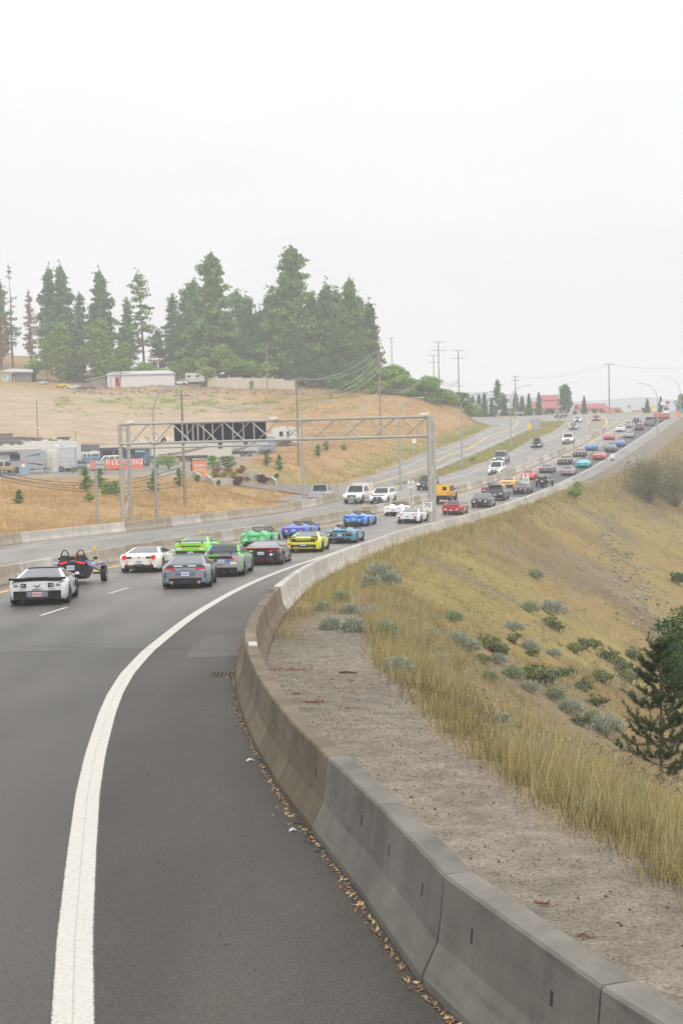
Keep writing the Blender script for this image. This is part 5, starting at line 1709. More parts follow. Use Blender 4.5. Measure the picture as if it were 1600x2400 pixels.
# --- oncoming traffic
pick('white pickup truck with white canopy facing the camera', M_WHITEP, 826, 1181, canopy=M_WHITEP, lit=M_HEAD, fn=LW)
car('family_suv', 'white estate with lit headlamps beside the white pickup', 'car', ONCOMING, 'suv', paint('bright_white_paint', (0, 0, 0)), 886, 1181, front=True, lit=M_HEAD, fn=LW, H=1.62)
car('family_suv', 'dark crossover with lit headlamps passing behind the gantry leg', 'car', ONCOMING, 'suv', M_MIDN, 994, 1149, front=True, lit=M_HEAD, fn=LW)
pick('grey pickup truck with bright headlamps coming downhill', paint('gunmetal_paint', (0.16, 0.17, 0.18), metal=0.3), 1169, 1088, lit=M_HEADW, fn=LW)
car('family_suv', 'white off-roader just ahead of the grey pickup', 'car', ONCOMING, 'suv', paint('bright_white_paint', (0, 0, 0)), 1158, 1114, front=True, fn=LW, H=1.82)
def x_box(root, L, W, d, yr, yf, wr):
    mb = MB(); mb.box(0, -0.5, 1.66, 0.85, 2.0, 0.34, taper=0.8); mb.build('roof_box', M_BLACK, root)
    mb = MB()
    for y in (-1.0, 0.1): mb.bb(-0.62, 0.62, y - 0.03, y + 0.03, 1.40, 1.50)
    mb.build('roof_rack', M_BLACK, root)
car('estate_car', 'black estate car carrying a roof box', 'car', ONCOMING, 'sedan', M_MIDN, 1255, 1050, front=True, lit=M_HEADW, fn=LW, extra=x_box)
pick('large white pickup truck coming down from the crest', paint('bright_white_paint', (0, 0, 0)), 1329, 1041, lit=M_HEAD, fn=LW)
car('sedan', 'silver sedan with lit headlamps behind the large white pickup', 'car', ONCOMING, 'sedan', paint('light_silver_paint', (0, 0, 0)), 1342, 1007, front=True, fn=LW)
car('sedan', 'white sedan with amber headlamps near the junction', 'car', ONCOMING, 'sedan', paint('bright_white_paint', (0, 0, 0)), 1352, 990, front=True, fn=LW)
car('sedan', 'dark red sedan with headlamps on, by the curved yellow line', 'car', ONCOMING, 'sedan', paint('dark_red_paint', (0.32, 0.03, 0.05)), 1396, 987, front=True, fn=LW)
car('family_suv', 'grey crossover turning at the top of the ramp', 'car', ONCOMING, 'suv', paint('gunmetal_paint', (0, 0, 0)), 1306, 979, front=True, fn=LW, heading=R(60))
car('family_suv', 'dark blue crossover on the junction below the red roofs', 'car', ONCOMING, 'suv', paint('deep_navy_paint', (0, 0, 0)), 1268, 972, front=True, lit=M_HEADW, heading=R(40))
car('sedan', 'silver car partly hidden by shrubs at the ramp top', 'car', ONCOMING, 'sedan', paint('light_silver_paint', (0, 0, 0)), 1224, 974, front=False, heading=R(170))
_P = ground_pt(742, 1168)
pick('old silver pickup truck leaving along the driveway', paint('pale_silver_paint', (0, 0, 0)), 742, 1179, front=False, group='vehicles by the storage yard', heading=R(80))
# ------------------------------------------------------------------ gantry, lamps, signs, poles, wires
M_GALV = mat('galvanised_steel', (0.40, 0.39, 0.36), 0.5, metal=0.25, noise=0.12, nscale=3)
M_GALVB = mat('blue_grey_steel', (0.33, 0.37, 0.40), 0.45, metal=0.3)
M_WOOD = mat('weathered_pole_wood', (0.26, 0.21, 0.14), 0.9, noise=0.25, nscale=5)
M_WOODG = mat('grey_pole_wood', (0.22, 0.20, 0.18), 0.9, noise=0.2, nscale=5)
M_SIGNW = mat('sign_white', (0.74, 0.74, 0.72), 0.5)
M_SIGNB = mat('sign_black', (0.015, 0.015, 0.015), 0.5)
M_SIGNY = mat('sign_yellow', (0.80, 0.52, 0.02), 0.5)
M_SIGNO = mat('sign_orange', (0.85, 0.25, 0.03), 0.5)
M_SIGNBACK = mat('sign_back', (0.36, 0.38, 0.40), 0.45, metal=0.4)
M_WIRE = mat('cable', (0.10, 0.10, 0.10), 0.7)
M_WIREL = mat('bare_cable', (0.30, 0.30, 0.29), 0.6)

def gantry():
    root = empty('sign_gantry', (0, 0, 0), label='steel box-truss sign gantry spanning the highway', cat='gantry')
    dl, dr_ = 118.0, 100.0
    TL, TR = at(281, 995, dl), at(1004, 976.5, dr_)
    BLc, BRc = at(283, 1041, dl), at(1006, 1022, dr_)
    ax = (TR - TL); ax[2] = 0; ax /= np.linalg.norm(ax)
    nb = np.array([0.385, 1.85, 0.0])      # box depth, away from the camera
    root.location = tuple(BLc)
    o = np.array(BLc)
    def tb(name, pts, r, m=M_GALV, n=8, parent=root):
        mb = MB(); mb.tube([Vector(np.asarray(p) - o) for p in pts], r, n=n)
        return mb.build(name, m, parent, smooth=40)
    for A, B, nm in ((TL, TR, 'top_chord'), (BLc, BRc, 'bottom_chord')):
        tb(nm, [A, B], 0.095)
        tb(nm, [A + nb, B + nb], 0.085)
    nbay = 11
    for k in range(nbay):
        t0, t1 = (k + 0.12) / nbay, (k + 0.86) / nbay
        a, b = TL + (TR - TL) * t0, BLc + (BRc - BLc) * t1
        tb('diagonal', [a, b], 0.052, n=6)
        a2, b2 = TL + (TR - TL) * t1, BLc + (BRc - BLc) * t0
        tb('diagonal', [a2 + nb, b2 + nb], 0.046, n=6)
        a3, b3 = BLc + (BRc - BLc) * t0, BLc + (BRc - BLc) * t1
        tb('brace', [a3, b3 + nb], 0.035, n=6)
        a4, b4 = TL + (TR - TL) * t0, TL + (TR - TL) * t1
        tb('brace', [a4, b4 + nb], 0.035, n=6)
    for q in (0.23, 0.64):       # bolted splices
        for A, B in ((TL, TR), (BLc, BRc)):
            p = A + (B - A) * q
            tb('splice', [p - ax * 0.16, p + ax * 0.16], 0.15)
    # legs
    for (px, d, T, B, ybase) in ((0, 0, TL, BLc, 1223), (1, 0, TR, BRc, 1262)):
        foot = np.array([T[0], T[1], float(ground(T[0], T[1])) - 0.3])
        foot2 = foot + nb
        foot2[2] = float(ground(foot2[0], foot2[1])) - 0.3
        tb('leg', [foot, T + np.array([0, 0, 0.02])], 0.17, n=10)
        tb('leg', [foot2, T + nb], 0.16, n=10)
        hgt = T[2] - foot[2]
        for f0, f1 in ((0.10, 0.34), (0.34, 0.62), (0.80, 0.82)):
            p, q2 = foot + (T - foot) * f0, foot + (T - foot) * f1 + nb
            tb('leg_brace', [p, q2], 0.05, n=6)
        for f in (0.34, 0.62, 0.95):
            p = foot + (T - foot) * f
            tb('leg_strut', [p, p + nb], 0.045, n=6)
        mb = MB(); mb.box(*(foot - o + np.array([0, 0, 0.45])), 0.55, 0.55, 0.5); mb.box(*(foot2 - o + np.array([0, 0, 0.45])), 0.55, 0.55, 0.5)
        mb.build('footing', M_CONC['tan2'], root)
    # walkway hung below, in front of the sign
    wa, wb_ = BLc + (BRc - BLc) * 0.03 - nb * 0.35 + np.array([0, 0, -0.35]), BLc + (BRc - BLc) * 0.54 - nb * 0.35 + np.array([0, 0, -0.35])
    tb('walkway_rail', [wa, wb_], 0.075)
    for k in range(8):
        p = wa + (wb_ - wa) * (k + 0.5) / 8
        tb('hanger', [p, p + nb * 0.35 + np.array([0, 0, 0.35]) - ax * 0.35], 0.03, n=6)
    # lamp heads over the legs, cable loop and flood lamp
    for p in (TL + ax * 1.3, TL + (TR - TL) * 0.51 + ax * 0.9, TR - ax * 0.4):
        mb = MB(); q = p - o + np.array([0, 0, 0.22]); mb.box(q[0], q[1] - 0.4, q[2], 0.62, 0.26, 0.14, rz=0.15); mb.tube([q, q - np.array([0.1, 0, 0.25])], 0.03, n=6)
        mb.build('lamp_head', M_SIGNW, root)
    mb = MB(); q = BLc + (BRc - BLc) * 0.145 - o + np.array([0, 0, 0.22]) + nb * 0.5
    mb.tube([q, q + np.array([0.1, -0.5, 0])], 0.16, 0.22, n=12); mb.build('flood_lamp', M_BLACK, root)
    cable = [BLc + (BRc - BLc) * (0.09 + 0.010 * k) + np.array([0, -0.15, 0.75 * math.cos(k * 0.75) * 0.5 + 0.2]) for k in range(9)]
    tb('cable_loop', cable, 0.022, M_BLACK, 6)
    # louvred dark sign backs with white posts
    s0, s1 = 0.172, 0.490
    P0, P1 = TL + (TR - TL) * s0 + nb * 1.12, TL + (TR - TL) * s1 + nb * 1.12
    zt, zb = P0[2] - 0.08, BLc[2] + 0.02
    mb = MB()
    c = (P0 + P1) / 2 - o
    w = np.linalg.norm((P1 - P0)[:2])
    rz_ = math.atan2(ax[1], ax[0])
    mb.box(c[0], c[1], (zt + zb) / 2 - o[2], w, 0.10, zt - zb, rz=rz_)
    pn = mb.build('sign_panel', mat('dark_sign_back', (0.022, 0.027, 0.040), 0.55), root)
    for k in range(14):
        z = zb + (zt - zb) * (k + 0.5) / 14 - o[2]
        mb = MB(); mb.box(c[0] - nb[0] * 0.075, c[1] - nb[1] * 0.075, z, w, 0.03, 0.035, rz=rz_)
        mb.build('louvre', mat('dark_louvre', (0.045, 0.052, 0.072), 0.5), pn)
    for t in (0.10, 0.155, 0.22, 0.275, 0.34, 0.44, 0.55, 0.66, 0.775, 0.885):
        p = P0 + (P1 - P0) * t - nb * 0.10 - o
        mb = MB(); mb.box(p[0], p[1], (zt + zb) / 2 - o[2], 0.15 if t < 0.3 else 0.11, 0.10, zt - zb + 0.1, rz=rz_); mb.build('sign_post', M_GALV, root)
    return TR, BRc, nb
_TR, _BRc, _nb = gantry()

def sign_board(root, w, h, m, back=M_SIGNBACK, z=0.0, r=0.05, border=None):
    mb = MB()
    def rr(y, rev):
        pts = []
        for cx, cz, a0 in ((w / 2 - r, h / 2 - r, 0), (-w / 2 + r, h / 2 - r, 90), (-w / 2 + r, -h / 2 + r, 180), (w / 2 - r, -h / 2 + r, 270)):
            for a in (0, 45, 90):
                pts.append((cx + r * math.cos(R(a0 + a)), y, z + cz + r * math.sin(R(a0 + a))))
        return pts
    f, b = rr(-0.012, 0), rr(0.012, 0)
    n = len(f)
    mb.add(f + b, [tuple(range(n)), tuple(n + k for k in reversed(range(n)))] + [(k, n + k, n + (k + 1) % n, (k + 1) % n) for k in range(n)])
    bd = mb.build('board', m, root)
    if border is not None:
        mb = MB()
        t, i = 0.014, 0.025
        for (cx, cz, sx, sz) in ((0, h / 2 - i, w - 2 * i, t), (0, -h / 2 + i, w - 2 * i, t), (-w / 2 + i, 0, t, h - 2 * i), (w / 2 - i, 0, t, h - 2 * i)):
            mb.box(cx, -0.0135, z + cz, sx, 0.003, sz)
        mb.build('border', border, bd)
    return bd
def speed_sign(px, py, depth, num, w, h, label, ground_p=None, post=True, lines=('MAXIMUM', 'km/h'), arrow=False):
    c = at(px, py, depth)
    root = empty('speed_sign', c, label=label, cat='road sign', group='white speed limit signs')
    b = sign_board(root, w, h, M_SIGNW, border=M_SIGNB)
    k = h / 0.8
    def tx(s, size, z, sx=1.0):
        text(s, size, M_SIGNB, b, (0, -0.014, z), sx=sx)
    if not arrow:
        tx(lines[0], 0.115 * k, 0.31 * k, 1.0)
        tx(num, 0.43 * k, 0.03 * k, 1.0)
        tx(lines[1], 0.13 * k, -0.29 * k, 1.0)
    else:
        tx(num, 0.42 * k, -0.10 * k)
        mb = MB(); mb.box(0, -0.0135, 0.19 * k, 0.05 * k, 0.003, 0.16 * k); mb.add([(-0.13 * k, -0.015, 0.24 * k), (0.13 * k, -0.015, 0.24 * k), (0, -0.015, 0.37 * k)], [(0, 1, 2)])
        mb.build('arrow', M_SIGNB, b)
    if post:
        z0 = (ground_p if ground_p is not None else float(ground(c[0], c[1] + 0.1))) - c[2]
        mb = MB(); mb.bb(-0.035, 0.035, 0.015, 0.075, z0 - 0.2, h / 2 - 0.05)
        mb.build('post', M_WOODG if arrow else M_GALV, root)
    return root
_p = at(1001, 1186, 99.3)
speed_sign(1001, 1186, 99.3, '70', 0.70, 0.82, 'white seventy speed limit sign on the gantry leg', post=False)
mb = MB(); mb.box(0, 0.15, 0, 0.5, 0.22, 0.05); mb.build('bracket', M_GALV, bpy.data.objects['speed_sign'])
speed_sign(962, 1134, 136, '50', 0.62, 0.78, 'white fifty ahead sign with arrow behind the median barrier', arrow=True)
_sp = at(1231, 1121, 139)
speed_sign(1231, 1123, 137, '50', 0.70, 0.86, 'white fifty sign standing outside the right barrier', arrow=True)

def lamp_post(px, d, ytop, xarm, yarm, label, m=M_GALVB, base=None, group='curved-arm street lamps along the highway', bend=1.0):
    b = col_pt(px, d) if base is None else base
    v = at(px, ytop, d)
    bd = (b - CAM) @ FWD
    top = at(px - 0.024 * 0, ytop, bd)
    top[0], top[1] = b[0], b[1]
    H = top[2] - b[2]
    tip = at(xarm, yarm, bd)
    dx, dz = tip[0] - b[0], tip[2] - top[2]
    root = empty('street_lamp', b, label=label, cat='street lamp', group=group)
    mb = MB(); mb.tube([(0, 0, -0.2), (0, 0, H * 0.5), (0, 0, H)], 0.125, 0.075, n=8); mb.build('pole', m, root, smooth=40)
    mb = MB(); mb.box(0, 0, 0.0, 0.42, 0.42, 0.30); mb.build('base', M_CONC['tan2'], root)
    pts = []
    for t in np.linspace(0, 1, 12):
        a = t * math.pi / 2
        pts.append((dx * (1 - math.cos(a)) ** bend, 0, H + dz * math.sin(a)))
    mb = MB(); mb.tube(pts, 0.065, 0.04, n=8); mb.build('arm', m, root, smooth=40)
    s = 1 if dx > 0 else -1
    mb = MB(); mb.box(dx + s * 0.32, 0, H + dz, 0.75, 0.26, 0.12, taper=0.8); hd = mb.build('lamp_head', M_SIGNBACK, root)
    mb = MB(); mb.box(dx + s * 0.36, 0, H + dz - 0.07, 0.4, 0.2, 0.03); mb.build('lens', M_LAMPW, hd)
    return root
lamp_post(368, 121, 975, 405, 905, 'street lamp rising just right of the gantry left leg')
lamp_post(712, 147, 965, 768, 939, 'street lamp behind the truss, left of the white pickup')
lamp_post(938, 172, 980, 980, 932, 'street lamp at the start of the grass island')
lamp_post(1082, 208, 955, 1132, 921, 'street lamp on the grass island beside the green tuft')
lamp_post(1197, 255, 940, 1236, 903, 'street lamp on the grass island left of the roof-box car')
lamp_post(1309, 322, 925, 1343, 896, 'street lamp at the far tip of the grass island')
lamp_post(1540, 300, 935, 1499, 899, 'street lamp on the right verge behind the yellow diamond', base=ground_pt(1540, 1014))
lamp_post(1593, 345, 920, 1559, 884, 'street lamp at the right edge near the crest', base=col_pt(1593, 345))
def stub_pole():
    b = ground_pt(228, 1204)
    b = col_pt(229, 121)
    top = at(226, 1104, 121)
    root = empty('steel_post', b, label='plain blue-grey steel post left of the gantry leg', cat='post')
    mb = MB(); mb.tube([(0, 0, -0.2), (0, 0, top[2] - b[2])], 0.10, 0.09, n=10); mb.build('pole', M_GALVB, root, smooth=40)
    mb = MB(); mb.tube([(0, 0, top[2] - b[2] - 0.02), (0, 0, top[2] - b[2] + 0.06)], 0.13, n=10); mb.build('cap', M_GALVB, root)
stub_pole()

POLES = {}
def utility_pole(key, px, d, ytop, label, arms=((0.4, 2.4),), m=M_WOOD, r=0.17, base=None, transformer=False):
    b = col_pt(px, d) if base is None else base
    bd = (b - CAM) @ FWD
    t = at(px, ytop, bd)
    H = t[2] - b[2]
    root = empty('utility_pole', b, label=label, cat='utility pole', group='utility poles with overhead wires')
    mb = MB(); mb.tube([(0, 0, -0.3), (0, 0, H)], r, r * 0.65, n=8); mb.build('pole', m, root, smooth=40)
    for k, (dz, w) in enumerate(arms):
        mb = MB(); mb.box(0, -0.12, H - dz, w, 0.11, 0.12, rz=0.12); ca = mb.build('crossarm', m, root)
        for s in (-1, -0.45, 0.45, 1):
            mb = MB(); mb.tube([(s * w * 0.46, -0.12 + s * 0.06 * w * 0.46 * 2 * 0.6, H - dz + 0.05), (s * w * 0.46, -0.12 + s * 0.06 * w * 0.46 * 2 * 0.6, H - dz + 0.22)], 0.05, 0.03, n=6); mb.build('insulator', M_SIGNBACK, ca)
    if transformer:
        mb = MB(); mb.tube([(0.38, -0.1, H - 2.6), (0.38, -0.1, H - 1.7)], 0.26, n=10); mb.build('transformer', M_SIGNBACK, root)
    POLES[key] = (b, H)
    return root
utility_pole('a', 430, 140, 915, 'utility pole standing in the orange grass beside the orange sign', arms=((0.5, 1.6),), base=ground_pt(434, 1182))
utility_pole('b', 700, 190, 889, 'utility pole in the centre behind the truss', arms=((0.15, 2.6), (1.95, 2.8)))
utility_pole('c', 892, 255, 826, 'tall utility pole carrying a transformer in front of the dark trees', arms=((0.15, 2.4), (2.0, 3.0)), transformer=True)
utility_pole('d', 627, 334, 812, 'plain brown pole standing behind the cream fence', arms=(), m=M_WOOD)
utility_pole('e', 921, 420, 792, 'thin grey pole above the shrubs right of the tall trees', arms=((0.2, 1.5),), m=M_WOODG)
utility_pole('f', 1030, 400, 801, 'tallest twin-crossarm pole on the skyline', arms=((0.15, 3.4), (2.5, 4.4)), m=M_WOODG, r=0.2)
utility_pole('g', 1018, 425, 832, 'shorter twin-crossarm pole just left of the tallest one', arms=((0.15, 3.2), (2.3, 3.6)), m=M_WOODG)
utility_pole('h', 1076, 405, 821, 'twin-crossarm skyline pole nearest the ramp lamps', arms=((0.15, 3.4), (2.3, 4.2), (10.2, 2.2)), m=M_WOODG, r=0.2)
utility_pole('i', 1208, 372, 882, 'utility pole with crossarm among the small spruces', arms=((0.15, 1.3), (1.1, 2.2)), m=M_WOOD)
utility_pole('j', 1427, 395, 853, 'tall T-topped pole above the red-roofed shed', arms=((0.1, 2.8),), m=M_WOODG, r=0.2)
utility_pole('k', 91, 243, 938, 'thin brown pole with a round lamp on the bare slope', arms=(), m=M_WOODG, r=0.12)
utility_pole('l', 180, 240, 1012, 'short thin pole beside the blue and white bus', arms=(), m=M_WOODG, r=0.09)
_b, _h = POLES['k']
mb = MB(); mb.tube([(0, 0, _h * 0.48), (0.25, -0.1, _h * 0.48)], 0.16, n=10); mb.build('lamp', M_SIGNW, [o for o in bpy.data.objects if o.get('label', '').startswith('thin brown pole with a round')][0])

def wires(label, P0, P1, sag, n, spread0, spread1, m=M_WIRE, r=0.02, dz=None):
    root = empty('power_line', P0, label=label, cat='power line', group='overhead wires')
    P0, P1 = np.asarray(P0, float), np.asarray(P1, float)
    for k in range(n):
        f = (k / max(1, n - 1) - 0.5)
        a = P0 + np.array(spread0) * f
        b = P1 + np.array(spread1) * f
        pts = []
        for t in np.linspace(0, 1, 14):
            p = a + (b - a) * t
            p[2] -= sag * (1 + 0.12 * k) * 4 * t * (1 - t)
            pts.append(Vector(p - P0))
        mb = MB(); mb.tube(pts, r, n=5, cap=False); mb.build('wire', m, root)
def ptop(k, dz=0.0):
    b, h = POLES[k]
    return b + np.array([0, 0, h - dz])
wires('upper wires from the central pole up to the transformer pole', ptop('b'), ptop('c'), 1.5, 2, (1.8, 0, 0.1), (1.8, 0, 0.1), M_WIREL, 0.035)
wires('middle wires from the central pole up to the transformer pole', ptop('b', 1.9), ptop('c', 2.0), 1.9, 3, (2.0, 0, 0), (2.2, 0, 0), M_WIREL, 0.035)
wires('low service wires from the gantry end up to the transformer pole', ptop('b', 8.3) + np.array([0, 0, -1.0]), ptop('c', 6.4), 2.0, 3, (0.6, 0, 0.8), (0.4, 0, 0.6), M_WIREL, 0.03)
wires('wires running from the transformer pole into the right shrubs', ptop('c', 6.4), at(995, 885, 320), 1.4, 4, (0.4, 0, 0.9), (0.4, 0, 1.6), M_WIREL, 0.035)
wires('thin wires from the left pole to the central pole', ptop('a', 0.5), ptop('b', 1.9), 1.6, 3, (1.2, 0, 0.1), (1.6, 0, 0.1), M_WIREL, 0.022)
wires('cable bundle from the left pole down past the yard', ptop('a', 7.6), at(-30, 1103, 128), 1.3, 2, (0, 0, 0.45), (0, 0, 0.35), M_WIRE, 0.035)
wires('second cable bundle low across the yard front', ptop('a', 9.0), at(-30, 1113, 128), 1.0, 2, (0, 0, 0.5), (0, 0, 0.3), M_WIRE, 0.028)
wires('cables from the left pole along the yard to the central pole', ptop('a', 7.6), ptop('b', 6.5), 1.0, 3, (0, 0, 0.9), (0, 0, 0.5), M_WIREL, 0.028)
wires('skyline wires between the twin-crossarm poles', ptop('f', 10.4), ptop('h', 8.6), 1.2, 3, (0, 0, 1.6), (0, 0, 0.9), M_WIRE, 0.035)
wires('skyline wires sagging left of the twin-crossarm poles', ptop('g', 7.0), ptop('h', 8.8), 1.9, 2, (0, 0, 1.2), (0, 0, 0.5), M_WIRE, 0.03)
wires('long thin wire from the spruces to the T-topped pole', ptop('i', 0.4), ptop('j', 0.1), 1.2, 2, (1.5, 0, 0), (1.5, 0, 0), M_WIREL, 0.02)
wires('long thin wire leaving the T-topped pole to the right', ptop('j', 0.1), at(1640, 857, 420), 1.0, 2, (1.5, 0, 0), (1.5, 0, 0), M_WIREL, 0.02)

def simple_sign(px, py, d, w, h, m, label, diamond=False, base=None, second=None, post_m=M_GALV, back=False):
    c = at(px, py, d)
    root = empty('road_sign', c, label=label, cat='road sign')
    if diamond:
        mb = MB(); s = w * 0.7071
        mb.add([(0, -0.01, -s), (s, -0.01, 0), (0, -0.01, s), (-s, -0.01, 0), (0, 0.01, -s), (s, 0.01, 0), (0, 0.01, s), (-s, 0.01, 0)], [(0, 1, 2, 3), (7, 6, 5, 4)] + [(k, k + 4, (k + 1) % 4 + 4, (k + 1) % 4) for k in range(4)])
        mb.build('board', m, root)
    else:
        sign_board(root, w, h, m)
    if second:
        m2, w2, h2, dz = second
        sign_board(root, w2, h2, m2, z=dz)
    g0 = float(ground(c[0], c[1])) - c[2]
    mb = MB(); mb.bb(-0.04, 0.04, 0.016, 0.08, g0 - 0.2, h * 0.4); mb.build('post', post_m, root)
    return root
simple_sign(1240, 997, 268, 0.78, 0.78, M_SIGNY, 'yellow warning sign with tab in front of grey sign back', True, second=(M_SIGNY, 0.5, 0.35, -0.72))
simple_sign(1252, 994, 275, 2.1, 1.9, M_SIGNBACK, 'large grey sign back on the grass island')
simple_sign(1529, 954, 330, 0.95, 0.95, M_SIGNY, 'yellow diamond warning sign near the crest', True)
simple_sign(1434, 1068, 205, 0.62, 0.62, M_SIGNW, 'small white route marker with blue tab on right verge', second=(mat('sign_blue', (0.03, 0.12, 0.42), 0.5), 0.55, 0.28, -0.62))
simple_sign(1586, 971, 335, 0.75, 1.2, M_SIGNO, 'small orange work sign at the right edge of the crest', post_m=M_SIGNO)
simple_sign(1473, 953, 380, 0.8, 0.9, mat('sign_dull', (0.30, 0.30, 0.32), 0.6), 'small grey square sign on the skyline')
simple_sign(970, 1034, 232, 0.6, 0.75, M_SIGNW, 'small white sign on the orange bank right of the truss')
simple_sign(869, 1128, 152, 0.3, 0.75, M_SIGNBACK, 'narrow grey marker board by the ramp nose')

# delineators on the median wall, caps on the near barrier
for (px, d, lab) in ((222, 80, 'amber marker on the median wall behind the three wheeler'), (470, 100, 'amber marker on the median wall behind the lime coupe'), (671, 112, 'amber marker on the median wall behind the blue convertible'), (852, 130, 'amber marker on the median wall near the white pickup'), (1164, 195, 'amber marker on the median wall below the white off-roader')):
    P = None
    ys_ = np.linspace(40, 330, 1500)
    xs_ = off(YEL, ys_, -1.45)
    pp = np.array([pix((a, b, float(zr(b)) + 0.75))[0] for a, b in zip(xs_, ys_)])
    i = int(np.argmin(np.abs(pp - px)))
    o = empty('delineator', (xs_[i], ys_[i], float(zr(ys_[i])) + 0.75), label=lab, cat='road marker', group='amber markers on the median wall')
    mb = MB(); mb.box(0, 0, 0.13, 0.14, 0.05, 0.26, taper=0.8); mb.build('reflector', M_SIGNY, o)
    mb = MB(); mb.box(0, 0, 0.012, 0.16, 0.12, 0.025); mb.build('foot', M_SIGNB, o)
for (y, lab, m) in ((39.0, 'grey plastic marker on top of the tan barrier, farther one', mat('grey_plastic', (0.18, 0.18, 0.175), 0.5)), (25.0, 'pale reflector lying on top of the tan barrier, nearer one', mat('pale_reflector', (0.42, 0.44, 0.45), 0.4))):
    x = float(off(R1, np.array(y), BOFF(y) + 0.30))
    o = empty('barrier_marker', (x, y, float(zr(y)) + 0.755), math.atan2(1, float(slope(R1, np.array(y)))) - math.pi / 2, label=lab, cat='road marker')
    mb = MB(); mb.box(0, 0, 0.05, 0.20, 0.12, 0.10, taper=0.9) if y > 30 else mb.box(0.02, 0, 0.015, 0.15, 0.42, 0.03)
    mb.build('reflector', m, o)
_gp = ground_pt(14, 1238)
o = empty('marker_post', _gp, label='thin yellow marker post at the left edge of the orange bank', cat='marker post')
mb = MB(); mb.tube([(0, 0, -0.1), (-0.12, 0, 0.55)], 0.05, n=6); mb.build('stake', M_SIGNY, o)

# storm drain in the shoulder
P = road_pt(520, 1583)
o = empty('storm_drain', (P[0], P[1], P[2] + 0.008), label='rusty storm drain grate beside the tan barrier', cat='drain')
o.scale = (0.75, 0.75, 1)
mb = MB(); mb.box(0, 0, 0.002, 0.62, 0.62, 0.006); mb.build('pit', M_UNDER, o)
M_RUSTY = mat('rusty_iron', (0.075, 0.05, 0.037), 0.8, noise=0.3)
for k in range(6):
    mb = MB(); mb.box(-0.25 + 0.10 * k, 0, 0.010, 0.05, 0.56, 0.012); mb.build('bar', M_RUSTY, o)
mb = MB()
for s in (-1, 1): mb.box(0, s * 0.31, 0.010, 0.66, 0.05, 0.014); mb.box(s * 0.31, 0, 0.0095, 0.05, 0.56, 0.012)
mb.build('frame', M_RUSTY, o)
# ------------------------------------------------------------------ storage yard, terrace and plateau buildings
def yaw_box_root(name, px, d, label, cat, group=None, rz=0.0, dz=0.0):
    b = col_pt(px, d)
    b[2] += dz
    return empty(name, b, rz, label=label, cat=cat, group=group)
M_RVW = mat('rv_white', (0.62, 0.61, 0.58), 0.4)
M_RVC = mat('rv_cream', (0.58, 0.54, 0.46), 0.45)
M_RVS = mat('rv_silver', (0.36, 0.37, 0.39), 0.4)
M_RVG = mat('rv_dark_band', (0.05, 0.055, 0.065), 0.5)
M_NAVY = mat('coach_navy', (0.06, 0.08, 0.13), 0.35, coat=0.4)
M_TEAL = mat('coach_teal', (0.05, 0.22, 0.27), 0.4)
M_BLUEB = mat('bus_blue', (0.05, 0.22, 0.36), 0.4, coat=0.3)
M_REDT = mat('red_text', (0.70, 0.07, 0.04), 0.5)
M_ORNG = mat('sign_board_orange', (0.72, 0.24, 0.07), 0.6)
def prism(mb, pts, y0, y1):
    """outline in X-Z drawn out along Y"""
    n = len(pts)
    vs = [(x, y0, z) for x, z in pts] + [(x, y1, z) for x, z in pts]
    mb.add(vs, [tuple(range(n)), tuple(n + k for k in reversed(range(n)))] + [(k, n + k, n + (k + 1) % n, (k + 1) % n) for k in range(n)])
    return mb
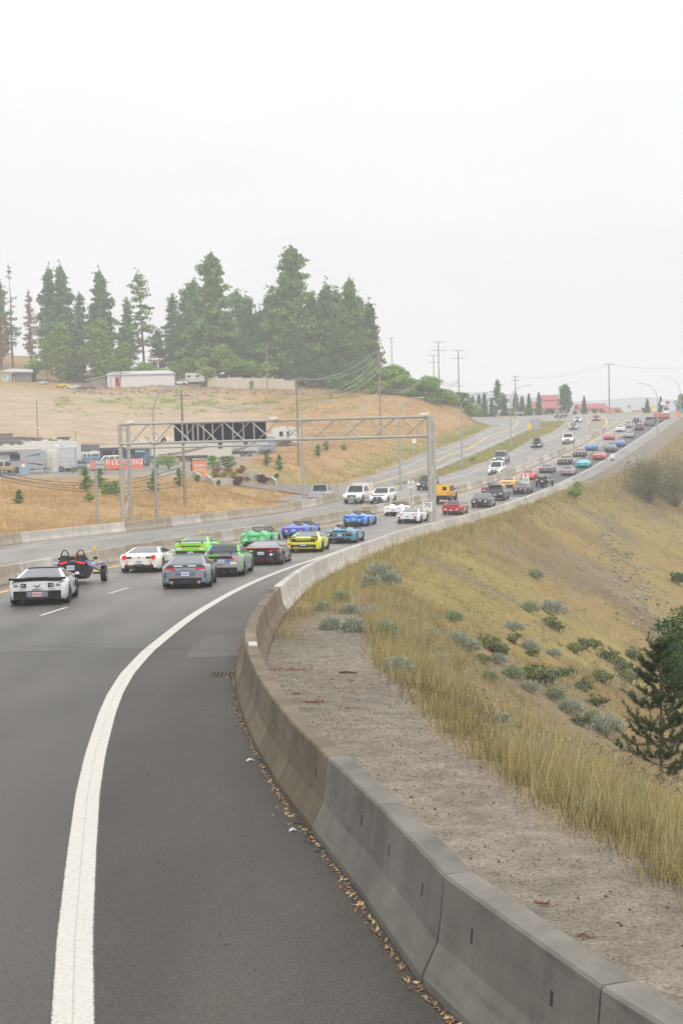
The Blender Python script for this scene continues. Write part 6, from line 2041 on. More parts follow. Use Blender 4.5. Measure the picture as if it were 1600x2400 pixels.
def trailer(px, d, L, H, label, body=M_RVW, stripe=M_RVG, fifth=False, windows=((0.2, 0.6),), door=None, rz=0.0, swoosh=False, roof=M_RVC, nose=1, name='travel_trailer'):
    """side-on caravan; X is its length, the near side faces -Y"""
    root = yaw_box_root(name, px, d, label, 'trailer', 'parked trailers and motorhomes in the yard', rz)
    z0 = 0.55
    h = H
    s = nose
    if fifth:
        pts = [(-L / 2, z0), (L * 0.22, z0), (L * 0.24, z0 + 0.75), (L * 0.36, z0 + 0.85), (L / 2, z0 + 1.35), (L / 2 - 0.15, h - 0.35), (L * 0.42, h), (-L / 2, h)]
    else:
        pts = [(-L / 2, z0), (L / 2 - 0.25, z0), (L / 2, z0 + 0.5), (L / 2 - 0.1, h - 0.25), (L / 2 - 0.4, h), (-L / 2, h)]
    pts = [(x * s, z) for x, z in pts]
    if s < 0: pts = pts[::-1]
    mb = prism(MB(), pts, -1.2, 1.2)
    mb.build('body', body, root)
    mb = MB(); mb.bb(-L / 2 + 0.1, L * 0.36, -1.1, 1.1, h - 0.02, h + 0.08); mb.box(-L * 0.1, 0, h + 0.2, 0.9, 0.7, 0.26); mb.box(L * 0.16, 0.2, h + 0.18, 0.5, 0.5, 0.2); mb.build('roof_units', roof, root)
    if stripe is not None:
        mb = MB(); mb.bb(-L / 2 + 0.05, L * 0.2, -1.225, -1.18, z0 + 0.02, z0 + 0.32); mb.build('skirt', stripe, root)
    for k, (t, w) in enumerate(windows):
        x = (t - 0.5) * L
        mb = MB(); mb.bb(x - w, x + w, -1.225, -1.19, h * 0.56, h * 0.80); wn_ = mb.build('window', M_GLASS, root)
        mb = MB()
        for (a, b, c, e) in ((x - w - .04, x + w + .04, h * .80, h * .80 + .05), (x - w - .04, x + w + .04, h * .56 - .05, h * .56)): mb.bb(a, b, -1.235, -1.19, c, e)
        mb.build('frame', M_RVG, wn_)
    if door is not None:
        x = (door - 0.5) * L
        mb = MB(); mb.bb(x - 0.35, x + 0.35, -1.225, -1.19, z0 + 0.1, h - 0.35); mb.build('door', M_RVC, root)
    if swoosh:
        mb = MB()
        for q, (m0, m1) in enumerate(((0.0, 0.10), (0.22, 0.32))):
            P = []
            for t in np.linspace(0, 1, 9):
                P.append((-L * 0.42 + L * 0.62 * t, z0 + 0.25 + m0 + 1.25 * t ** 1.7, z0 + 0.25 + m1 + 1.25 * t ** 1.7 + 0.06))
            for a, b in zip(P[:-1], P[1:]):
                mb.add([(a[0], -1.222, a[1]), (b[0], -1.222, b[1]), (b[0], -1.222, b[2]), (a[0], -1.222, a[2])], [(0, 1, 2, 3)])
        mb.build('swoosh_stripe', mat('rv_stripe', (0.20, 0.17, 0.14), 0.5), root)
    for x in (-0.55, 0.45):
        for sy in (-1.0, 1.0):
            w = add_wheel(root, 0, 0, 0.38, 0.24, M_RIMS)
            w.rotation_euler = (0, 0, math.pi / 2); w.location = (x - L * 0.08, sy, 0.38)
    mb = MB(); mb.bb(-L / 2 + 0.2, L * 0.3, -0.8, 0.8, 0.42, z0 + 0.02); mb.bb(L * 0.3 * s, L * 0.55 * s, -0.06, 0.06, 0.45, 0.55); mb.build('chassis', M_UNDER, root)
    return root
trailer(42, 178, 7.4, 3.0, 'long silver travel trailer with dark windows at the left edge of the yard', body=M_RVS, windows=((0.18, 0.45), (0.50, 0.62)), nose=1, rz=0.02)
_tt = bpy.data.objects['travel_trailer']
mb = MB(); mb.add([(1.3, -1.222, 2.1), (3.1, -1.222, 2.28), (3.1, -1.222, 2.5), (2.0, -1.222, 2.28)], [(0, 1, 2, 3)]); mb.build('blue_stripe', mat('rv_blue', (0.05, 0.12, 0.45), 0.5), _tt)
mb = MB(); mb.add([(0.5, -1.222, 1.5), (3.4, -1.222, 1.15), (3.4, -1.222, 0.95), (1.8, -1.222, 1.25)], [(0, 3, 2, 1)]); mb.bb(-3.7, 0.4, -1.5, -1.2, 2.62, 2.74); mb.build('awning', M_RVG, _tt)
def cargo():
    root = yaw_box_root('cargo_trailer', 145, 180, 'white box trailer with panelled front behind the fence', 'trailer', 'parked trailers and motorhomes in the yard')
    mb = MB(); mb.bb(-0.1, 1.85, -1.15, 1.15, 0.5, 3.05); mb.build('body', mat('trailer_white', (0.50, 0.51, 0.53), 0.45), root)
    mb = MB(); mb.bb(-1.85, -0.1, -1.6, 1.0, 0.05, 2.75); c = mb.build('shed_box', M_RVW, root)
    for (a, b, z0, z1) in ((-1.80, -1.74, 0.1, 2.7), (-1.5, -0.7, 0.25, 2.3), (-0.28, -0.16, 0.1, 2.7)):
        mb = MB(); mb.bb(a, b, -1.625, -1.58, z0, z1); mb.build('door_panel', M_RVC, c)
    mb = MB(); mb.bb(-0.15, 1.95, -1.2, 1.2, 3.05, 3.15); mb.build('roof', M_RVW, root)
    for x in (0.2,):
        w = add_wheel(root, 0, 0, 0.38, 0.24, M_RIMS); w.rotation_euler = (0, 0, math.pi / 2); w.location = (x, -1.1, 0.38)
    mb = MB(); mb.bb(0.6, 1.8, -0.9, 0.9, 0.1, 0.5); mb.build('chassis', M_UNDER, root)
cargo()
trailer(122, 206, 8.2, 3.75, 'white fifth-wheel trailer with slanting dark stripe, second row of the yard', fifth=True, windows=((0.48, 0.25), (0.72, 0.2)), stripe=M_RVG, nose=-1)
trailer(26, 210, 5.0, 3.3, 'cream covered boat trailer at the left of the second row', body=M_RVC, windows=(), nose=1)
trailer(452, 215, 12.0, 3.3, 'long cream fifth-wheel with brown swoosh stripes behind the truss', body=M_RVC, fifth=True, nose=-1, windows=((0.86, 0.3),), swoosh=True)
trailer(585, 216, 5.6, 3.0, 'pale grey fifth-wheel with black stripes right of the cream one', body=mat('rv_pale_grey', (0.46, 0.48, 0.51), 0.4), fifth=True, nose=1, windows=((0.42, 0.3),), swoosh=True)
trailer(628, 221, 2.6, 2.9, 'blue-grey trailer end at the right of the yard', body=mat('rv_blue_grey', (0.25, 0.30, 0.36), 0.45), windows=(), nose=1)
trailer(670, 236, 4.6, 2.9, 'white camper furthest right in the yard', windows=((0.35, 0.3), (0.6, 0.25)), nose=-1)
trailer(384, 240, 4.6, 2.6, 'white camper roof in the back row beside the dark wall', windows=((0.4, 0.3),))
trailer(90, 194, 6.0, 3.2, 'white travel trailer behind the silver one, second row', windows=((0.3, 0.3), (0.7, 0.3)), door=0.5)
trailer(345, 226, 6.5, 3.0, 'white trailer with dark skirt between the motorhome and the cream fifth-wheel', windows=((0.3, 0.4),), door=0.6)
trailer(-8, 226, 5.5, 2.8, 'white camper at the far left behind the cream cover', windows=((0.6, 0.3),))
trailer(520, 236, 6.0, 3.0, 'white trailer top behind the long cream fifth-wheel', windows=((0.4, 0.3),))
def vw_bus():
    root = yaw_box_root('camper_bus', 211, 226, 'vintage blue camper bus with white roof', 'bus', 'parked trailers and motorhomes in the yard', math.radians(4))
    pts = [(-1.85, 0.35), (1.75, 0.35), (1.95, 0.55), (1.98, 1.15), (-1.95, 1.15), (-1.95, 0.5)]
    prism(MB(), pts, -0.88, 0.88).build('body', M_BLUEB, root)
    pts = [(-1.95, 1.15), (1.98, 1.15), (1.75, 1.86), (1.55, 2.02), (-1.7, 2.02), (-1.9, 1.86)]
    prism(MB(), pts, -0.84, 0.84).build('upper_body', M_RVW, root)
    for x in (-1.35, -0.65, 0.05, 0.75, 1.30):
        mb = MB(); mb.bb(x - 0.27, x + 0.27, -0.865, -0.82, 1.25, 1.68); mb.build('window', M_GLASSG, root)
    mb = MB(); mb.bb(0.3, 1.2, -0.5, 0.5, 2.02, 2.14); mb.build('pop_top', M_RVW, root)
    mb = MB(); mb.box(1.0, 0, 2.17, 0.25, 0.3, 0.1); mb.build('beacon', M_REDT, root)
    for x in (-1.2, 1.2):
        for sy in (-0.75, 0.75):
            w = add_wheel(root, 0, 0, 0.33, 0.18, M_RIMS); w.rotation_euler = (0, 0, math.pi / 2); w.location = (x, sy, 0.33)
vw_bus()
def coach():
    root = yaw_box_root('motorhome', 296, 187, 'dark navy motorhome with white roof behind the banner', 'motorhome', 'parked trailers and motorhomes in the yard')
    L = 6.4
    prism(MB(), [(-L / 2, 0.45), (L / 2, 0.45), (L / 2, 2.45), (L / 2 - 0.1, 2.7), (-L / 2, 2.75)], -1.2, 1.2).build('body', M_NAVY, root)
    mb = MB(); mb.bb(-L / 2 - 0.03, L / 2 + 0.02, -1.25, 1.25, 2.66, 2.86); mb.build('roof', M_RVC, root)
    mb = MB(); mb.bb(-1.0, 0.6, -0.5, 0.5, 2.86, 3.0); mb.build('roof_pod', M_RVW, root)
    mb = MB(); mb.bb(1.45, 2.75, -1.225, -1.19, 2.0, 2.2); mb.build('light_stripe', mat('stripe_blue', (0.25, 0.50, 0.60), 0.4), root)
    mb = MB(); mb.add([(2.5, -1.224, 0.6), (2.95, -1.224, 0.6), (3.1, -1.224, 2.0), (2.85, -1.224, 2.0)], [(0, 1, 2, 3)]); mb.build('teal_stripe', M_TEAL, root)
    for x in (-2.2, -0.6, 0.8):
        mb = MB(); mb.bb(x - 0.55, x + 0.55, -1.22, -1.19, 1.7, 2.3); mb.build('window', M_GLASS, root)
    for x in (-2.1, 2.0):
        w = add_wheel(root, 0, 0, 0.42, 0.25, M_RIMS); w.rotation_euler = (0, 0, math.pi / 2); w.location = (x, -1.05, 0.42)
    mb = MB(); mb.bb(-L / 2 + 0.2, L / 2 - 0.2, -0.9, 0.9, 0.2, 0.46); mb.build('chassis', M_UNDER, root)
coach()
_P = col_pt(252, 180)
car('passenger_van', 'white van with grey windows behind the banner', 'van', 'parked trailers and motorhomes in the yard', 'suv', M_WHITEP, 0, 0, ground_place=(_P, math.pi / 2), H=1.95, glass=M_GLASSG, diffuser=False)
_P = col_pt(196, 182)
car('family_suv', 'dark grey off-roader parked between white box trailer and banner', 'car', 'parked trailers and motorhomes in the yard', 'suv', paint('gunmetal_paint', (0, 0, 0)), 0, 0, ground_place=(_P, -math.pi / 2 + 0.2), diffuser=False, scale=0.8)
def tractor_cab():
    root = yaw_box_root('loader_cab', 152, 238, 'green-glazed loader cab standing behind the trailers', 'loader')
    mb = MB(); mb.bb(-1.2, 1.2, -0.8, 0.8, 0.6, 2.6); mb.build('chassis', M_RVG, root)
    mb = MB(); mb.bb(-0.85, 0.85, -0.75, 0.75, 2.6, 3.9); cb_ = mb.build('cab', mat('green_glass', (0.16, 0.30, 0.20), 0.1, coat=0.4), root)
    for x in (-0.85, 0.0, 0.85):
        mb = MB(); mb.bb(x - 0.06, x + 0.06, -0.79, -0.73, 2.6, 3.9); mb.build('pillar', M_RVG, cb_)
    mb = MB(); mb.bb(-1.0, 1.0, -0.9, 0.9, 3.9, 4.05); mb.build('roof', M_RVG, root)
    for x in (-0.9, 0.9):
        w = add_wheel(root, 0, 0, 0.7, 0.4, M_RIMS); w.rotation_euler = (0, 0, math.pi / 2); w.location = (x, -0.9, 0.7)
tractor_cab()
def tank():
    root = yaw_box_root('water_tank', 58, 172, 'light blue tote tank with white and red board in front of the silver trailer', 'tank')
    mb = MB(); mb.bb(-0.52, 0.52, -0.45, 0.45, 0.1, 1.0); mb.build('container', mat('pale_blue_plastic', (0.28, 0.42, 0.55), 0.5), root)
    mb = MB()
    for z in (0.12, 0.4, 0.7, 0.98): mb.bb(-0.54, 0.54, -0.48, -0.45, z - 0.02, z + 0.02)
    for x in (-0.5, -0.17, 0.17, 0.5): mb.bb(x - 0.015, x + 0.015, -0.49, -0.46, 0.1, 1.0)
    mb.build('cage', M_GALV, root)
    mb = MB(); mb.bb(-0.2, 0.2, -0.5, -0.46, 1.0, 1.45); b_ = mb.build('board', M_SIGNW, root)
    mb = MB(); mb.bb(-0.2, 0.2, -0.52, -0.47, 1.45, 1.65); mb.build('board_top', mat('faded_red', (0.55, 0.16, 0.13), 0.6), b_)
tank()
def lumber():
    root = yaw_box_root('lumber_stack', 16, 172, 'stack of tan boards at the left edge of the yard', 'lumber stack')
    m = mat('tan_board', (0.45, 0.30, 0.15), 0.8, noise=0.2)
    for k in range(4):
        mb = MB(); mb.box(0.05 * (k % 2), 0, 0.75 + 0.1 * k, 2.1, 0.8, 0.09); mb.build('board', m, root)
    mb = MB(); mb.bb(-0.9, -0.7, -0.4, 0.4, -0.05, 0.7); mb.bb(0.7, 0.9, -0.4, 0.4, -0.05, 0.7); mb.build('trestle', M_WOODG, root)
lumber()
def atv():
    root = yaw_box_root('quad_bike', 10, 175, 'white and green quad bike on the boards at the left edge', 'quad bike', dz=1.05)
    mb = MB(); mb.box(0, 0, 0.55, 1.3, 0.6, 0.35, taper=0.6); mb.box(0.35, 0, 0.75, 0.5, 0.7, 0.2); mb.build('body', M_RVW, root)
    mb = MB(); mb.box(-0.3, -0.32, 0.5, 0.6, 0.05, 0.25); mb.build('panel', mat('leaf_green_plastic', (0.10, 0.35, 0.12), 0.5), root)
    mb = MB(); mb.tube([(0.2, -0.4, 1.0), (0.2, 0.4, 1.0)], 0.03, n=6); mb.tube([(0.25, 0, 0.7), (0.2, 0, 1.0)], 0.03, n=6); mb.build('handlebar', M_BLACK, root)
    for x in (-0.45, 0.5):
        for sy in (-0.38, 0.38):
            w = add_wheel(root, 0, 0, 0.27, 0.22, M_RIM); w.rotation_euler = (0, 0, math.pi / 2); w.location = (x, sy, 0.27)
atv()

# banner boards on the fence and the orange pylon sign
def banner():
    root = yaw_box_root('banner_sign', 293, 172.5, 'long white and red banner reading RV & BOAT STORAGE on the yard fence', 'banner')
    mb = MB(); mb.bb(-2.25, 2.25, -0.03, 0.03, 0.42, 1.62); b = mb.build('board', mat('banner_red', (0.62, 0.13, 0.08), 0.6), root)
    mb = MB(); mb.bb(-2.2, 2.2, -0.036, -0.028, 0.47, 0.78); mb.build('orange_strip', mat('banner_orange', (0.72, 0.20, 0.10), 0.6), b)
    text('RV & BOAT STORAGE', 1.02, M_SIGNW, b, (0, -0.04, 1.20), sx=0.455)
    mb = MB()
    for x in (-2.2, -0.7, 0.7, 2.2): mb.bb(x - 0.04, x + 0.04, 0.03, 0.09, -0.3, 1.8)
    mb.build('post', M_GALV, root)
    root = yaw_box_root('banner_sign', 231, 172.8, 'smaller white board left of the long banner, reading STORAGE', 'banner')
    mb = MB(); mb.bb(-0.95, 0.92, -0.03, 0.03, 0.45, 1.6); b = mb.build('board', mat('banner_grey', (0.25, 0.25, 0.26), 0.6), root)
    mb = MB(); mb.bb(-0.93, -0.45, -0.038, -0.028, 0.47, 1.55); mb.build('orange_panel', mat('banner_orange', (0, 0, 0)), b)
    text('STORAGE', 0.44, M_SIGNW, b, (0.22, -0.04, 1.28), sx=0.62)
    text('STORAGE', 0.44, M_SIGNW, b, (0.22, -0.04, 0.74), sx=0.62)
    mb = MB()
    for x in (-0.9, 0.88): mb.bb(x - 0.04, x + 0.04, 0.03, 0.09, -0.3, 1.7)
    mb.build('post', M_GALV, root)
banner()
def pylon():
    root = yaw_box_root('entrance_sign', 469, 168, 'orange sign board reading RV & BOAT STORAGE by the driveway', 'sign')
    mb = MB(); mb.bb(-0.86, 0.86, -0.12, 0.12, 0.0, 1.78); b = mb.build('board', M_ORNG, root)
    mb = MB(); mb.bb(-1.08, -0.86, -0.16, 0.16, -0.1, 1.76); mb.build('side_post', M_RUSTY, root)
    text('RV & BOAT', 0.50, M_SIGNW, b, (0, -0.13, 1.22), sx=0.52)
    text('STORAGE', 0.50, M_SIGNW, b, (0.06, -0.13, 0.68), sx=0.60)
    mb = MB(); mb.bb(0.60, 0.86, -0.30, -0.16, 0.0, 0.42); mb.build('yellow_box', M_SIGNY, root)
pylon()

# yard fence of posts, rails and mesh wires
def fence_line(name, pts, h, label, cat, m, rails=(0.98, 0.5, 0.1), post_step=3.0, mesh=False, pr=0.035):
    P = [np.array(p) for p in pts]
    root = empty(name, P[0], label=label, cat=cat)
    o = P[0]
    for a, b in zip(P[:-1], P[1:]):
        n = max(1, int(round(np.linalg.norm(b - a) / post_step)))
        q = [a + (b - a) * k / n for k in range(n + 1)]
        for w in q: w[2] = float(ground(w[0], w[1]))
        for k, w in enumerate(q[:-1] if b is not P[-1] else q):
            mb = MB(); mb.tube([w - o + (0, 0, -0.2), w - o + (0, 0, h)], pr, n=6); mb.build('post', m, root)
        for r in rails:
            mb = MB(); mb.tube([w - o + (0, 0, h * r) for w in q], pr * 0.6, n=5); mb.build('rail', m, root)
        if mesh:
            for s0, s1 in zip(q[:-1], q[1:]):
                mb = MB()
                nn = 14
                for k in range(nn):
                    u = s0 + (s1 - s0) * k / nn - o
                    v = s0 + (s1 - s0) * (k + 1) / nn - o
                    mb.tube([u + (0, 0, 0.05), v + (0, 0, h)], 0.006, n=3, cap=False)
                    mb.tube([v + (0, 0, 0.05), u + (0, 0, h)], 0.006, n=3, cap=False)
                mb.build('wire_mesh', m, root)
    return root
fence_line('chain_link_fence', [col_pt(-40, 174), col_pt(120, 174), col_pt(212, 174)], 1.95, 'chain-link fence along the front of the yard', 'fence', M_GALVB, mesh=True)
fence_line('chain_link_fence', [col_pt(340, 174), col_pt(430, 172)], 1.95, 'chain-link fence between banner and orange sign', 'fence', M_GALVB, mesh=True)
fence_line('railing_fence', [col_pt(708, 226), col_pt(806, 228)], 2.2, 'dark railing fence at the right end of the yard', 'fence', M_WOODG, rails=(0.98, 0.1), post_step=1.6, pr=0.05)

# stepped block wall behind the yard
def block_wall():
    M_BLOCK = mat('dark_block', (0.13, 0.13, 0.14), 0.9, noise=0.2, nscale=2)
    b0 = col_pt(-30, 244)
    root = empty('block_wall', b0, label='dark stepped block wall behind the yard', cat='wall')
    bw, bh = 1.5, 0.62
    mb = MB(); mb.box(0, 0, 0, bw - 0.05, 0.7, bh - 0.05)
    me_b = mb.mesh('block', M_BLOCK)
    x = -66.0
    while x < -36.0:
        y = 245.0 - 0.02 * (x + 60)
        px = pix((x, y, CAM_Z - 4))[0]
        top = at(px, np.interp(px, [0, 60, 250, 330, 400], [1016, 1022, 1049, 1060, 1066]), y)[2]
        g = float(ground(x, y - 1.0))
        k = 0
        while g + (k + 0.5) * bh < top + 0.1:
            o = link('block', me_b, root)
            o.location = (x + (bw / 2 if k % 2 else 0) - b0[0], y + 0.10 * k + random.uniform(-.04, .04) - b0[1], g + (k + 0.5) * bh - b0[2] - 0.1)
            o.rotation_euler = (0, 0, random.uniform(-0.02, 0.02))
            k += 1
        x += bw
block_wall()

# garden at the entrance: kerb walls
M_KERB = mat('pale_kerb', (0.42, 0.39, 0.35), 0.85, noise=0.1)
def kerb_wall(pts, label, h=0.75):
    P = [ground_pt(*p) for p in pts]
    o = P[0]
    root = empty('garden_wall', o, label=label, cat='garden wall', group='low concrete walls at the yard entrance')
    for a, b in zip(P[:-1], P[1:]):
        d = (b - a); d[2] = 0
        L = np.linalg.norm(d); n = np.array([-d[1], d[0], 0]) / L * 0.16
        mb = MB()
        lo = np.array([0, 0, -0.3]); hi = np.array([0, 0, h])
        a2, b2 = a - o, b - o
        mb.add([a2 - n + lo, b2 - n + lo, b2 + n + lo, a2 + n + lo, a2 - n + hi, b2 - n + hi, b2 + n + hi, a2 + n + hi], [(3, 2, 1, 0), (4, 5, 6, 7), (0, 1, 5, 4), (1, 2, 6, 5), (2, 3, 7, 6), (3, 0, 4, 7)])
        mb.build('segment', M_KERB, root)
kerb_wall([(438, 1118), (456, 1118), (472, 1128), (486, 1128), (503, 1140)], 'stepped pale kerb wall left of the entrance garden', 0.7)
kerb_wall([(497, 1136), (545, 1136)], 'straight pale kerb wall below the yellow hedge', 0.7)
kerb_wall([(580, 1122), (606, 1121), (615, 1128), (636, 1130), (648, 1140)], 'stepped pale kerb wall right of the entrance garden', 0.7)

# terrace buildings and old cars
def white_shed():
    b = col_pt(330, 341)
    root = empty('white_building', b, math.radians(2), label='long low white building with orange-red door on the terrace', cat='building')
    sc = 341 / FPX
    x0, x1 = (253 - 330) * sc, (409 - 330) * sc
    hz = 3.05
    M_W = mat('white_cladding', (0.62, 0.62, 0.62), 0.6)
    mb = MB(); mb.bb(x0, x1, 0, 9, -0.5, hz); mb.build('wall', M_W, root)
    n = int((x1 - x0) / 0.75)
    for k in range(n):
        x = x0 + (k + 0.5) * (x1 - x0) / n
        mb = MB(); mb.bb(x - 0.02, x + 0.02, -0.02, 0.01, -0.3, hz); mb.build('cladding_rib', M_W, root)
    M_ROOFW = mat('white_metal_roof', (0.55, 0.56, 0.57), 0.45)
    mb = MB(); mb.add([(x0 - 0.3, -0.35, hz), (x1 + 0.3, -0.35, hz), (x1 - 1.5, 4.5, hz + 0.85), (x0 + 0.6, 4.5, hz + 0.85), (x0 - 0.3, 9.3, hz), (x1 + 0.3, 9.3, hz), (x0 - 0.3, -0.35, hz - 0.14), (x1 + 0.3, -0.35, hz - 0.14)], [(0, 1, 2, 3), (3, 2, 5, 4), (0, 3, 4), (1, 5, 2), (6, 7, 1, 0)])
    mb.build('roof', M_ROOFW, root)
    xd = (276 - 330) * sc
    mb = MB(); mb.bb(xd - 0.55, xd + 0.55, -0.05, 0.02, -0.1, 2.45); dr = mb.build('door', mat('orange_red_frame', (0.65, 0.10, 0.05), 0.5), root)
    mb = MB(); mb.bb(xd - 0.28, xd + 0.28, -0.065, -0.04, 0.35, 2.2); mb.build('pane', M_GLASS, dr)
    xd = (261 - 330) * sc
    mb = MB(); mb.bb(xd - 0.25, xd + 0.25, -0.04, 0.02, 0.2, 2.3); mb.build('panel', mat('grey_panel', (0.40, 0.41, 0.42), 0.6), root)
    # lean-to at its left
    b = col_pt(231, 343)
    root = empty('lean_to_shed', b, label='grey board lean-to against the white building', cat='shed')
    M_GB = mat('grey_boards', (0.27, 0.24, 0.21), 0.9)
    for k in range(9):
        x = -1.6 + 0.44 * k
        mb = MB(); mb.bb(x - 0.21, x + 0.21, 0.0, 0.06, -0.4, 1.75 + 0.055 * k); mb.build('board', M_GB, root)
    mb = MB(); mb.bb(-1.7, 2.2, 0.06, 4.5, -0.4, 1.7); mb.build('wall', M_GB, root)
    mb = MB(); mb.add([(-3.1, -0.4, 1.75), (2.3, -0.4, 2.75), (2.3, 5, 2.95), (-3.1, 5, 1.95), (-3.1, -0.4, 1.62), (2.3, -0.4, 2.62), (2.3, 5, 2.82), (-3.1, 5, 1.82)], [(0, 1, 2, 3), (7, 6, 5, 4), (0, 4, 5, 1), (1, 5, 6, 2), (2, 6, 7, 3), (3, 7, 4, 0)])
    mb.build('roof', M_ROOFW, root)
    b = col_pt(185, 356)
    root = empty('rusty_shed', b, label='low shed with faded red roof behind the old cars', cat='shed')
    mb = MB(); mb.bb(-3, 3, 0, 5, -0.5, 1.7); mb.build('wall', mat('brown_wall', (0.22, 0.15, 0.10), 0.9), root)
    mb = MB(); mb.add([(-3.3, -0.4, 1.7), (3.3, -0.4, 1.7), (3.3, 4.5, 3.1), (-3.3, 4.5, 3.1), (-3.3, -0.4, 1.58), (3.3, -0.4, 1.58), (3.3, 4.5, 2.98), (-3.3, 4.5, 2.98)], [(0, 1, 2, 3), (7, 6, 5, 4), (0, 4, 5, 1), (1, 5, 6, 2), (2, 6, 7, 3), (3, 7, 4, 0)])
    mb.build('roof', mat('faded_red_roof', (0.24, 0.13, 0.12), 0.8), root)
white_shed()
def teal_shed():
    b = col_pt(40, 346)
    root = empty('old_shed', b, math.radians(-8), label='old shed with turquoise end wall and metal roof at far left', cat='shed')
    M_TQ = mat('turquoise_boards', (0.36, 0.55, 0.56), 0.8)
    M_GW = mat('weathered_boards', (0.22, 0.20, 0.19), 0.95, noise=0.2)
    mb = MB(); mb.bb(-3.6, -1.9, 0.0, 0.15, -0.3, 2.35); mb.build('turquoise_wall', M_TQ, root)
    mb = MB(); mb.bb(-3.2, -2.9, -0.03, 0.02, 1.2, 1.6); mb.build('window', M_RUSTY, root)
    for k in range(8):
        mb = MB(); mb.bb(-0.9, 3.6, 0.5 + 0.01 * (k % 2), 0.62, -0.3 + 0.32 * k, 0.0 + 0.32 * k); mb.build('plank', M_GW, root)
    mb = MB(); mb.bb(-1.8, 3.5, 1.6, 4.0, -0.3, 2.2); mb.build('interior', M_UNDER, root)
    mb = MB(); mb.add([(-3.9, -0.5, 2.75), (4.3, -0.3, 2.35), (2.6, 4.2, 3.2), (-3.0, 4.2, 3.5), (-3.9, -0.5, 2.63), (4.3, -0.3, 2.23), (2.6, 4.2, 3.08), (-3.0, 4.2, 3.38)], [(0, 1, 2, 3), (7, 6, 5, 4), (0, 4, 5, 1), (1, 5, 6, 2), (2, 6, 7, 3), (3, 7, 4, 0)])
    mb.build('roof', mat('sheet_metal_roof', (0.42, 0.44, 0.46), 0.5), root)
    mb = MB()
    for x in (-1.4, -0.8): mb.bb(x - 0.05, x + 0.05, 0.0, 0.1, -0.3, 1.4)
    mb.build('post', M_RVW, root)
teal_shed()
def old_car(px, d, label, m, roof_m, yaw, rust=None, kind='sedan', name='vintage_car', H=1.5, scale=1.0):
    P = col_pt(px, d)
    return car(name, label, 'car', 'old cars on the terrace', kind, m, 0, 0, ground_place=(P, yaw), roof=roof_m, H=H, diffuser=False, plates=False, glass=M_GLASSG, rim=M_RIMS, scale=scale)
M_RUST = mat('rusted_steel', (0.26, 0.13, 0.09), 0.85, noise=0.3, nscale=2)
old_car(148, 339, 'yellow wrecked car at the left of the old car row', mat('faded_yellow', (0.62, 0.45, 0.04), 0.6), None, R(70), scale=0.78)
old_car(172, 338, 'white vintage car with rusty lower body between yellow and rust-red cars', mat('faded_white', (0.50, 0.53, 0.52), 0.6), None, R(95), scale=0.84)
old_car(207, 337, 'rust-red rounded vintage car at the right of the old car row', M_RUST, None, R(75), H=1.6, kind='gt', scale=0.98)
old_car(100, 344, 'small pale car half behind the young pine on the terrace', mat('faded_white', (0, 0, 0)), None, R(90), scale=0.6)
_P = col_pt(424, 343)
car('family_suv', 'white off-roader parked at the right end of the white building', 'car', 'old cars on the terrace', 'suv', M_WHITEP, 0, 0, ground_place=(_P, R(75)), diffuser=False, plates=False, H=1.75, scale=0.75)
def camper_t():
    b = col_pt(458, 345)
    root = empty('camper_van', b, label='cream camper behind the pale green tree', cat='camper')
    prism(MB(), [(-2.4, 0.5), (2.2, 0.5), (2.4, 1.4), (2.3, 2.7), (-2.4, 2.7)], 0, 2.2).build('body', M_RVW, root)
    mb = MB(); mb.bb(-1.9, -1.2, -0.03, 0.02, 1.6, 2.1); mb.build('window', M_GLASS, root)
    mb = MB(); mb.bb(0.2, 0.8, -0.03, 0.02, 1.6, 2.1); mb.build('window', M_GLASS, root)
    for x in (-1.3, 1.4):
        w = add_wheel(root, 0, 0, 0.36, 0.2, M_RIMS); w.rotation_euler = (0, 0, math.pi / 2); w.location = (x, 0.1, 0.36)
camper_t()
def pole_truck():
    P = col_pt(372, 362)
    top = at(366, 846, 362)
    root = empty('display_pole', P, label='white steel pole that carries the raised pickup', cat='pole')
    h = top[2] - P[2]
    mb = MB(); mb.tube([(0, 0, -0.3), (0, 0, h - 0.1)], 0.22, 0.18, n=8); mb.box(0, 0, h - 0.1, 1.6, 0.8, 0.12); mb.build('pole', M_RVW, root)
    mb = MB(); mb.tube([(0.12, 0, 0), (0.12, 0, h * 0.5), (0.12, 0, h - 0.15)], 0.06, n=6); mb.build('ladder', M_GALV, root)
    pick('white pickup raised high on a pole among the pines', M_WHITEP, 0, 0, front=False, group='old cars on the terrace', ground_place=((top[0] - 0.4, top[1], P[2] + h - 0.08), R(-80)))
    o = [q for q in bpy.data.objects if q.get('label', '').startswith('white pickup raised')][0]
    o.scale = (0.68, 0.68, 0.62)
pole_truck()
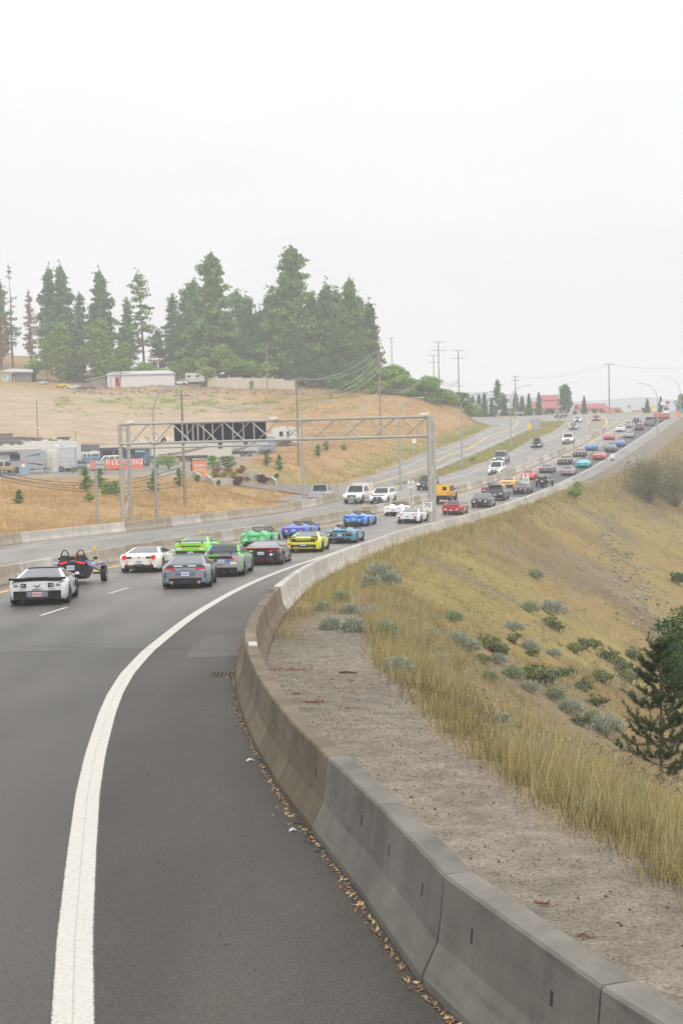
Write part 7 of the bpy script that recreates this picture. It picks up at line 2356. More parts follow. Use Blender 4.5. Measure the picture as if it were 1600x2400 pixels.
def cream_fence():
    M_CF = mat('cream_fence', (0.56, 0.50, 0.41), 0.75)
    pts = [488, 509, 537, 566, 594, 621, 640, 664, 690]
    o = col_pt(488, 338)
    root = empty('board_fence', o, label='cream panel fence along the terrace edge', cat='fence')
    Q = [col_pt(p, 338 - 2.5 * k / 8) for k, p in enumerate(pts)]
    hts = [2.35, 2.3, 2.6, 2.55, 2.5, 2.45, 2.4, 2.35, 2.3]
    for k in range(len(Q) - 1):
        a, b = Q[k] - o, Q[k + 1] - o
        d = b - a; L = np.hypot(d[0], d[1]); rz = math.atan2(d[1], d[0]); c = (a + b) / 2
        for r in range(4):
            mb = MB(); mb.box(c[0], c[1], c[2] - 0.2 + hts[k] * (r + 0.5) / 4 * 1.04, L - 0.1, 0.10, hts[k] / 4 * 1.04 - 0.03, rz=rz)
            mb.build('panel', M_CF, root)
    for q, h in zip(Q, hts):
        mb = MB(); mb.box(*(q - o + (0, -0.04, h / 2)), 0.26, 0.26, h + 0.5); mb.build('post', M_CF, root)
cream_fence()
def gazebo(px, d, w, zt, label):
    b = col_pt(px, d)
    t = at(px, zt, d)
    h = t[2] - b[2]
    root = empty('red_roof_hut', b, label=label, cat='hut')
    mb = MB(); e = h - 1.55; mb.add([(-w, -w, e), (w, -w, e), (w, w, e), (-w, w, e), (0.3, 0, h), (-0.1, 0, h), (-w, -w, e - 0.1), (w, -w, e - 0.1), (w, w, e - 0.1), (-w, w, e - 0.1)], [(0, 1, 4, 5), (1, 2, 4), (2, 3, 5, 4), (3, 0, 5), (6, 7, 1, 0), (7, 8, 2, 1), (8, 9, 3, 2), (9, 6, 0, 3)])
    mb.build('roof', mat('brick_red_roof', (0.34, 0.075, 0.055), 0.8), root)
    mb = MB(); mb.bb(-w * 0.8, w * 0.8, -w * 0.8, w * 0.8, -0.3, e - 0.06); mb.build('wall', mat('dark_wood', (0.10, 0.08, 0.07), 0.9), root)
gazebo(575, 352, 2.2, 874, 'hut with pointed red roof behind the cream fence')
gazebo(648, 362, 1.6, 872, 'smaller red-roofed hut behind the leafy trees')
mb = MB(); _b = col_pt(668, 345); mb.box(0, 0, 1.3, 1.8, 1.2, 2.7, taper=0.9); _o = mb.build('blue_tarpaulin', mat('blue_tarp', (0.03, 0.10, 0.30), 0.6), label='blue tarpaulin heap above the cream fence', cat='tarpaulin'); _o.location = tuple(_b)

# plateau: red-roofed restaurant and sheds
M_REDROOF = mat('red_metal_roof', (0.34, 0.085, 0.085), 0.6, noise=0.15, nscale=0.6)
M_PW = mat('pale_wall', (0.60, 0.60, 0.58), 0.8)
def gable(px0, px1, d, y_eave, y_ridge, label, name='red_roof_building', windows=4, hip=0.0, wall=M_PW, depth=11):
    c = col_pt((px0 + px1) / 2, d)
    s = d / FPX
    w = (px1 - px0) * s / 2
    e = at((px0 + px1) / 2, y_eave, d)[2] - c[2]
    r = at((px0 + px1) / 2, y_ridge, d)[2] - c[2]
    root = empty(name, c, label=label, cat='building', group='red-roofed buildings on the plateau')
    mb = MB(); mb.bb(-w * 0.96, w * 0.96, 0.3, depth, -0.6, e); mb.build('wall', wall, root)
    i = hip * w
    mb = MB(); mb.add([(-w, -0.4, e), (w, -0.4, e), (w, depth + .6, e), (-w, depth + .6, e), (-w + i, depth / 2, r), (w - i, depth / 2, r), (-w, -0.4, e - 0.2), (w, -0.4, e - 0.2)], [(0, 1, 5, 4), (2, 3, 4, 5), (1, 2, 5), (3, 0, 4), (6, 7, 1, 0)])
    mb.build('roof', M_REDROOF, root)
    for k in range(windows):
        x = -w * 0.8 + 1.6 * w * (k + 0.5) / windows
        mb = MB(); mb.bb(x - 0.5, x + 0.5, 0.26, 0.32, e * 0.35, e * 0.8); mb.build('window', M_GLASS, root)
    return root
gable(1236, 1332, 432, 957, 940, 'red-roofed restaurant behind the small spruces', hip=0.3)
gable(1272, 1312, 446, 937, 925, 'white gable with red eaves above the restaurant roof', windows=1)
gable(1356, 1425, 436, 957, 946, 'long shed with sloping red roof right of the big pine', hip=0.0, windows=3)
gable(1418, 1460, 424, 966, 955, 'low red-roofed shed beside the T-topped pole', windows=2)
gable(1486, 1504, 432, 970, 961, 'small white stall with red roof near the crest', windows=1, depth=5)
def tall_sign():
    c = col_pt(1557, 400)
    root = empty('roadside_pylon', c, label='red and white roadside pylon above the white van', cat='sign')
    t = at(1557, 941, 400)[2] - c[2]
    mb = MB(); mb.bb(-0.9, 0.9, 0, 0.5, -0.5, t - 1.2); mb.build('column', mat('dark_column', (0.10, 0.09, 0.10), 0.7), root)
    mb = MB(); mb.bb(-1.2, 0.2, -0.1, 0.3, t - 1.0, t); mb.build('white_panel', M_SIGNW, root)
    mb = MB(); mb.bb(0.2, 1.3, -0.12, 0.3, t - 0.8, t + 0.1); mb.build('red_panel', M_REDROOF, root)
    mb = MB(); mb.tube([(0, -0.25, t - 2.0), (0, 0.2, t - 2.0)], 0.55, n=14); mb.build('round_panel', mat('pale_red', (0.6, 0.2, 0.16), 0.6), root)
tall_sign()
def barrier_end_wall(px0, px1, d, y0, label):
    c = col_pt((px0 + px1) / 2, d)
    root = empty('low_building', c, label=label, cat='building')
    s = d / FPX; w = (px1 - px0) * s / 2
    e = at((px0 + px1) / 2, y0, d)[2] - c[2]
    mb = MB(); mb.bb(-w, w, 0, 6, -0.6, e); mb.build('wall', M_PW, root)
    mb = MB(); mb.bb(-w - 0.2, w + 0.2, -0.3, 6.2, e, e + 0.25); mb.build('roof', M_RVG, root)
barrier_end_wall(1508, 1530, 418, 968, 'low pale building between the shrub and the yellow diamond')
# ------------------------------------------------------------------ vegetation
def leafmat(name, c, var=0.62, tr=0.28):
    return mat(name, c, 0.75, island=var, trans=tr, spec=0.2)
M_BARK = mat('pine_bark', (0.115, 0.085, 0.065), 0.95, noise=0.3, nscale=3)
M_BARKG = mat('grey_bark', (0.20, 0.185, 0.17), 0.95, noise=0.2, nscale=4)
LEAF = {'pine': leafmat('pine_needles', (0.150, 0.270, 0.062)), 'pine_b': leafmat('pine_needles_blue', (0.115, 0.240, 0.090)), 'pine_y': leafmat('pine_needles_young', (0.20, 0.31, 0.050)),
        'brown': leafmat('dry_needles', (0.27, 0.16, 0.10)), 'spruce': leafmat('spruce_needles', (0.085, 0.165, 0.090)), 'leafy': leafmat('green_leaves', (0.20, 0.36, 0.045)), 'leafy_d': leafmat('deep_green_leaves', (0.095, 0.215, 0.045)),
        'lime': leafmat('pale_green_leaves', (0.29, 0.40, 0.065)), 'plum': leafmat('purple_leaves', (0.13, 0.055, 0.075)), 'gold': leafmat('golden_leaves', (0.36, 0.32, 0.05)), 'rust': leafmat('rusty_grass_leaves', (0.36, 0.19, 0.06)),
        'sage': leafmat('sage_leaves', (0.335, 0.36, 0.275), 0.3, 0.15), 'sage_g': leafmat('sage_leaves_green', (0.29, 0.335, 0.21), 0.3, 0.15), 'twig': leafmat('grey_twigs', (0.185, 0.185, 0.085), 0.45, 0.2), 'dark': leafmat('dark_pine_needles', (0.095, 0.195, 0.052), 0.5, 0.2)}  # 'dark' is a deeper needle green for the filler pines

def tri_cloud(cent, size, stretch=1.6, up=0.0, r=None):
    """one free triangle at each centre, randomly turned; size per centre"""
    r = r or rng
    n = len(cent)
    a = r.normal(size=(n, 3)); a[:, 2] += up
    a /= np.linalg.norm(a, axis=1)[:, None]
    b = r.normal(size=(n, 3)); b -= (b * a).sum(1)[:, None] * a
    b /= np.linalg.norm(b, axis=1)[:, None]
    s = np.broadcast_to(size, (n,))[:, None]
    V = np.stack([cent - a * s * stretch * 0.5 - b * s * 0.45, cent - a * s * stretch * 0.3 + b * s * 0.45, cent + a * s * stretch * 0.7], 1)
    return V.reshape(-1, 3)
def tri_mesh(name, V, m):
    return np_mesh(name, V, np.arange(len(V)).reshape(-1, 3), m)

def conifer(H, width, base=0.18, boughs=90, clumps=5, per=11, size=0.42, m='pine', top=0.85, seed=0, droop=0.15, gaps=0.15, lean=0.0, bare=0.0, shape='pine'):
    r = np.random.default_rng(seed)
    trunk = MB()
    trunk.tube([(0, 0, -0.4), (lean * 0.3, 0, H * 0.35), (lean * 0.7, 0.1, H * 0.7), (lean, 0, H * 0.985)], max(0.12, H * 0.0125), 0.03, n=7)
    C_, S_ = [], []
    for i in range(boughs):
        t = base + (1 - base) * ((i + r.uniform(0, 1)) / boughs)
        if r.uniform() < gaps * (1 - t * 0.5): continue
        u = (t - base) / (1 - base)
        if shape == 'pine':
            prof = (min(1, (u + 0.06) / 0.28) ** 0.6) * (1 - u) ** 0.72 * 1.22 * (0.86 + 0.26 * math.sin(u * 21 + seed) * math.sin(u * 47 + 2 * seed)) + 0.06
        elif shape == 'spruce':
            prof = (1 - u) ** 0.9 + 0.02
        else:
            prof = (min(1, u / 0.35)) ** 0.6 * (1 - u * 0.55) * 0.8
            if u > 0.93: prof *= 0.6
        L = width * prof * (r.uniform(0.35, 1.25) if shape == 'pine' else r.uniform(0.6, 1.12))
        az = i * 2.39996 + r.uniform(-0.4, 0.4)
        c, s = math.cos(az), math.sin(az)
        z = H * t
        x0 = lean * t
        rise = (0.25 if u > 0.6 else 0.02) if shape != 'spruce' else -0.25
        tip = np.array([x0 + c * L, s * L, z + L * (rise - droop * (1 - u)) + r.uniform(-.3, .3)])
        st = np.array([x0, 0, z])
        if L > 0.8:
            trunk.tube([Vector(st), Vector((st + tip) / 2 + np.array([0, 0, 0.06 * L])), Vector(tip)], 0.028 + 0.006 * L, 0.012, n=4, cap=False)
        if bare and r.uniform() < bare: continue
        k = max(2, int(clumps * (0.5 + L / max(0.1, width))))
        for q in range(k):
            f = 0.30 + 0.72 * (q + r.uniform(0, 1)) / k
            cc = st + (tip - st) * f + r.normal(size=3) * np.array([0.10, 0.10, 0.05]) * L
            rad = size * r.uniform(1.0, 1.9)
            pts = cc + r.normal(size=(per, 3)) * np.array([rad, rad, rad * 0.42]) * 0.62
            C_.append(pts); S_.append(np.full(per, size) * r.uniform(0.7, 1.2, per))
    # leader
    pts = np.array([lean, 0, H]) + r.normal(size=(per * 3, 3)) * np.array([0.25, 0.25, 0.9]) * (H / 25); C_.append(pts); S_.append(np.full(per * 3, size * 0.8))
    V = tri_cloud(np.concatenate(C_), np.concatenate(S_), 1.9, 0.35, r)
    return trunk.mesh('trunk', M_BARK, smooth=60), tri_mesh('crown', V, LEAF[m])

def broadleaf(H, W, m='leafy', seed=0, trunk_h=0.3, lobes=9, per=420, size=0.33, multi=1, flat=1.0):
    r = np.random.default_rng(seed + 100)
    trunk = MB()
    C_ = []
    for k in range(multi):
        ox = r.normal() * 0.25 * (multi > 1)
        trunk.tube([(ox, 0, -0.3), (ox * 1.5, 0.05, H * trunk_h), (ox * 2.2 + r.normal() * .1, 0, H * 0.7)], max(0.05, H * 0.02), 0.03, n=6)
    for k in range(lobes):
        z = H * (trunk_h + (1 - trunk_h) * r.uniform(0.15, 0.86))
        q = (z / H - trunk_h) / (1 - trunk_h)
        rr = W * (0.62 * math.sin(math.pi * min(1, q * 0.85 + 0.18)) ** 0.6)
        az = k * 2.4 + r.uniform(-.5, .5)
        c = np.array([math.cos(az) * rr * r.uniform(0.2, 0.95), math.sin(az) * rr * r.uniform(0.2, 0.95), z])
        trunk.tube([(0, 0, H * trunk_h * 0.8), Vector(c)], 0.04 + H * 0.004, 0.015, n=4, cap=False)
        rad = W * r.uniform(0.30, 0.52)
        d = r.normal(size=(per, 3)); d /= np.linalg.norm(d, axis=1)[:, None]
        rr_ = rad * r.uniform(0.35, 1.05, per) ** 0.5
        p = c + d * rr_[:, None] * np.array([1, 1, 0.72 * flat])
        # break the lobe into tufts with gaps
        g = vnoise(p[:, 0] * 1.0 + k, p[:, 1] + p[:, 2] * 1.3, 0.28 * W, seed + k)
        p = p[g > -0.35]
        C_.append(p)
    P = np.concatenate(C_)
    P = P[P[:, 2] > 0.02 * H]
    V = tri_cloud(P, size * r.uniform(0.6, 1.25, len(P)), 1.5, 0.0, r)
    return trunk.mesh('trunk', M_BARKG, smooth=60), tri_mesh('crown', V, LEAF[m])

def plant(name, meshes, base, label, cat, group=None, sc=1.0, rz=None, sz=None, crown='crown', stem='trunk'):
    root = empty(name, base, rng.uniform(0, 6.28) if rz is None else rz, label=label, cat=cat, group=group)
    root.scale = (sc, sc, sc if sz is None else sz)
    link(stem, meshes[0], root)
    link(crown, meshes[1], root)
    return root
def tree(name, proto, H0, px, d, ytop, label, cat='pine tree', group=None, wide=1.0, base=None, **k):
    b = col_pt(px, d) if base is None else base
    bd = (b - CAM) @ FWD
    H = at(px, ytop, bd)[2] - b[2]
    s = H / H0
    return plant(name, proto, b, label, cat, group, sc=s * wide, sz=s, **k)

PINE = {'a': conifer(30, 6.6, 0.12, 105, 7, 14, 0.56, 'pine_b', seed=1, gaps=0.10), 'b': conifer(30, 8.4, 0.08, 130, 8, 14, 0.58, 'pine', seed=2, gaps=0.05),
        'c': conifer(26, 5.2, 0.18, 74, 6, 12, 0.50, 'pine_b', seed=3, gaps=0.25), 'd': conifer(26, 4.4, 0.26, 52, 4, 10, 0.46, 'pine', seed=4, gaps=0.32, lean=0.7),
        'dead': conifer(26, 2.4, 0.18, 70, 2, 5, 0.40, 'brown', seed=5, bare=0.72, gaps=0.1), 'brown': conifer(22, 2.6, 0.20, 60, 4, 8, 0.45, 'brown', seed=6, gaps=0.25, bare=0.2),
        'young': conifer(14, 4.6, 0.10, 90, 6, 12, 0.42, 'pine_y', seed=7, gaps=0.08, shape='round'), 'young2': conifer(14, 3.8, 0.28, 70, 5, 11, 0.42, 'pine_y', seed=8, gaps=0.15, shape='round', lean=0.4),
        'spruce': conifer(20, 4.6, 0.05, 130, 6, 10, 0.40, 'spruce', seed=9, gaps=0.02, shape='spruce'), 'spruce_s': conifer(11, 2.2, 0.03, 90, 5, 9, 0.30, 'spruce', seed=10, gaps=0.06, shape='spruce'),
        'deep': conifer(28, 8.4, 0.05, 140, 7, 12, 0.55, 'dark', seed=11, gaps=0.03)}
PH = {'a': 30, 'b': 30, 'c': 26, 'd': 26, 'dead': 26, 'brown': 22, 'young': 14, 'young2': 14, 'spruce': 20, 'spruce_s': 11, 'deep': 28}
WOODS = 'pines on the wooded rise'
for (k, px, d, yt, lab, w) in [
    ('c', 4, 392, 664, 'thin pine cut by the left picture edge', 1.0), ('dead', 31, 388, 636, 'tallest bare dead snag at the far left', 1.0), ('brown', 74, 392, 690, 'dead brown pine right of the bare snag', 0.9), ('brown', 6, 384, 742, 'low brown pine at the left edge', 1.1),
    ('a', 122, 372, 638, 'tall pine with paired tops above the turquoise shed, left top', 0.80), ('a', 152, 368, 633, 'tall pine with paired tops above the turquoise shed, right top', 0.85), ('c', 193, 384, 694, 'slender pine between the two tall left groups', 0.9),
    ('a', 243, 368, 645, 'broad pine straight above the lean-to roof', 0.92), ('c', 303, 388, 706, 'short slender pine left of the pine with feathery top', 0.9), ('d', 340, 374, 642, 'tall thin pine with a ragged top above the white building', 1.15), ('c', 222, 392, 720, 'pine filling in behind the broad pine', 1.0),
    ('c', 410, 374, 698, 'pine with bare lower trunk above the raised pickup', 1.0), ('c', 447, 384, 680, 'pine tucked against the left flank of the great pine', 1.1), ('b', 503, 350, 604, 'great dense pine left of centre', 0.86), ('c', 462, 372, 664, 'narrow pine rising behind the great dense pine', 1.0),
    ('c', 563, 372, 692, 'pine between the great pine and the tallest pine', 1.0), ('deep', 612, 366, 735, 'dark pine filling the gap left of the tallest pine', 1.0), ('b', 690, 348, 589, 'tallest pine of the wood', 0.88), ('deep', 655, 356, 690, 'dark pine on the left shoulder of the tallest pine', 0.9),
    ('deep', 735, 352, 700, 'dark pine on the right shoulder of the tallest pine', 0.85), ('a', 770, 356, 678, 'blue-green pine between the tallest pine and the right spire', 0.9), ('b', 824, 340, 662, 'pine with a narrow spire at the right of the wood', 0.72), ('spruce', 872, 347, 718, 'dark spruce at the right end of the wood', 0.95),
    ('a', 585, 376, 705, 'pine standing behind the dark gap filler', 1.0), ('a', 640, 372, 700, 'pine close behind the left shoulder of the tallest pine', 1.0), ('deep', 425, 366, 760, 'dark low pine left of the great dense pine', 0.85), ('deep', 372, 380, 775, 'dark low pine behind the raised pickup', 0.8), ('deep', 290, 384, 770, 'dark low pine behind the small leaning pine', 0.8), ('deep', 178, 384, 760, 'dark low pine behind the bright young pines', 0.8), ('a', 845, 352, 705, 'pine between the right spire and the end spruce', 0.9), ('c', 795, 366, 690, 'slim pine behind the right spire', 1.0), ('deep', 640, 345, 790, 'dark low pine above the smaller red-roofed hut', 0.8), ('deep', 480, 360, 745, 'dark pine low behind the leafy trees', 0.8), ('deep', 845, 336, 790, 'dark low pine at the foot of the end spruce', 0.75),
    ('deep', 700, 340, 765, 'dark lower pine under the tallest pine', 0.8), ('deep', 790, 338, 775, 'dark lower pine below the right spire', 0.8), ('deep', 545, 348, 760, 'dark lower pine right of the great dense pine', 0.75)]:
    tree('pine_tree', PINE[k], PH[k], px, d, yt, lab, group=WOODS, wide=w)
BL_ = {'a': broadleaf(10, 4.2, 'leafy', 1), 'b': broadleaf(10, 4.6, 'leafy_d', 2, trunk_h=0.2), 'lime': broadleaf(7.5, 3.6, 'lime', 3, trunk_h=0.32), 'bush': broadleaf(4.5, 3.4, 'leafy', 4, trunk_h=0.05, lobes=8, per=330, size=0.26, multi=3), 'bush_d': broadleaf(4.5, 3.2, 'leafy_d', 5, trunk_h=0.05, lobes=8, per=330, size=0.26, multi=3), 'bush_l': broadleaf(4.5, 3.4, 'lime', 6, trunk_h=0.04, lobes=8, per=330, size=0.24, multi=3)}
BH = {'a': 10, 'b': 10, 'lime': 7.5, 'bush': 4.5, 'bush_d': 4.5, 'bush_l': 4.5}
LOW = 'young trees in front of the wood'
for (k, px, d, yt, lab, w, nm) in [
    ('young', 146, 350, 762, 'broad bright young pine above the yellow wreck', 0.95, 'pine_tree'), ('young2', 113, 347, 792, 'bright young pine right of the turquoise shed', 0.8, 'pine_tree'), ('young', 236, 346, 756, 'bright young pine above the lean-to', 0.95, 'pine_tree'),
    ('young2', 195, 352, 815, 'round young pine behind the rust-red car', 0.9, 'pine_tree')]:
    tree(nm, PINE[k], PH[k], px, d, yt, lab, group=LOW, wide=w)
for (k, px, d, yt, lab, w) in [
    ('lime', 481, 339, 838, 'pale green tree in front of the camper', 1.15), ('a', 528, 343, 800, 'bright leafy tree right of the pale green tree', 1.05), ('b', 592, 350, 788, 'leafy tree above the red pointed hut', 1.0), ('b', 470, 356, 800, 'dark leafy tree behind the pale green tree', 0.8),
    ('a', 655, 346, 815, 'leafy tree right of the brown pole', 1.0), ('b', 705, 340, 825, 'deep green tree above the right end of the cream fence', 1.0), ('b', 765, 336, 838, 'deep green tree below the right spire pine', 1.05), ('b', 735, 338, 850, 'dark leafy tree low in the wood edge', 1.0), ('b', 830, 332, 845, 'deep green tree right of the bare pine trunk', 1.0), ('b', 868, 330, 850, 'deep green tree behind the transformer pole', 0.9)]:
    tree('leafy_tree', BL_[k], BH[k], px, d, yt, lab, 'tree', LOW, wide=w)
def bare_trunk_pine(px, base_y, top_y, lab, seed, lean):
    b = ground_pt(px, base_y)
    bd = (b - CAM) @ FWD
    H = at(px, top_y, bd)[2] - b[2]
    pr = conifer(H, 3.2, 0.48, 46, 5, 11, 0.34, 'pine_y', seed=seed, gaps=0.1, shape='round', lean=lean)
    plant('pine_tree', pr, b, lab, 'pine tree', LOW, rz=0.0)
bare_trunk_pine(281, 908, 808, 'small leaning pine in front of the white building', 31, 1.2)
bare_trunk_pine(238, 904, 800, 'small bare-trunked pine in front of the lean-to', 32, 0.2)
BANK = 'shrubs along the top of the bank'
for (k, px, d, yt, lab, w) in [
    ('bush_d', 886, 318, 868, 'dark shrub beside the transformer pole', 1.5), ('bush', 915, 318, 858, 'bright tall shrub right of the transformer pole', 1.5), ('a', 945, 322, 862, 'small leafy tree among the bank shrubs', 0.6), ('bush', 950, 314, 880, 'bright shrub in the middle of the bank shrubs', 1.5), ('bush_d', 985, 314, 886, 'dense deep green shrub right of the middle bank shrub', 1.5), ('bush', 1003, 312, 884, 'tall bright shrub near the skyline poles', 1.3), ('bush_d', 1022, 314, 905, 'deep green shrub under the tallest skyline pole', 1.3),
    ('bush_l', 1048, 320, 916, 'yellow-green shrub right of the tallest skyline pole', 1.5), ('bush_d', 1075, 326, 916, 'dark shrub at the right end of the bank shrubs', 1.5), ('bush_l', 1094, 330, 936, 'low yellow-green shrub where the bank runs out', 1.3),
    ('bush_d', 775, 316, 924, 'lone dark shrub on the upper bank face', 1.2), ('bush_d', 477, 337, 893, 'low dark bush at the foot of the pale green tree', 0.9), ('bush', 590, 336, 893, 'small bush in front of the cream fence', 0.6), ('bush_l', 55, 350, 862, 'bush beside the turquoise shed', 1.3)]:
    tree('shrub' if k != 'a' else 'leafy_tree', BL_[k], BH[k], px, d, yt, lab, 'shrub' if k != 'a' else 'tree', BANK, wide=w)
for (k, px, d, yt, lab, w) in [
    ('bush', 868, 317, 886, 'bright bush at the foot of the end spruce', 1.5), ('bush_l', 902, 316, 884, 'yellow-green bush below the transformer pole shrubs', 1.4), ('bush_d', 930, 315, 890, 'deep green bush between the bank shrubs', 1.5), ('bush', 968, 313, 892, 'bright bush between the middle and dense shrubs', 1.5), ('bush', 1012, 313, 902, 'bright bush below the skyline poles', 1.5), ('bush', 1036, 317, 912, 'bright bush left of the yellow-green ridge shrub', 1.5), ('bush_l', 1062, 322, 924, 'yellow-green bush between the ridge shrubs', 1.4),
    ('bush', 335, 352, 852, 'bright bush behind the white building, middle', 1.4), ('bush_l', 395, 352, 850, 'yellow-green bush right of the display pole', 1.4), ('bush', 440, 350, 842, 'bright bush left of the pale green tree', 1.5), ('bush', 265, 352, 842, 'bright bush behind the white building, left end', 1.4), ('bush_d', 172, 352, 848, 'deep green bush behind the rusty shed', 1.4), ('bush', 82, 352, 846, 'bright bush behind the small pale car', 1.4), ('bush', 560, 345, 842, 'bright bush left of the pointed red hut', 1.6), ('bush', 625, 342, 850, 'bright bush behind the brown pole', 1.6), ('bush_d', 800, 328, 872, 'deep green bush under the right spire pine', 1.7), ('bush', 848, 324, 880, 'bright bush at the right wood edge', 1.6)]:
    tree('shrub', BL_[k], BH[k], px, d, yt, lab, 'shrub', BANK, wide=w)
PLAT = 'trees around the plateau junction'
for (k, px, d, yt, lab, w) in [
    ('spruce_s', 1108, 400, 930, 'small spruce at the left end of the spruce row', 1.2), ('spruce_s', 1122, 405, 926, 'second small spruce from the left of the row', 1.2), ('spruce_s', 1135, 398, 922, 'spruce left of the tall plateau pine', 1.2), ('c', 1166, 405, 893, 'tall plateau pine with open crown', 1.25), ('spruce_s', 1181, 400, 926, 'spruce right of the tall plateau pine', 1.3),
    ('spruce_s', 1152, 398, 936, 'low spruce under the tall plateau pine', 1.3), ('spruce_s', 1208, 405, 922, 'spruce just left of the crossarm pole', 1.25), ('spruce_s', 1223, 402, 930, 'spruce just right of the crossarm pole', 1.3), ('spruce_s', 1239, 405, 924, 'slim spruce in front of the red roof', 1.0), ('spruce_s', 1262, 405, 922, 'spruce in front of the restaurant gable', 1.1), ('spruce_s', 1368, 410, 930, 'spiky thin tree right of the big plateau pine', 1.1),
    ('spruce_s', 1516, 400, 936, 'spiky spruce left of the yellow diamond', 1.5), ('spruce', 1547, 405, 930, 'broad spruce beside the red and white pylon', 1.1)]:
    tree('spruce_tree' if k != 'c' else 'pine_tree', PINE[k], PH[k], px, d, yt, lab, 'spruce tree' if k != 'c' else 'pine tree', PLAT, wide=w)
tree('pine_tree', conifer(14, 6.0, 0.04, 130, 7, 12, 0.45, 'pine_b', seed=41, gaps=0.05, shape='round'), 14, 1324, 408, 904, 'big bushy plateau pine in front of the red roofs', group=PLAT, wide=0.9)
tree('leafy_tree', BL_['b'], 10, 1598, 400, 922, 'leafy tree at the right picture edge near the crest', 'tree', PLAT, wide=1.2)
for (px, d, yt, lab, k) in ((1508, 395, 955, 'round green bush near the crest', 'bush_d'), (1394, 400, 959, 'low green bush beside the long red shed', 'bush_d'), (1447, 405, 955, 'brownish bush right of the T-topped pole', 'bush_l'), (1240, 392, 955, 'dark bush behind the dark blue crossover', 'bush_d'), (1198, 395, 957, 'bush at the ramp top', 'bush'), (1290, 398, 955, 'bush in front of the restaurant', 'bush_d'), (1345, 396, 962, 'low bush under the big plateau pine', 'bush_d'), (1160, 396, 962, 'low hedge bush below the spruce row', 'bush_d'), (1125, 396, 962, 'low hedge bush at the left end of the spruce row', 'bush_d')):
    tree('shrub', BL_[k], BH[k], px, d, yt, lab, 'shrub', PLAT, wide=1.1)

# bank below the yard: young pines, bushes, garden plants
SM = conifer(3.4, 1.35, 0.08, 60, 5, 9, 0.17, 'pine', seed=51, gaps=0.08, shape='pine')
SM2 = conifer(3.4, 1.0, 0.12, 40, 4, 8, 0.16, 'pine', seed=52, gaps=0.2, shape='pine')
SB = broadleaf(2.2, 1.5, 'leafy', 53, trunk_h=0.05, lobes=8, per=220, size=0.16, multi=3)
SBL = broadleaf(2.2, 1.5, 'lime', 54, trunk_h=0.05, lobes=8, per=220, size=0.16, multi=3)
SP = broadleaf(1.6, 1.5, 'plum', 55, trunk_h=0.08, lobes=8, per=240, size=0.14, multi=3)
SG = broadleaf(1.4, 1.4, 'gold', 56, trunk_h=0.02, lobes=9, per=200, size=0.13, multi=3, flat=0.7)
SR = broadleaf(1.8, 1.2, 'rust', 57, trunk_h=0.02, lobes=8, per=200, size=0.13, multi=3)
SD = broadleaf(2.2, 1.5, 'leafy_d', 58, trunk_h=0.05, lobes=8, per=220, size=0.16, multi=3)
SMALL = 'small plants on the bank below the yard'
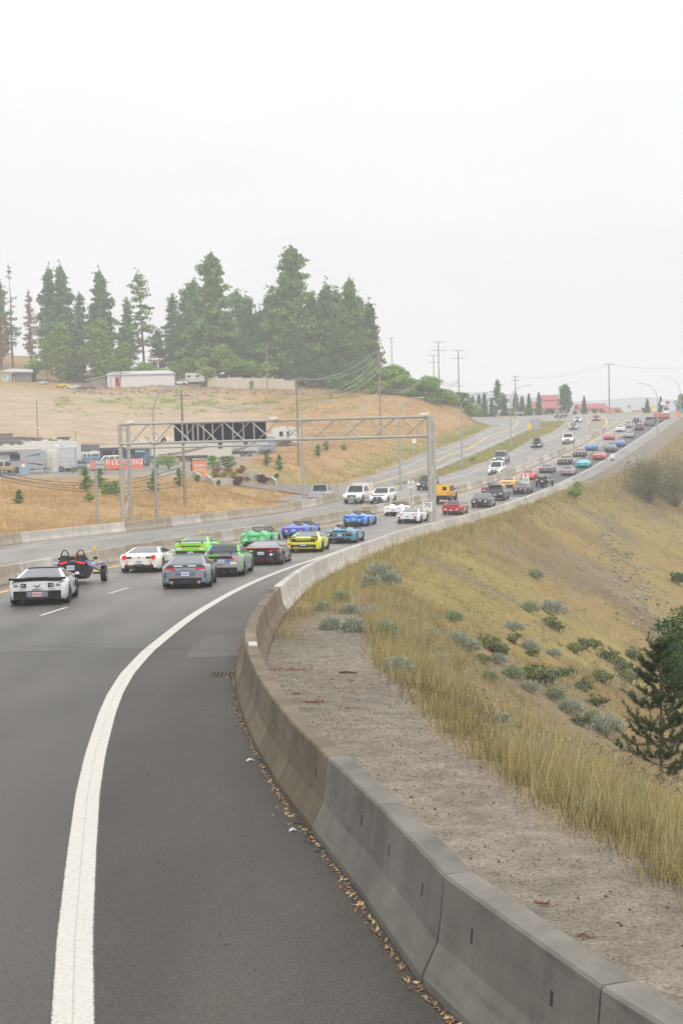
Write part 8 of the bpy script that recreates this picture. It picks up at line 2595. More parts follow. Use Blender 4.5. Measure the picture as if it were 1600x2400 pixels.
for (pr, H0, px, yb, yt, lab, nm, cat, w) in [
    (SM, 3.4, 46, 1180, 1149, 'small dark round pine alone on the orange bank', 'young_pine', 'pine tree', 1.15), (SM2, 3.4, 202, 1152, 1098, 'young pine left of the steel post', 'young_pine', 'pine tree', 1.2), (SM2, 3.4, 236, 1146, 1098, 'young pine just right of the steel post', 'young_pine', 'pine tree', 1.1),
    (SB, 2.2, 211, 1177, 1154, 'bright bush low on the bank left of the steel post', 'bush', 'bush', 1.0), (SB, 2.2, 250, 1164, 1130, 'bright bush left of the gantry leg', 'bush', 'bush', 1.0), (SB, 2.2, 270, 1164, 1128, 'bright bush partly behind the gantry leg', 'bush', 'bush', 1.0), (SM2, 3.4, 362, 1155, 1102, 'thin young pine beside the lamp post', 'young_pine', 'pine tree', 1.1), (SM2, 3.4, 420, 1142, 1098, 'thin pale pine left of the wooden pole', 'young_pine', 'pine tree', 1.1),
    (SBL, 2.2, 172, 1110, 1094, 'yellow-green bush at the foot of the white box trailer', 'bush', 'bush', 0.8), (SD, 2.2, 463, 1131, 1114, 'small green bush inside the stepped kerb', 'bush', 'bush', 0.8),
    (SP, 1.6, 555, 1138, 1117, 'purple-leaved bush left of the driveway', 'bush', 'bush', 1.35), (SP, 1.6, 616, 1133, 1112, 'purple-leaved bush right of the planted bed', 'bush', 'bush', 1.25),
    (SG, 1.4, 505, 1119, 1106, 'golden hedge plant nearest the orange sign', 'hedge_plant', 'hedge', 1.2), (SG, 1.4, 525, 1119, 1106, 'golden hedge plant in the middle of the hedge', 'hedge_plant', 'hedge', 1.2), (SG, 1.4, 548, 1119, 1105, 'golden hedge plant at the right end of the hedge', 'hedge_plant', 'hedge', 1.2),
    (SR, 1.8, 510, 1109, 1090, 'rust-coloured ornamental grass behind the hedge, left', 'ornamental_grass', 'ornamental grass', 1.2), (SR, 1.8, 535, 1109, 1092, 'rust-coloured ornamental grass behind the hedge, centre', 'ornamental_grass', 'ornamental grass', 1.2), (SR, 1.8, 566, 1110, 1090, 'rust-coloured ornamental grass behind the hedge, right', 'ornamental_grass', 'ornamental grass', 1.3),
    (SB, 2.2, 500, 1098, 1068, 'leafy shrub right of the orange sign', 'bush', 'bush', 1.2), (SD, 2.2, 535, 1100, 1070, 'deep green shrub behind the ornamental grass', 'bush', 'bush', 1.3), (SBL, 2.2, 395, 1100, 1068, 'yellow-green shrub behind the chain-link fence', 'bush', 'bush', 1.5), (SBL, 2.2, 370, 1098, 1070, 'yellow shrub right of the navy motorhome', 'bush', 'bush', 1.2), (SD, 2.2, 505, 1073, 1064, 'green shrub top behind the swoosh trailer', 'bush', 'bush', 1.6),
    (SD, 2.2, 580, 1129, 1118, 'low green plant between the purple bushes', 'bush', 'bush', 1.0), (SD, 2.2, 512, 1138, 1126, 'low green plant below the kerb', 'bush', 'bush', 1.0), (SM2, 3.4, 625, 1092, 1055, 'young pine in front of the blue-grey trailer', 'young_pine', 'pine tree', 1.1), (SM2, 3.4, 655, 1105, 1066, 'young pine on the bank left of the centre pole', 'young_pine', 'pine tree', 1.1), (SM2, 3.4, 765, 1056, 1030, 'young pine on the bank at the railing fence', 'young_pine', 'pine tree', 1.3), (SM2, 3.4, 745, 1072, 1040, 'young pine below the railing fence', 'young_pine', 'pine tree', 1.2), (SB, 2.2, 806, 1056, 1040, 'small green bush at the end of the railing fence', 'bush', 'bush', 0.8), (SD, 2.2, 648, 1122, 1110, 'low green clump right of the kerb wall', 'bush', 'bush', 1.2),
    (SBL, 2.2, 1107, 1082, 1070, 'yellow-green tuft on the grass island by the lamp', 'bush', 'bush', 1.3)]:
    b = ground_pt(px, yb)
    tree(nm, pr, H0, px, 0, yt, lab, cat, SMALL, wide=w, base=b)

# right slope: sagebrush, leafy clumps, bare shrubs
def sage(seed, m):
    r = np.random.default_rng(seed)
    n = 900
    az, el = r.uniform(0, 6.283, n), np.arccos(r.uniform(0.0, 1, n))
    d = np.stack([np.sin(el) * np.cos(az), np.sin(el) * np.sin(az), np.cos(el)], 1)
    rad = 0.5 * r.uniform(0.35, 1, n) ** 0.5 * (1 + 0.25 * vnoise(d[:, 0], d[:, 1] + d[:, 2], 0.35, seed))
    c = d * rad[:, None] * np.array([1, 1, 0.95]); c[:, 2] += 0.05
    up = d * 0.7 + np.array([0, 0, 0.6]) + r.normal(size=(n, 3)) * 0.25
    up /= np.linalg.norm(up, axis=1)[:, None]
    sd = np.cross(up, r.normal(size=(n, 3))); sd /= np.linalg.norm(sd, axis=1)[:, None]
    L, w = r.uniform(0.07, 0.16, n)[:, None], r.uniform(0.012, 0.028, n)[:, None]
    V = np.stack([c - sd * w, c + sd * w, c + up * L], 1).reshape(-1, 3)
    mb = MB()
    for k in range(9):
        a = k * 0.7; mb.tube([(0, 0, -0.1), (0.2 * math.cos(a), 0.2 * math.sin(a), 0.22), (0.33 * math.cos(a), 0.33 * math.sin(a), 0.38)], 0.014, 0.006, n=4, cap=False)
    return mb.mesh('stems', M_BARKG), tri_mesh('foliage', V, LEAF[m])
SAGE = [sage(61, 'sage'), sage(62, 'sage'), sage(63, 'sage_g')]
_sg = [(890, 1362, 62), (912, 1372, 50), (868, 1378, 40), (798, 1412, 40), (758, 1432, 34), (775, 1476, 44), (828, 1482, 50), (868, 1450, 46), (905, 1492, 52), (935, 1580, 60), (1254, 1358, 34), (1292, 1442, 52), (1240, 1436, 38), (1204, 1480, 36), (1062, 1458, 40), (1066, 1512, 48), (1098, 1528, 46), (1000, 1500, 44), (1240, 1524, 34), (1296, 1540, 30), (1166, 1556, 36), (1202, 1590, 44), (1240, 1622, 38), (1334, 1672, 50), (1300, 1640, 40), (1418, 1722, 66), (1232, 1772, 48), (1484, 1868, 56), (960, 1475, 36), (1145, 1595, 36), (1030, 1560, 40), (1175, 1700, 44), (1390, 1690, 36), (820, 1438, 34), (1370, 1905, 40), (1440, 1830, 40)]
SAGE_AT = []
_cnt = {}
for i, (px, py, s) in enumerate(sorted(_sg)):
    _bd = 'lower' if py > 1600 else 'middle' if py > 1470 else 'upper'
    _cnt[_bd] = _cnt.get(_bd, 0) + 1
    b = ground_pt(px, py)
    SAGE_AT.append((b[0], b[1], s * ((b - CAM) @ FWD) / FPX))
    sz = 1.2 * s * ((b - CAM) @ FWD) / FPX
    side = 'low' if py > 1650 else 'middle of the' if py > 1480 else 'upper'
    lab = f'{"large" if s >= 50 else "small"} grey-green sagebrush on the {_bd} slope, {ORD[_cnt[_bd] - 1]} there from the left'
    plant('sagebrush', SAGE[i % 3], b, lab, 'sagebrush', 'sagebrush clumps on the right slope', sc=sz * 1.1, sz=sz * 1.05, crown='foliage', stem='stems')
LEAF['olive'] = leafmat('olive_leaves', (0.185, 0.215, 0.080)); LEAF['olive_d'] = leafmat('olive_leaves_dark', (0.125, 0.165, 0.060))
LC = broadleaf(0.8, 0.8, 'olive', 71, trunk_h=0.05, lobes=7, per=110, size=0.085, multi=3, flat=0.6)
LC2 = broadleaf(0.8, 0.8, 'olive_d', 72, trunk_h=0.05, lobes=7, per=110, size=0.085, multi=3, flat=0.6)
for i, (px, py, s) in enumerate(sorted([(1150, 1525, 40), (1168, 1538, 44), (1135, 1510, 30), (1206, 1508, 30), (1252, 1598, 50), (1278, 1604, 44), (1300, 1590, 36), (1345, 1532, 30), (1372, 1524, 34), (1392, 1522, 30), (1420, 1545, 34), (1455, 1578, 40), (1372, 1622, 44), (1396, 1655, 34), (1365, 1706, 40), (1410, 1600, 36), (1442, 1560, 30), (1288, 1470, 30), (1302, 1478, 26), (1484, 1545, 34), (1250, 1540, 26), (1130, 1555, 28), (1470, 1600, 36), (1330, 1585, 30)])):
    b = ground_pt(px, py)
    sz = s * ((b - CAM) @ FWD) / FPX
    plant('leafy_clump', (LC, LC2)[i % 2], b, f'{"bright" if i % 2 == 0 else "deep"} green leafy clump among the sagebrush, ' + (f'{ORD[i // 2]} such from the left'), 'leafy plant', 'green leafy clumps on the right slope', sc=sz * 1.2, sz=sz * 1.1, crown='foliage', stem='stems')
GB = broadleaf(4, 2.0, 'leafy', 73, trunk_h=0.06, lobes=9, per=260, size=0.20, multi=3)
tree('shrub', GB, 4, 1347, 0, 1124, 'bright green bush sticking up at the barrier end', 'shrub', base=ground_pt(1347, 1172), wide=0.85)
def bare_shrub(px, yb, yt, lab, seed, w):
    r = np.random.default_rng(seed)
    b = ground_pt(px, yb)
    bd = (b - CAM) @ FWD
    H = at(px, yt, bd)[2] - b[2]
    mb = MB()
    C_ = []
    for k in range(60):
        a, e = r.uniform(0, 6.283), r.uniform(0.1, 0.95)
        L = H * r.uniform(0.65, 1.05)
        t = np.array([math.cos(a) * math.sin(e) * w, math.sin(a) * math.sin(e) * w, math.cos(e)]) * L
        mb.tube([(0, 0, -0.2), Vector(t * 0.5 + np.array([0, 0, 0.1 * L])), Vector(t)], 0.035, 0.010, n=4, cap=False)
        for q in range(9):
            f = r.uniform(0.4, 1.0)
            s2 = t * f + r.normal(size=3) * 0.16 * H * 0.5
            mb.tube([Vector(t * f * 0.95), Vector(s2)], 0.012, 0.006, n=3, cap=False)
            C_.append(s2 + r.normal(size=(14, 3)) * 0.22)
    V = tri_cloud(np.concatenate(C_), 0.12, 1.6, 0.3, r)
    plant('shrub', (mb.mesh('stems', M_BARKG), tri_mesh('foliage', V, LEAF['twig'])), b, lab, 'shrub', crown='foliage', stem='stems', rz=0.0)
bare_shrub(1520, 1180, 1072, 'olive twiggy shrub on the right slope, left of the pair', 81, 1.0)
bare_shrub(1582, 1188, 1056, 'olive twiggy shrub cut by the right picture edge', 82, 1.0)
tree('shrub', BL_['bush_d'], 4.5, 1588, 0, 1338, 'dark green bush on the right edge above the stones', 'shrub', base=ground_pt(1588, 1372), wide=1.3)
# foreground pine and the leafy tree behind it
def near_pine():
    b = ground_pt(1548, 1842)
    bd = (b - CAM) @ FWD
    H = at(1548, 1492, bd)[2] - b[2]
    r = np.random.default_rng(91)
    mb = MB(); mb.tube([(0, 0, -0.2), (0.02, 0, H * 0.5), (0, 0, H)], 0.055 * H / 4, 0.012, n=7)
    tips = [(np.array([0, 0, H * 0.86]), np.array([0, 0, H * 1.0]))]
    nw = 9
    for k in range(nw):
        z = H * (0.10 + 0.80 * k / (nw - 1))
        for j in range(6):
            a = k * 0.6 + j * 1.047 + r.uniform(-.45, .45); z = H * (0.10 + 0.80 * k / (nw - 1)) + r.uniform(-.14, .14)
            L = H * 0.42 * (1 - 0.82 * (k / (nw - 1)) ** 1.1) * r.uniform(0.55, 1.2)
            st = np.array([0, 0, z]); m_ = np.array([math.cos(a) * L * 0.6, math.sin(a) * L * 0.6, z + 0.10 * L]); tp = np.array([math.cos(a) * L, math.sin(a) * L, z + 0.42 * L])
            mb.tube([Vector(st), Vector(m_), Vector(tp)], 0.016, 0.006, n=4, cap=False)
            tips += [(st + (m_ - st) * 0.35, m_), (m_, tp), ((st + m_) / 2, (st + m_) / 2 + np.array([0.16 * math.cos(a + 0.9), 0.16 * math.sin(a + 0.9), 0.14])), (m_, m_ + np.array([0.2 * math.cos(a - 0.8), 0.2 * math.sin(a - 0.8), 0.18])), (m_, m_ + np.array([0.2 * math.cos(a + 0.8), 0.2 * math.sin(a + 0.8), 0.18]))]
    V = []
    for a, e in tips:
        n = 95
        f = r.uniform(0.0, 1.05, n)[:, None]
        c = a + (e - a) * f
        ax = (e - a) / np.linalg.norm(e - a)
        dr_ = r.normal(size=(n, 3)); dr_ -= (dr_ @ ax)[:, None] * ax; dr_ /= np.linalg.norm(dr_, axis=1)[:, None]
        dd = dr_ * 0.85 + ax * r.uniform(0.3, 1.1, n)[:, None]; dd /= np.linalg.norm(dd, axis=1)[:, None]
        sd = np.cross(dd, r.normal(size=(n, 3))); sd /= np.linalg.norm(sd, axis=1)[:, None]
        L = r.uniform(0.09, 0.16, n)[:, None] * H / 4
        V.append(np.stack([c - sd * 0.006, c + sd * 0.006, c + dd * L], 1).reshape(-1, 3))
    plant('pine_tree', (mb.mesh('trunk', M_BARK, smooth=60), tri_mesh('crown', np.concatenate(V), leafmat('young_pine_needles', (0.040, 0.072, 0.026), 0.5, 0.1))), b, 'young dark pine standing on the slope at the lower right', 'pine tree', rz=0.3)
near_pine()
LEAF['near_leafy'] = leafmat('dark_green_leaves', (0.06, 0.125, 0.028))  # darker leaf green for the tree behind the young pine
_b = ground_pt(1620, 1700)
plant('leafy_tree', broadleaf(5.2, 2.6, 'near_leafy', 92, trunk_h=0.12, lobes=14, per=900, size=0.10, multi=3), _b, 'leafy green tree cut by the right edge behind the young pine', 'tree', sc=1.0)
# ------------------------------------------------------------------ grass, stones, litter
G_STRAW = mat('straw_grass', (0.37, 0.30, 0.135), 0.8, island=0.5, trans=0.3, spec=0.2)
G_OLIVE = mat('olive_grass', (0.265, 0.25, 0.10), 0.8, island=0.45, trans=0.3, spec=0.2)
G_PALE = mat('pale_seed_grass', (0.44, 0.37, 0.24), 0.8, island=0.3, trans=0.3, spec=0.2)
G_ORANGE = mat('rusty_dry_grass', (0.46, 0.30, 0.13), 0.8, island=0.35, trans=0.3, spec=0.2)
G_GREEN = mat('green_grass', (0.27, 0.31, 0.075), 0.8, island=0.35, trans=0.3, spec=0.2)
G_DARK = mat('dead_grass_base', (0.15, 0.105, 0.06), 0.9, island=0.4, trans=0.1, spec=0.1)
def blades(x, y, n, h0, h1, spread, wmin, wpx, lean=0.25, wind=(0.10, 0.0), seed=0, tall=False):
    """n blades round every (x, y); returns triangle soup"""
    r = np.random.default_rng(seed)
    if len(SAGE_AT) and x.mean() > 3:      # keep the sagebrush clear of taller grass
        ok = np.ones(len(x), bool)
        for sx, sy, sw in SAGE_AT:
            ok &= ~((np.abs(x - sx * (y / sy)) < sw * 0.62) & (y < sy + sw * 0.5) & (y > sy - 2.2 - sw))
        x, y = x[ok], y[ok]
    X = np.repeat(x, n) + r.normal(size=len(x) * n) * spread
    Y = np.repeat(y, n) + r.normal(size=len(x) * n) * spread
    Z = ground(X, Y) - 0.02
    N = len(X)
    hh = np.repeat(r.uniform(h0, h1, len(x)), n) * r.uniform(0.55, 1.1, N)
    a = r.uniform(0, 6.283, N)
    ln = np.abs(r.normal(size=N)) * lean
    tip = np.stack([np.cos(a) * ln + wind[0], np.sin(a) * ln + wind[1], np.ones(N)], 1)
    tip /= np.linalg.norm(tip, axis=1)[:, None]
    w = np.maximum(wmin, wpx * Y / FPX) * r.uniform(0.7, 1.3, N)
    sd = np.stack([np.ones(N), np.zeros(N), np.zeros(N)], 1) * np.cos(r.uniform(-0.9, 0.9, N))[:, None]
    B = np.stack([X, Y, Z], 1)
    if not tall:
        V = np.stack([B - sd * w[:, None] / 2, B + sd * w[:, None] / 2, B + tip * hh[:, None]], 1)
        return V.reshape(-1, 3), np.arange(3 * N).reshape(-1, 3)
    mid = B + tip * hh[:, None] * 0.55
    t2 = tip + np.stack([np.cos(a) * ln * 1.3 + wind[0], np.sin(a) * ln * 1.3, -0.15 * np.ones(N)], 1)
    t2 /= np.linalg.norm(t2, axis=1)[:, None]
    tp = mid + t2 * hh[:, None] * 0.5
    V = np.stack([B - sd * w[:, None] / 2, B + sd * w[:, None] / 2, mid - sd * w[:, None] * 0.38, mid + sd * w[:, None] * 0.38, tp], 1).reshape(-1, 3)
    i = np.arange(N)[:, None] * 5
    F = np.concatenate([i + np.array([[0, 1, 3]]), i + np.array([[0, 3, 2]]), i + np.array([[2, 3, 4]])], 0)
    return V, F
def grass(name, VF, m):
    V, F = VF
    return tag(link(name, np_mesh(name, V, F, m)), kind='stuff')
def on_right(y, e):
    """place at distance e beyond the gravel verge, station y"""
    vg = 4.9 - 1.6 * sstep(45, 70, y) + 3.2 * sstep(165, 215, y)
    return R1(y) + (vg + e) / cosh_(R1, y)
# tall bunch grass along the lip of the gravel
n = 1500
y = 9 + 46 * rng.uniform(0, 1, n) ** 1.3
e = 0.1 + np.abs(rng.normal(size=n)) * 1.5
x = on_right(y, e)
k = vnoise(x, y, 1.6, 31)
k2 = vnoise(x, y, 3.4, 32)
s = (k > -0.35) & (k2 < 0.1)
grass('tall_grass', blades(x[s], y[s], 14, 0.14, 0.40, 0.16, 0.006, 0.5, 0.34, (0.06, 0), 1, True), G_STRAW)
s = (k > -0.15) & (k2 >= 0.0)
grass('tall_grass', blades(x[s], y[s], 17, 0.34, 0.74, 0.13, 0.006, 0.5, 0.26, (0.08, 0), 17, True), G_STRAW)
s = (k > 0.1)
grass('tall_grass', blades(x[s], y[s], 11, 0.22, 0.62, 0.14, 0.006, 0.5, 0.24, (0.06, 0), 2, True), G_OLIVE)
s = (k2 > -0.2)
grass('tall_grass', blades(x[s][::2], y[s][::2], 7, 0.40, 0.80, 0.16, 0.005, 0.42, 0.24, (0.10, 0), 18, True), G_PALE)
grass('dead_grass', blades(x, y, 12, 0.16, 0.34, 0.16, 0.008, 0.6, 0.7, (-0.1, -0.2), 3), G_DARK)
# the slope itself
n = 11000
y = 11 * (260 / 11.0) ** rng.uniform(0, 1, n)
e = 0.5 + rng.uniform(0, 1, n) ** 1.15 * np.minimum(50, 6 + y * 0.45)
x = on_right(y, e)
k = vnoise(x, y, 5, 33) + 0.5 * vnoise(x, y, 1.7, 34)
s = k > -0.25
grass('slope_grass', blades(x[s], y[s], 9, 0.14, 0.42, 0.22, 0.007, 0.75, 0.30, (0.05, 0), 4), G_STRAW)
s = k < 0.25
grass('slope_grass', blades(x[s][::2], y[s][::2], 8, 0.12, 0.38, 0.22, 0.007, 0.75, 0.32, (0.05, 0), 5), G_OLIVE)
grass('dead_grass', blades(x[::3], y[::3], 8, 0.08, 0.22, 0.3, 0.010, 0.9, 0.6, (0, 0), 6), G_DARK)
# straw growing against the back of the right barrier
n = 1500
y = 33 + 139 * rng.uniform(0, 1, n) ** 1.25
d0 = 2.85 + np.abs(rng.normal(size=n)) * 1.1
x = R1(y) + d0 / cosh_(R1, y)
s = vnoise(x, y, 3.0, 35) > -0.35 + 0.5 * (y < 40)
grass('verge_grass', blades(x[s], y[s], 14, 0.28, 0.78, 0.18, 0.007, 0.7, 0.22, (0.03, 0), 7, True), G_STRAW)
grass('verge_grass', blades(x[s][::2], y[s][::2], 8, 0.2, 0.6, 0.2, 0.007, 0.7, 0.25, (0.03, 0), 8), G_OLIVE)
# bank below the yard and ramp bank
n = 9000
y = rng.uniform(76, 172, n)
x = XL(y) - 0.6 - rng.uniform(0, 1, n) ** 1.2 * 46
s = (y < 164) | (x > -12)
x, y = x[s], y[s]
k = vnoise(x, y, 4, 36)
grass('bank_grass', blades(x[k > -0.4], y[k > -0.4], 7, 0.25, 0.55, 0.3, 0.01, 0.85, 0.35, (0.08, 0), 9), G_ORANGE)
grass('bank_grass', blades(x[k < 0.0][::2], y[k < 0.0][::2], 6, 0.2, 0.5, 0.3, 0.01, 0.85, 0.35, (0.08, 0), 10), G_STRAW)
n = 12000
y = rng.uniform(172, 345, n)
x = XL(y) - 0.8 - rng.uniform(0, 1, n) ** 1.3 * 70
s = ((x > -12) | (y > 318)) & (y < 343)
x, y = x[s], y[s]
k = vnoise(x, y, 6, 37)
g = (XL(y) - x < 5)
grass('bank_grass', blades(x[(k > -0.5) & ~g], y[(k > -0.5) & ~g], 5, 0.3, 0.6, 0.45, 0.01, 0.9, 0.4, (0.1, 0), 11), G_ORANGE)
grass('bank_grass', blades(x[g], y[g], 7, 0.3, 0.55, 0.4, 0.01, 0.9, 0.3, (0.05, 0), 12), G_GREEN)
# sparse green weeds on the bare slope
n = 1700
y = np.concatenate([rng.normal(316, 4.0, n // 2), rng.uniform(285, 336, n // 2)])
x = rng.uniform(-62, 4, len(y))
s = vnoise(x, y, 4.5, 38) > 0.05
grass('weeds', blades(x[s], y[s], 9, 0.3, 0.7, 0.4, 0.02, 1.2, 0.5, (0, 0), 13), G_GREEN)
# island strip
n = 2600
y = rng.uniform(182, 338, n)
x = ISL(y) + 0.3 + rng.uniform(0, 1, n) * (ISR(y) - ISL(y) - 0.6)
k = vnoise(x, y, 5, 39)
grass('island_grass', blades(x[k > -0.2], y[k > -0.2], 7, 0.25, 0.5, 0.35, 0.01, 0.9, 0.35, (0.05, 0), 14), G_STRAW)
grass('island_grass', blades(x[k < 0.2], y[k < 0.2], 7, 0.2, 0.45, 0.35, 0.01, 0.9, 0.35, (0.05, 0), 15), G_GREEN)
# crest of the right-hand fill beyond the barrier end
n = 2600
y = rng.uniform(165, 335, n)
x = on_right(y, 0.2 + np.abs(rng.normal(size=n)) * 4)
grass('slope_grass', blades(x, y, 7, 0.35, 0.8, 0.4, 0.01, 0.85, 0.3, (0.03, 0), 16), G_STRAW)

# low grey-brown brush matted into the slope
n = 1500
y = 12 * (200 / 12.0) ** rng.uniform(0, 1, n)
e = 0.8 + rng.uniform(0, 1, n) * np.minimum(42, 6 + y * 0.38)
x = on_right(y, e)
s = vnoise(x, y, 6, 51) > -0.05
x, y = x[s], y[s]
o_ = rng.permutation(len(x)); x, y = x[o_], y[o_]
rr = np.repeat(rng.uniform(0.10, 0.34, len(x)), 34)
c = np.stack([np.repeat(x, 34), np.repeat(y, 34), np.repeat(ground(x, y), 34)], 1) + rng.normal(size=(len(x) * 34, 3)) * rr[:, None] * np.array([1, 1, 0.45]) + np.array([0, 0, 1]) * rr[:, None] * 0.5
h = len(c) // 2
for m_, sl in ((mat('grey_brown_brush', (0.175, 0.14, 0.095), 0.9, island=0.5, trans=0.1), slice(0, h)), (mat('grey_green_brush', (0.235, 0.245, 0.165), 0.9, island=0.4, trans=0.1), slice(h, None))):
    V = tri_cloud(c[sl], np.maximum(0.045, 1.3 * c[sl][:, 1] / FPX), 2.2, 0.6)
    tag(link('dry_brush', tri_mesh('dry_brush', V, m_)), kind='stuff')

def stones(name, P, size, m, r):
    """irregular eight-faced stones"""
    n = len(P)
    base = np.array([[1, 0, 0], [0, 1, 0], [-1, 0, 0], [0, -1, 0], [0, 0, 0.7], [0, 0, -0.6]], float)
    F0 = np.array([[0, 1, 4], [1, 2, 4], [2, 3, 4], [3, 0, 4], [1, 0, 5], [2, 1, 5], [3, 2, 5], [0, 3, 5]])
    j = base[None] * r.uniform(0.55, 1.25, (n, 6, 1)) * (size[:, None, None])
    a = r.uniform(0, 6.283, n)
    c, s_ = np.cos(a)[:, None], np.sin(a)[:, None]
    X = j[..., 0] * c - j[..., 1] * s_; Y = j[..., 0] * s_ + j[..., 1] * c
    V = np.stack([X + P[:, :1], Y + P[:, 1:2], j[..., 2] + P[:, 2:3]], -1).reshape(-1, 3)
    F = (np.arange(n)[:, None, None] * 6 + F0[None]).reshape(-1, 3)
    return tag(link(name, np_mesh(name, V, F, m)), kind='stuff')
M_STONE = mat('slope_stone', (0.22, 0.195, 0.165), 0.9, island=0.35)
r = np.random.default_rng(77)
P = []
for k in range(420):
    t = r.uniform(0, 1)
    px, py = 1400 + 150 * t + r.normal() * (16 + 18 * t), 1222 + 265 * t + r.normal() * 26
    if px < 1640:
        P.append(ground_pt(px, py))
P = np.array(P)
stones('stones', P, r.uniform(0.10, 0.42, len(P)) ** 1.2 * 0.9, M_STONE, r)
n = 900
y = 14 * (200 / 14.0) ** r.uniform(0, 1, n)
x = on_right(y, 1 + r.uniform(0, 1, n) * np.minimum(40, 6 + y * 0.35))
s = vnoise(x, y, 7, 41) > 0.1
P = np.stack([x[s], y[s], ground(x[s], y[s])], 1)
stones('stones', P, r.uniform(0.05, 0.17, len(P)), M_STONE, r)
x = r.uniform(-62, -8, 500); y = r.uniform(328, 342, 500)
stones('stones', np.stack([x, y, ground(x, y)], 1), r.uniform(0.15, 0.55, 500), M_STONE, r)
# loose gravel on the verge and grit by the barrier
n = 9000
y = 7 + 30 * r.uniform(0, 1, n) ** 1.6
d0 = BOFF(y) + 0.75 + r.uniform(0, 1, n) * 2.3
x = R1(y) + d0 / cosh_(R1, y)
stones('gravel', np.stack([x, y, ground(x, y) + 0.004], 1), r.uniform(0.004, 0.013, n) * np.clip(y / 14, 0.7, 1.6), mat('gravel_stone', (0.205, 0.182, 0.152), 0.9, island=0.5), r)
n = 240
y = 8 + 26 * r.uniform(0, 1, n)
x = R1(y) + (BOFF(y) + 0.75 + r.uniform(0, 1, n) * 2.0) / cosh_(R1, y)
stones('gravel', np.stack([x, y, ground(x, y) + 0.008], 1), r.uniform(0.008, 0.020, n), mat('dark_cinder', (0.075, 0.06, 0.05), 0.9, island=0.4), r)
n = 170
y = 7 + 40 * r.uniform(0, 1, n)
x = R1(y) + (0.3 + r.uniform(0, 1, n) ** 0.6 * (BOFF(y) - 0.4)) / cosh_(R1, y)
stones('gravel', np.stack([x, y, zr(y) + 0.012], 1), r.uniform(0.005, 0.013, n), mat('dark_cinder', (0, 0, 0)), r)
# leaf litter along the toe of the barrier and drifts on the gravel
def litter(name, x, y, z, size, m, r):
    n = len(x)
    c = np.stack([x, y, z], 1)
    a = r.uniform(0, 6.283, n)
    d = np.stack([np.cos(a), np.sin(a), r.uniform(-.2, .35, n)], 1) * size[:, None]
    e = np.stack([-np.sin(a), np.cos(a), r.uniform(-.1, .3, n)], 1) * size[:, None] * 0.42
    V = np.stack([c - d, c + e + [0, 0, 0.006], c + d + np.array([0, 0, 0.012]), c - e], 1).reshape(-1, 3)
    i = np.arange(n)[:, None] * 4
    return tag(link(name, np_mesh(name, V, np.concatenate([i + np.array([[0, 3, 2]]), i + np.array([[0, 2, 1]])], 0), m)), kind='stuff')
n = 1500
y = 6 + 38 * r.uniform(0, 1, n) ** 1.25
cl = vnoise(y, 0 * y, 0.9, 43)
d0 = BOFF(y) - 0.025 - np.abs(r.normal(size=n)) * (0.035 + 0.05 * (cl > 0.1))
x = R1(y) + d0 / cosh_(R1, y)
litter('leaf_litter', x[::2], y[::2], zr(y[::2]) + 0.014, r.uniform(0.012, 0.035, len(x[::2])), mat('fallen_leaf_brown', (0.23, 0.115, 0.06), 0.85, island=0.5), r)
litter('leaf_litter', x[1::2], y[1::2], zr(y[1::2]) + 0.016, r.uniform(0.01, 0.03, len(x[1::2])), mat('fallen_leaf_tan', (0.44, 0.31, 0.16), 0.85, island=0.4), r)
for (px, py, sx, sy, n) in ((690, 1571, 50, 5, 160), (735, 1647, 34, 4, 120), (640, 1570, 20, 3, 70), (600, 1522, 20, 4, 40), (700, 1500, 20, 3, 50), (800, 1610, 90, 40, 90), (780, 1690, 60, 30, 40), (1270, 2125, 20, 6, 14)):
    b = ground_pt(px, py)
    k = ((b - CAM) @ FWD) / FPX
    x = b[0] + r.normal(size=n) * sx * 0.5 * k
    y = b[1] + r.normal(size=n) * sy * 0.5 * k * 5
    litter('leaf_litter', x, y, ground(x, y) + 0.015, r.uniform(0.012, 0.04, n), mat('fallen_leaf_brown', (0, 0, 0)), r)

M_TWIG = mat('dead_wood', (0.085, 0.06, 0.045), 0.95, noise=0.3, nscale=20)
M_REDWOOD = mat('red_bark', (0.21, 0.10, 0.06), 0.95, noise=0.3, nscale=20)
def stick(px, py, L, rad, ang, m, label):
    b = ground_pt(px, py)
    o = empty('fallen_branch', (b[0], b[1], b[2] + rad * 0.8), ang, label=label, cat='branch', group='dead branches on the gravel verge')
    mb = MB(); mb.tube([(-L / 2, 0, 0), (-L * 0.15, 0.02, 0.015), (L * 0.2, -0.02, 0.01), (L / 2, 0.03, 0)], rad, rad * 0.55, n=6); mb.build('stick', m, o)
    mb = MB(); mb.tube([(0, 0, 0), (L * 0.22, L * 0.10, 0.02)], rad * 0.5, rad * 0.3, n=5); mb.build('twig', m, o)
stick(816, 1580, 0.36, 0.026, -0.25, M_TWIG, 'dark thick stick, largest one on the gravel verge')
stick(822, 1598, 0.16, 0.008, -0.9, M_TWIG, 'thin dark twig just below the thickest stick')
stick(696, 1629, 0.12, 0.011, 0.0, M_TWIG, 'short dark stick beside the tan barrier on the gravel')
stick(740, 1649, 0.24, 0.013, -0.15, M_REDWOOD, 'reddish bark strip among brown leaves on the gravel')
stick(825, 1625, 0.20, 0.007, -0.6, M_REDWOOD, 'thin reddish twig in the middle of the gravel')
stick(814, 1663, 0.09, 0.010, 0.1, M_REDWOOD, 'short reddish stick right of the bark strip')
stick(1372, 2198, 0.14, 0.010, -0.5, M_REDWOOD, 'reddish stick beside the grey barrier, nearest one')
stick(1270, 2122, 0.08, 0.007, -0.2, M_REDWOOD, 'reddish twig behind the top of the grey barrier')
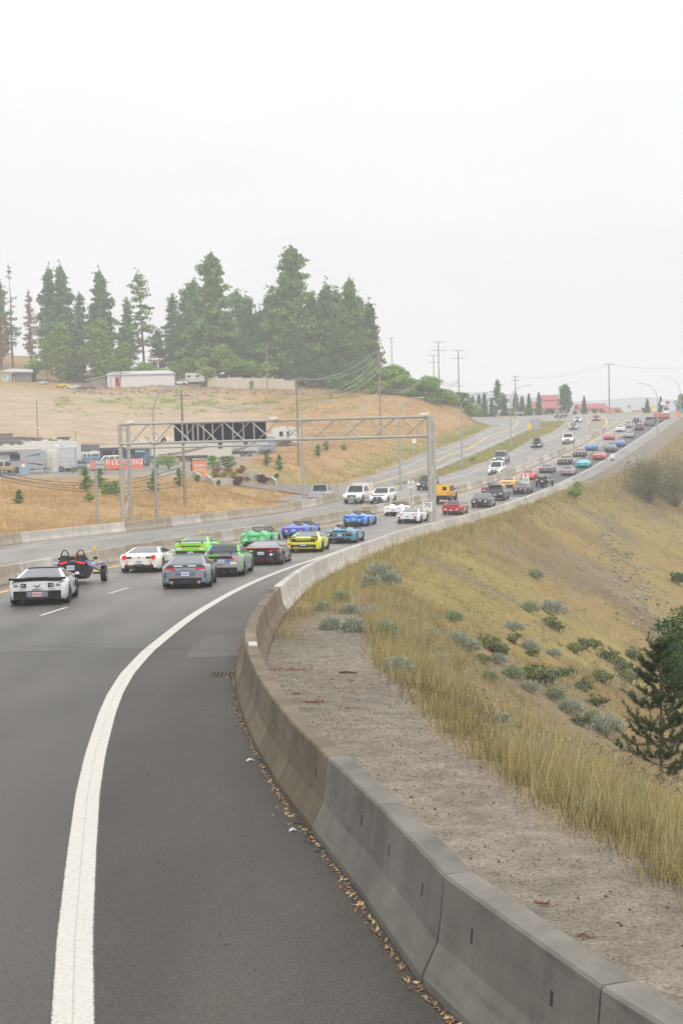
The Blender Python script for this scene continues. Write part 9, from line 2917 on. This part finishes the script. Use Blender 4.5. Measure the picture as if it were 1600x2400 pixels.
stick(526, 1681, 0.11, 0.016, 0.05, M_REDWOOD, 'brown curled leaf-like stick on the asphalt shoulder')
stick(478, 1521, 0.12, 0.014, 0.05, M_REDWOOD, 'small brown stick on the shoulder near the joint')
stick(465, 1583, 0.11, 0.012, 0.1, M_REDWOOD, 'small brown stick left of the drain')
def scrap(px, py, s, label, m):
    P = road_pt(px, py)
    o = empty('paper_scrap', (P[0], P[1], P[2] + 0.012), 0.3, label=label, cat='litter')
    mb = MB(); mb.add([(-s, -s * .5, 0), (0, -s * .6, 0.02), (s, -s * .3, 0.0), (s * .8, s * .5, 0.015), (0, s * .6, 0.03), (-s * .9, s * .4, 0.01)], [(0, 1, 4, 5), (1, 2, 3, 4)]); mb.build('paper', m, o)
scrap(586, 1785, 0.05, 'pale paper scrap by the barrier foot, farther one', mat('scrap_paper', (0.45, 0.46, 0.47), 0.7))
scrap(686, 1950, 0.04, 'crumpled pale scrap by the barrier foot, nearer one', mat('scrap_paper', (0, 0, 0)))
b = ground_pt(672, 1393)
o = empty('debris_heap', b, 0.2, label='crumpled dark plastic debris lying behind the pale barrier', cat='debris')
r2 = np.random.default_rng(5)
M_PLAS = mat('dark_plastic', (0.07, 0.07, 0.072), 0.4, noise=0.5, nscale=9)
for k in range(5):
    mb = MB()
    n_ = 9
    pts = [(0.32 * math.cos(t) * r2.uniform(.5, 1.1) + r2.uniform(-.2, .2), 0.22 * math.sin(t) * r2.uniform(.5, 1.1), r2.uniform(0.02, 0.34)) for t in np.linspace(0, 6.28, n_, endpoint=False)]
    pts += [(p[0] * 0.9, p[1] * 0.9, p[2] - 0.03) for p in pts]
    mb.add(pts + [(0.05, 0, 0.3), (0.05, 0, 0.26)], [(i, (i + 1) % n_, 18) for i in range(n_)] + [((i + 1) % n_ + n_, i + n_, 19) for i in range(n_)] + [(i, i + n_, (i + 1) % n_ + n_, (i + 1) % n_) for i in range(n_)])
    mb.build('crumpled_sheet', M_PLAS if k else M_SIGNBACK, o)
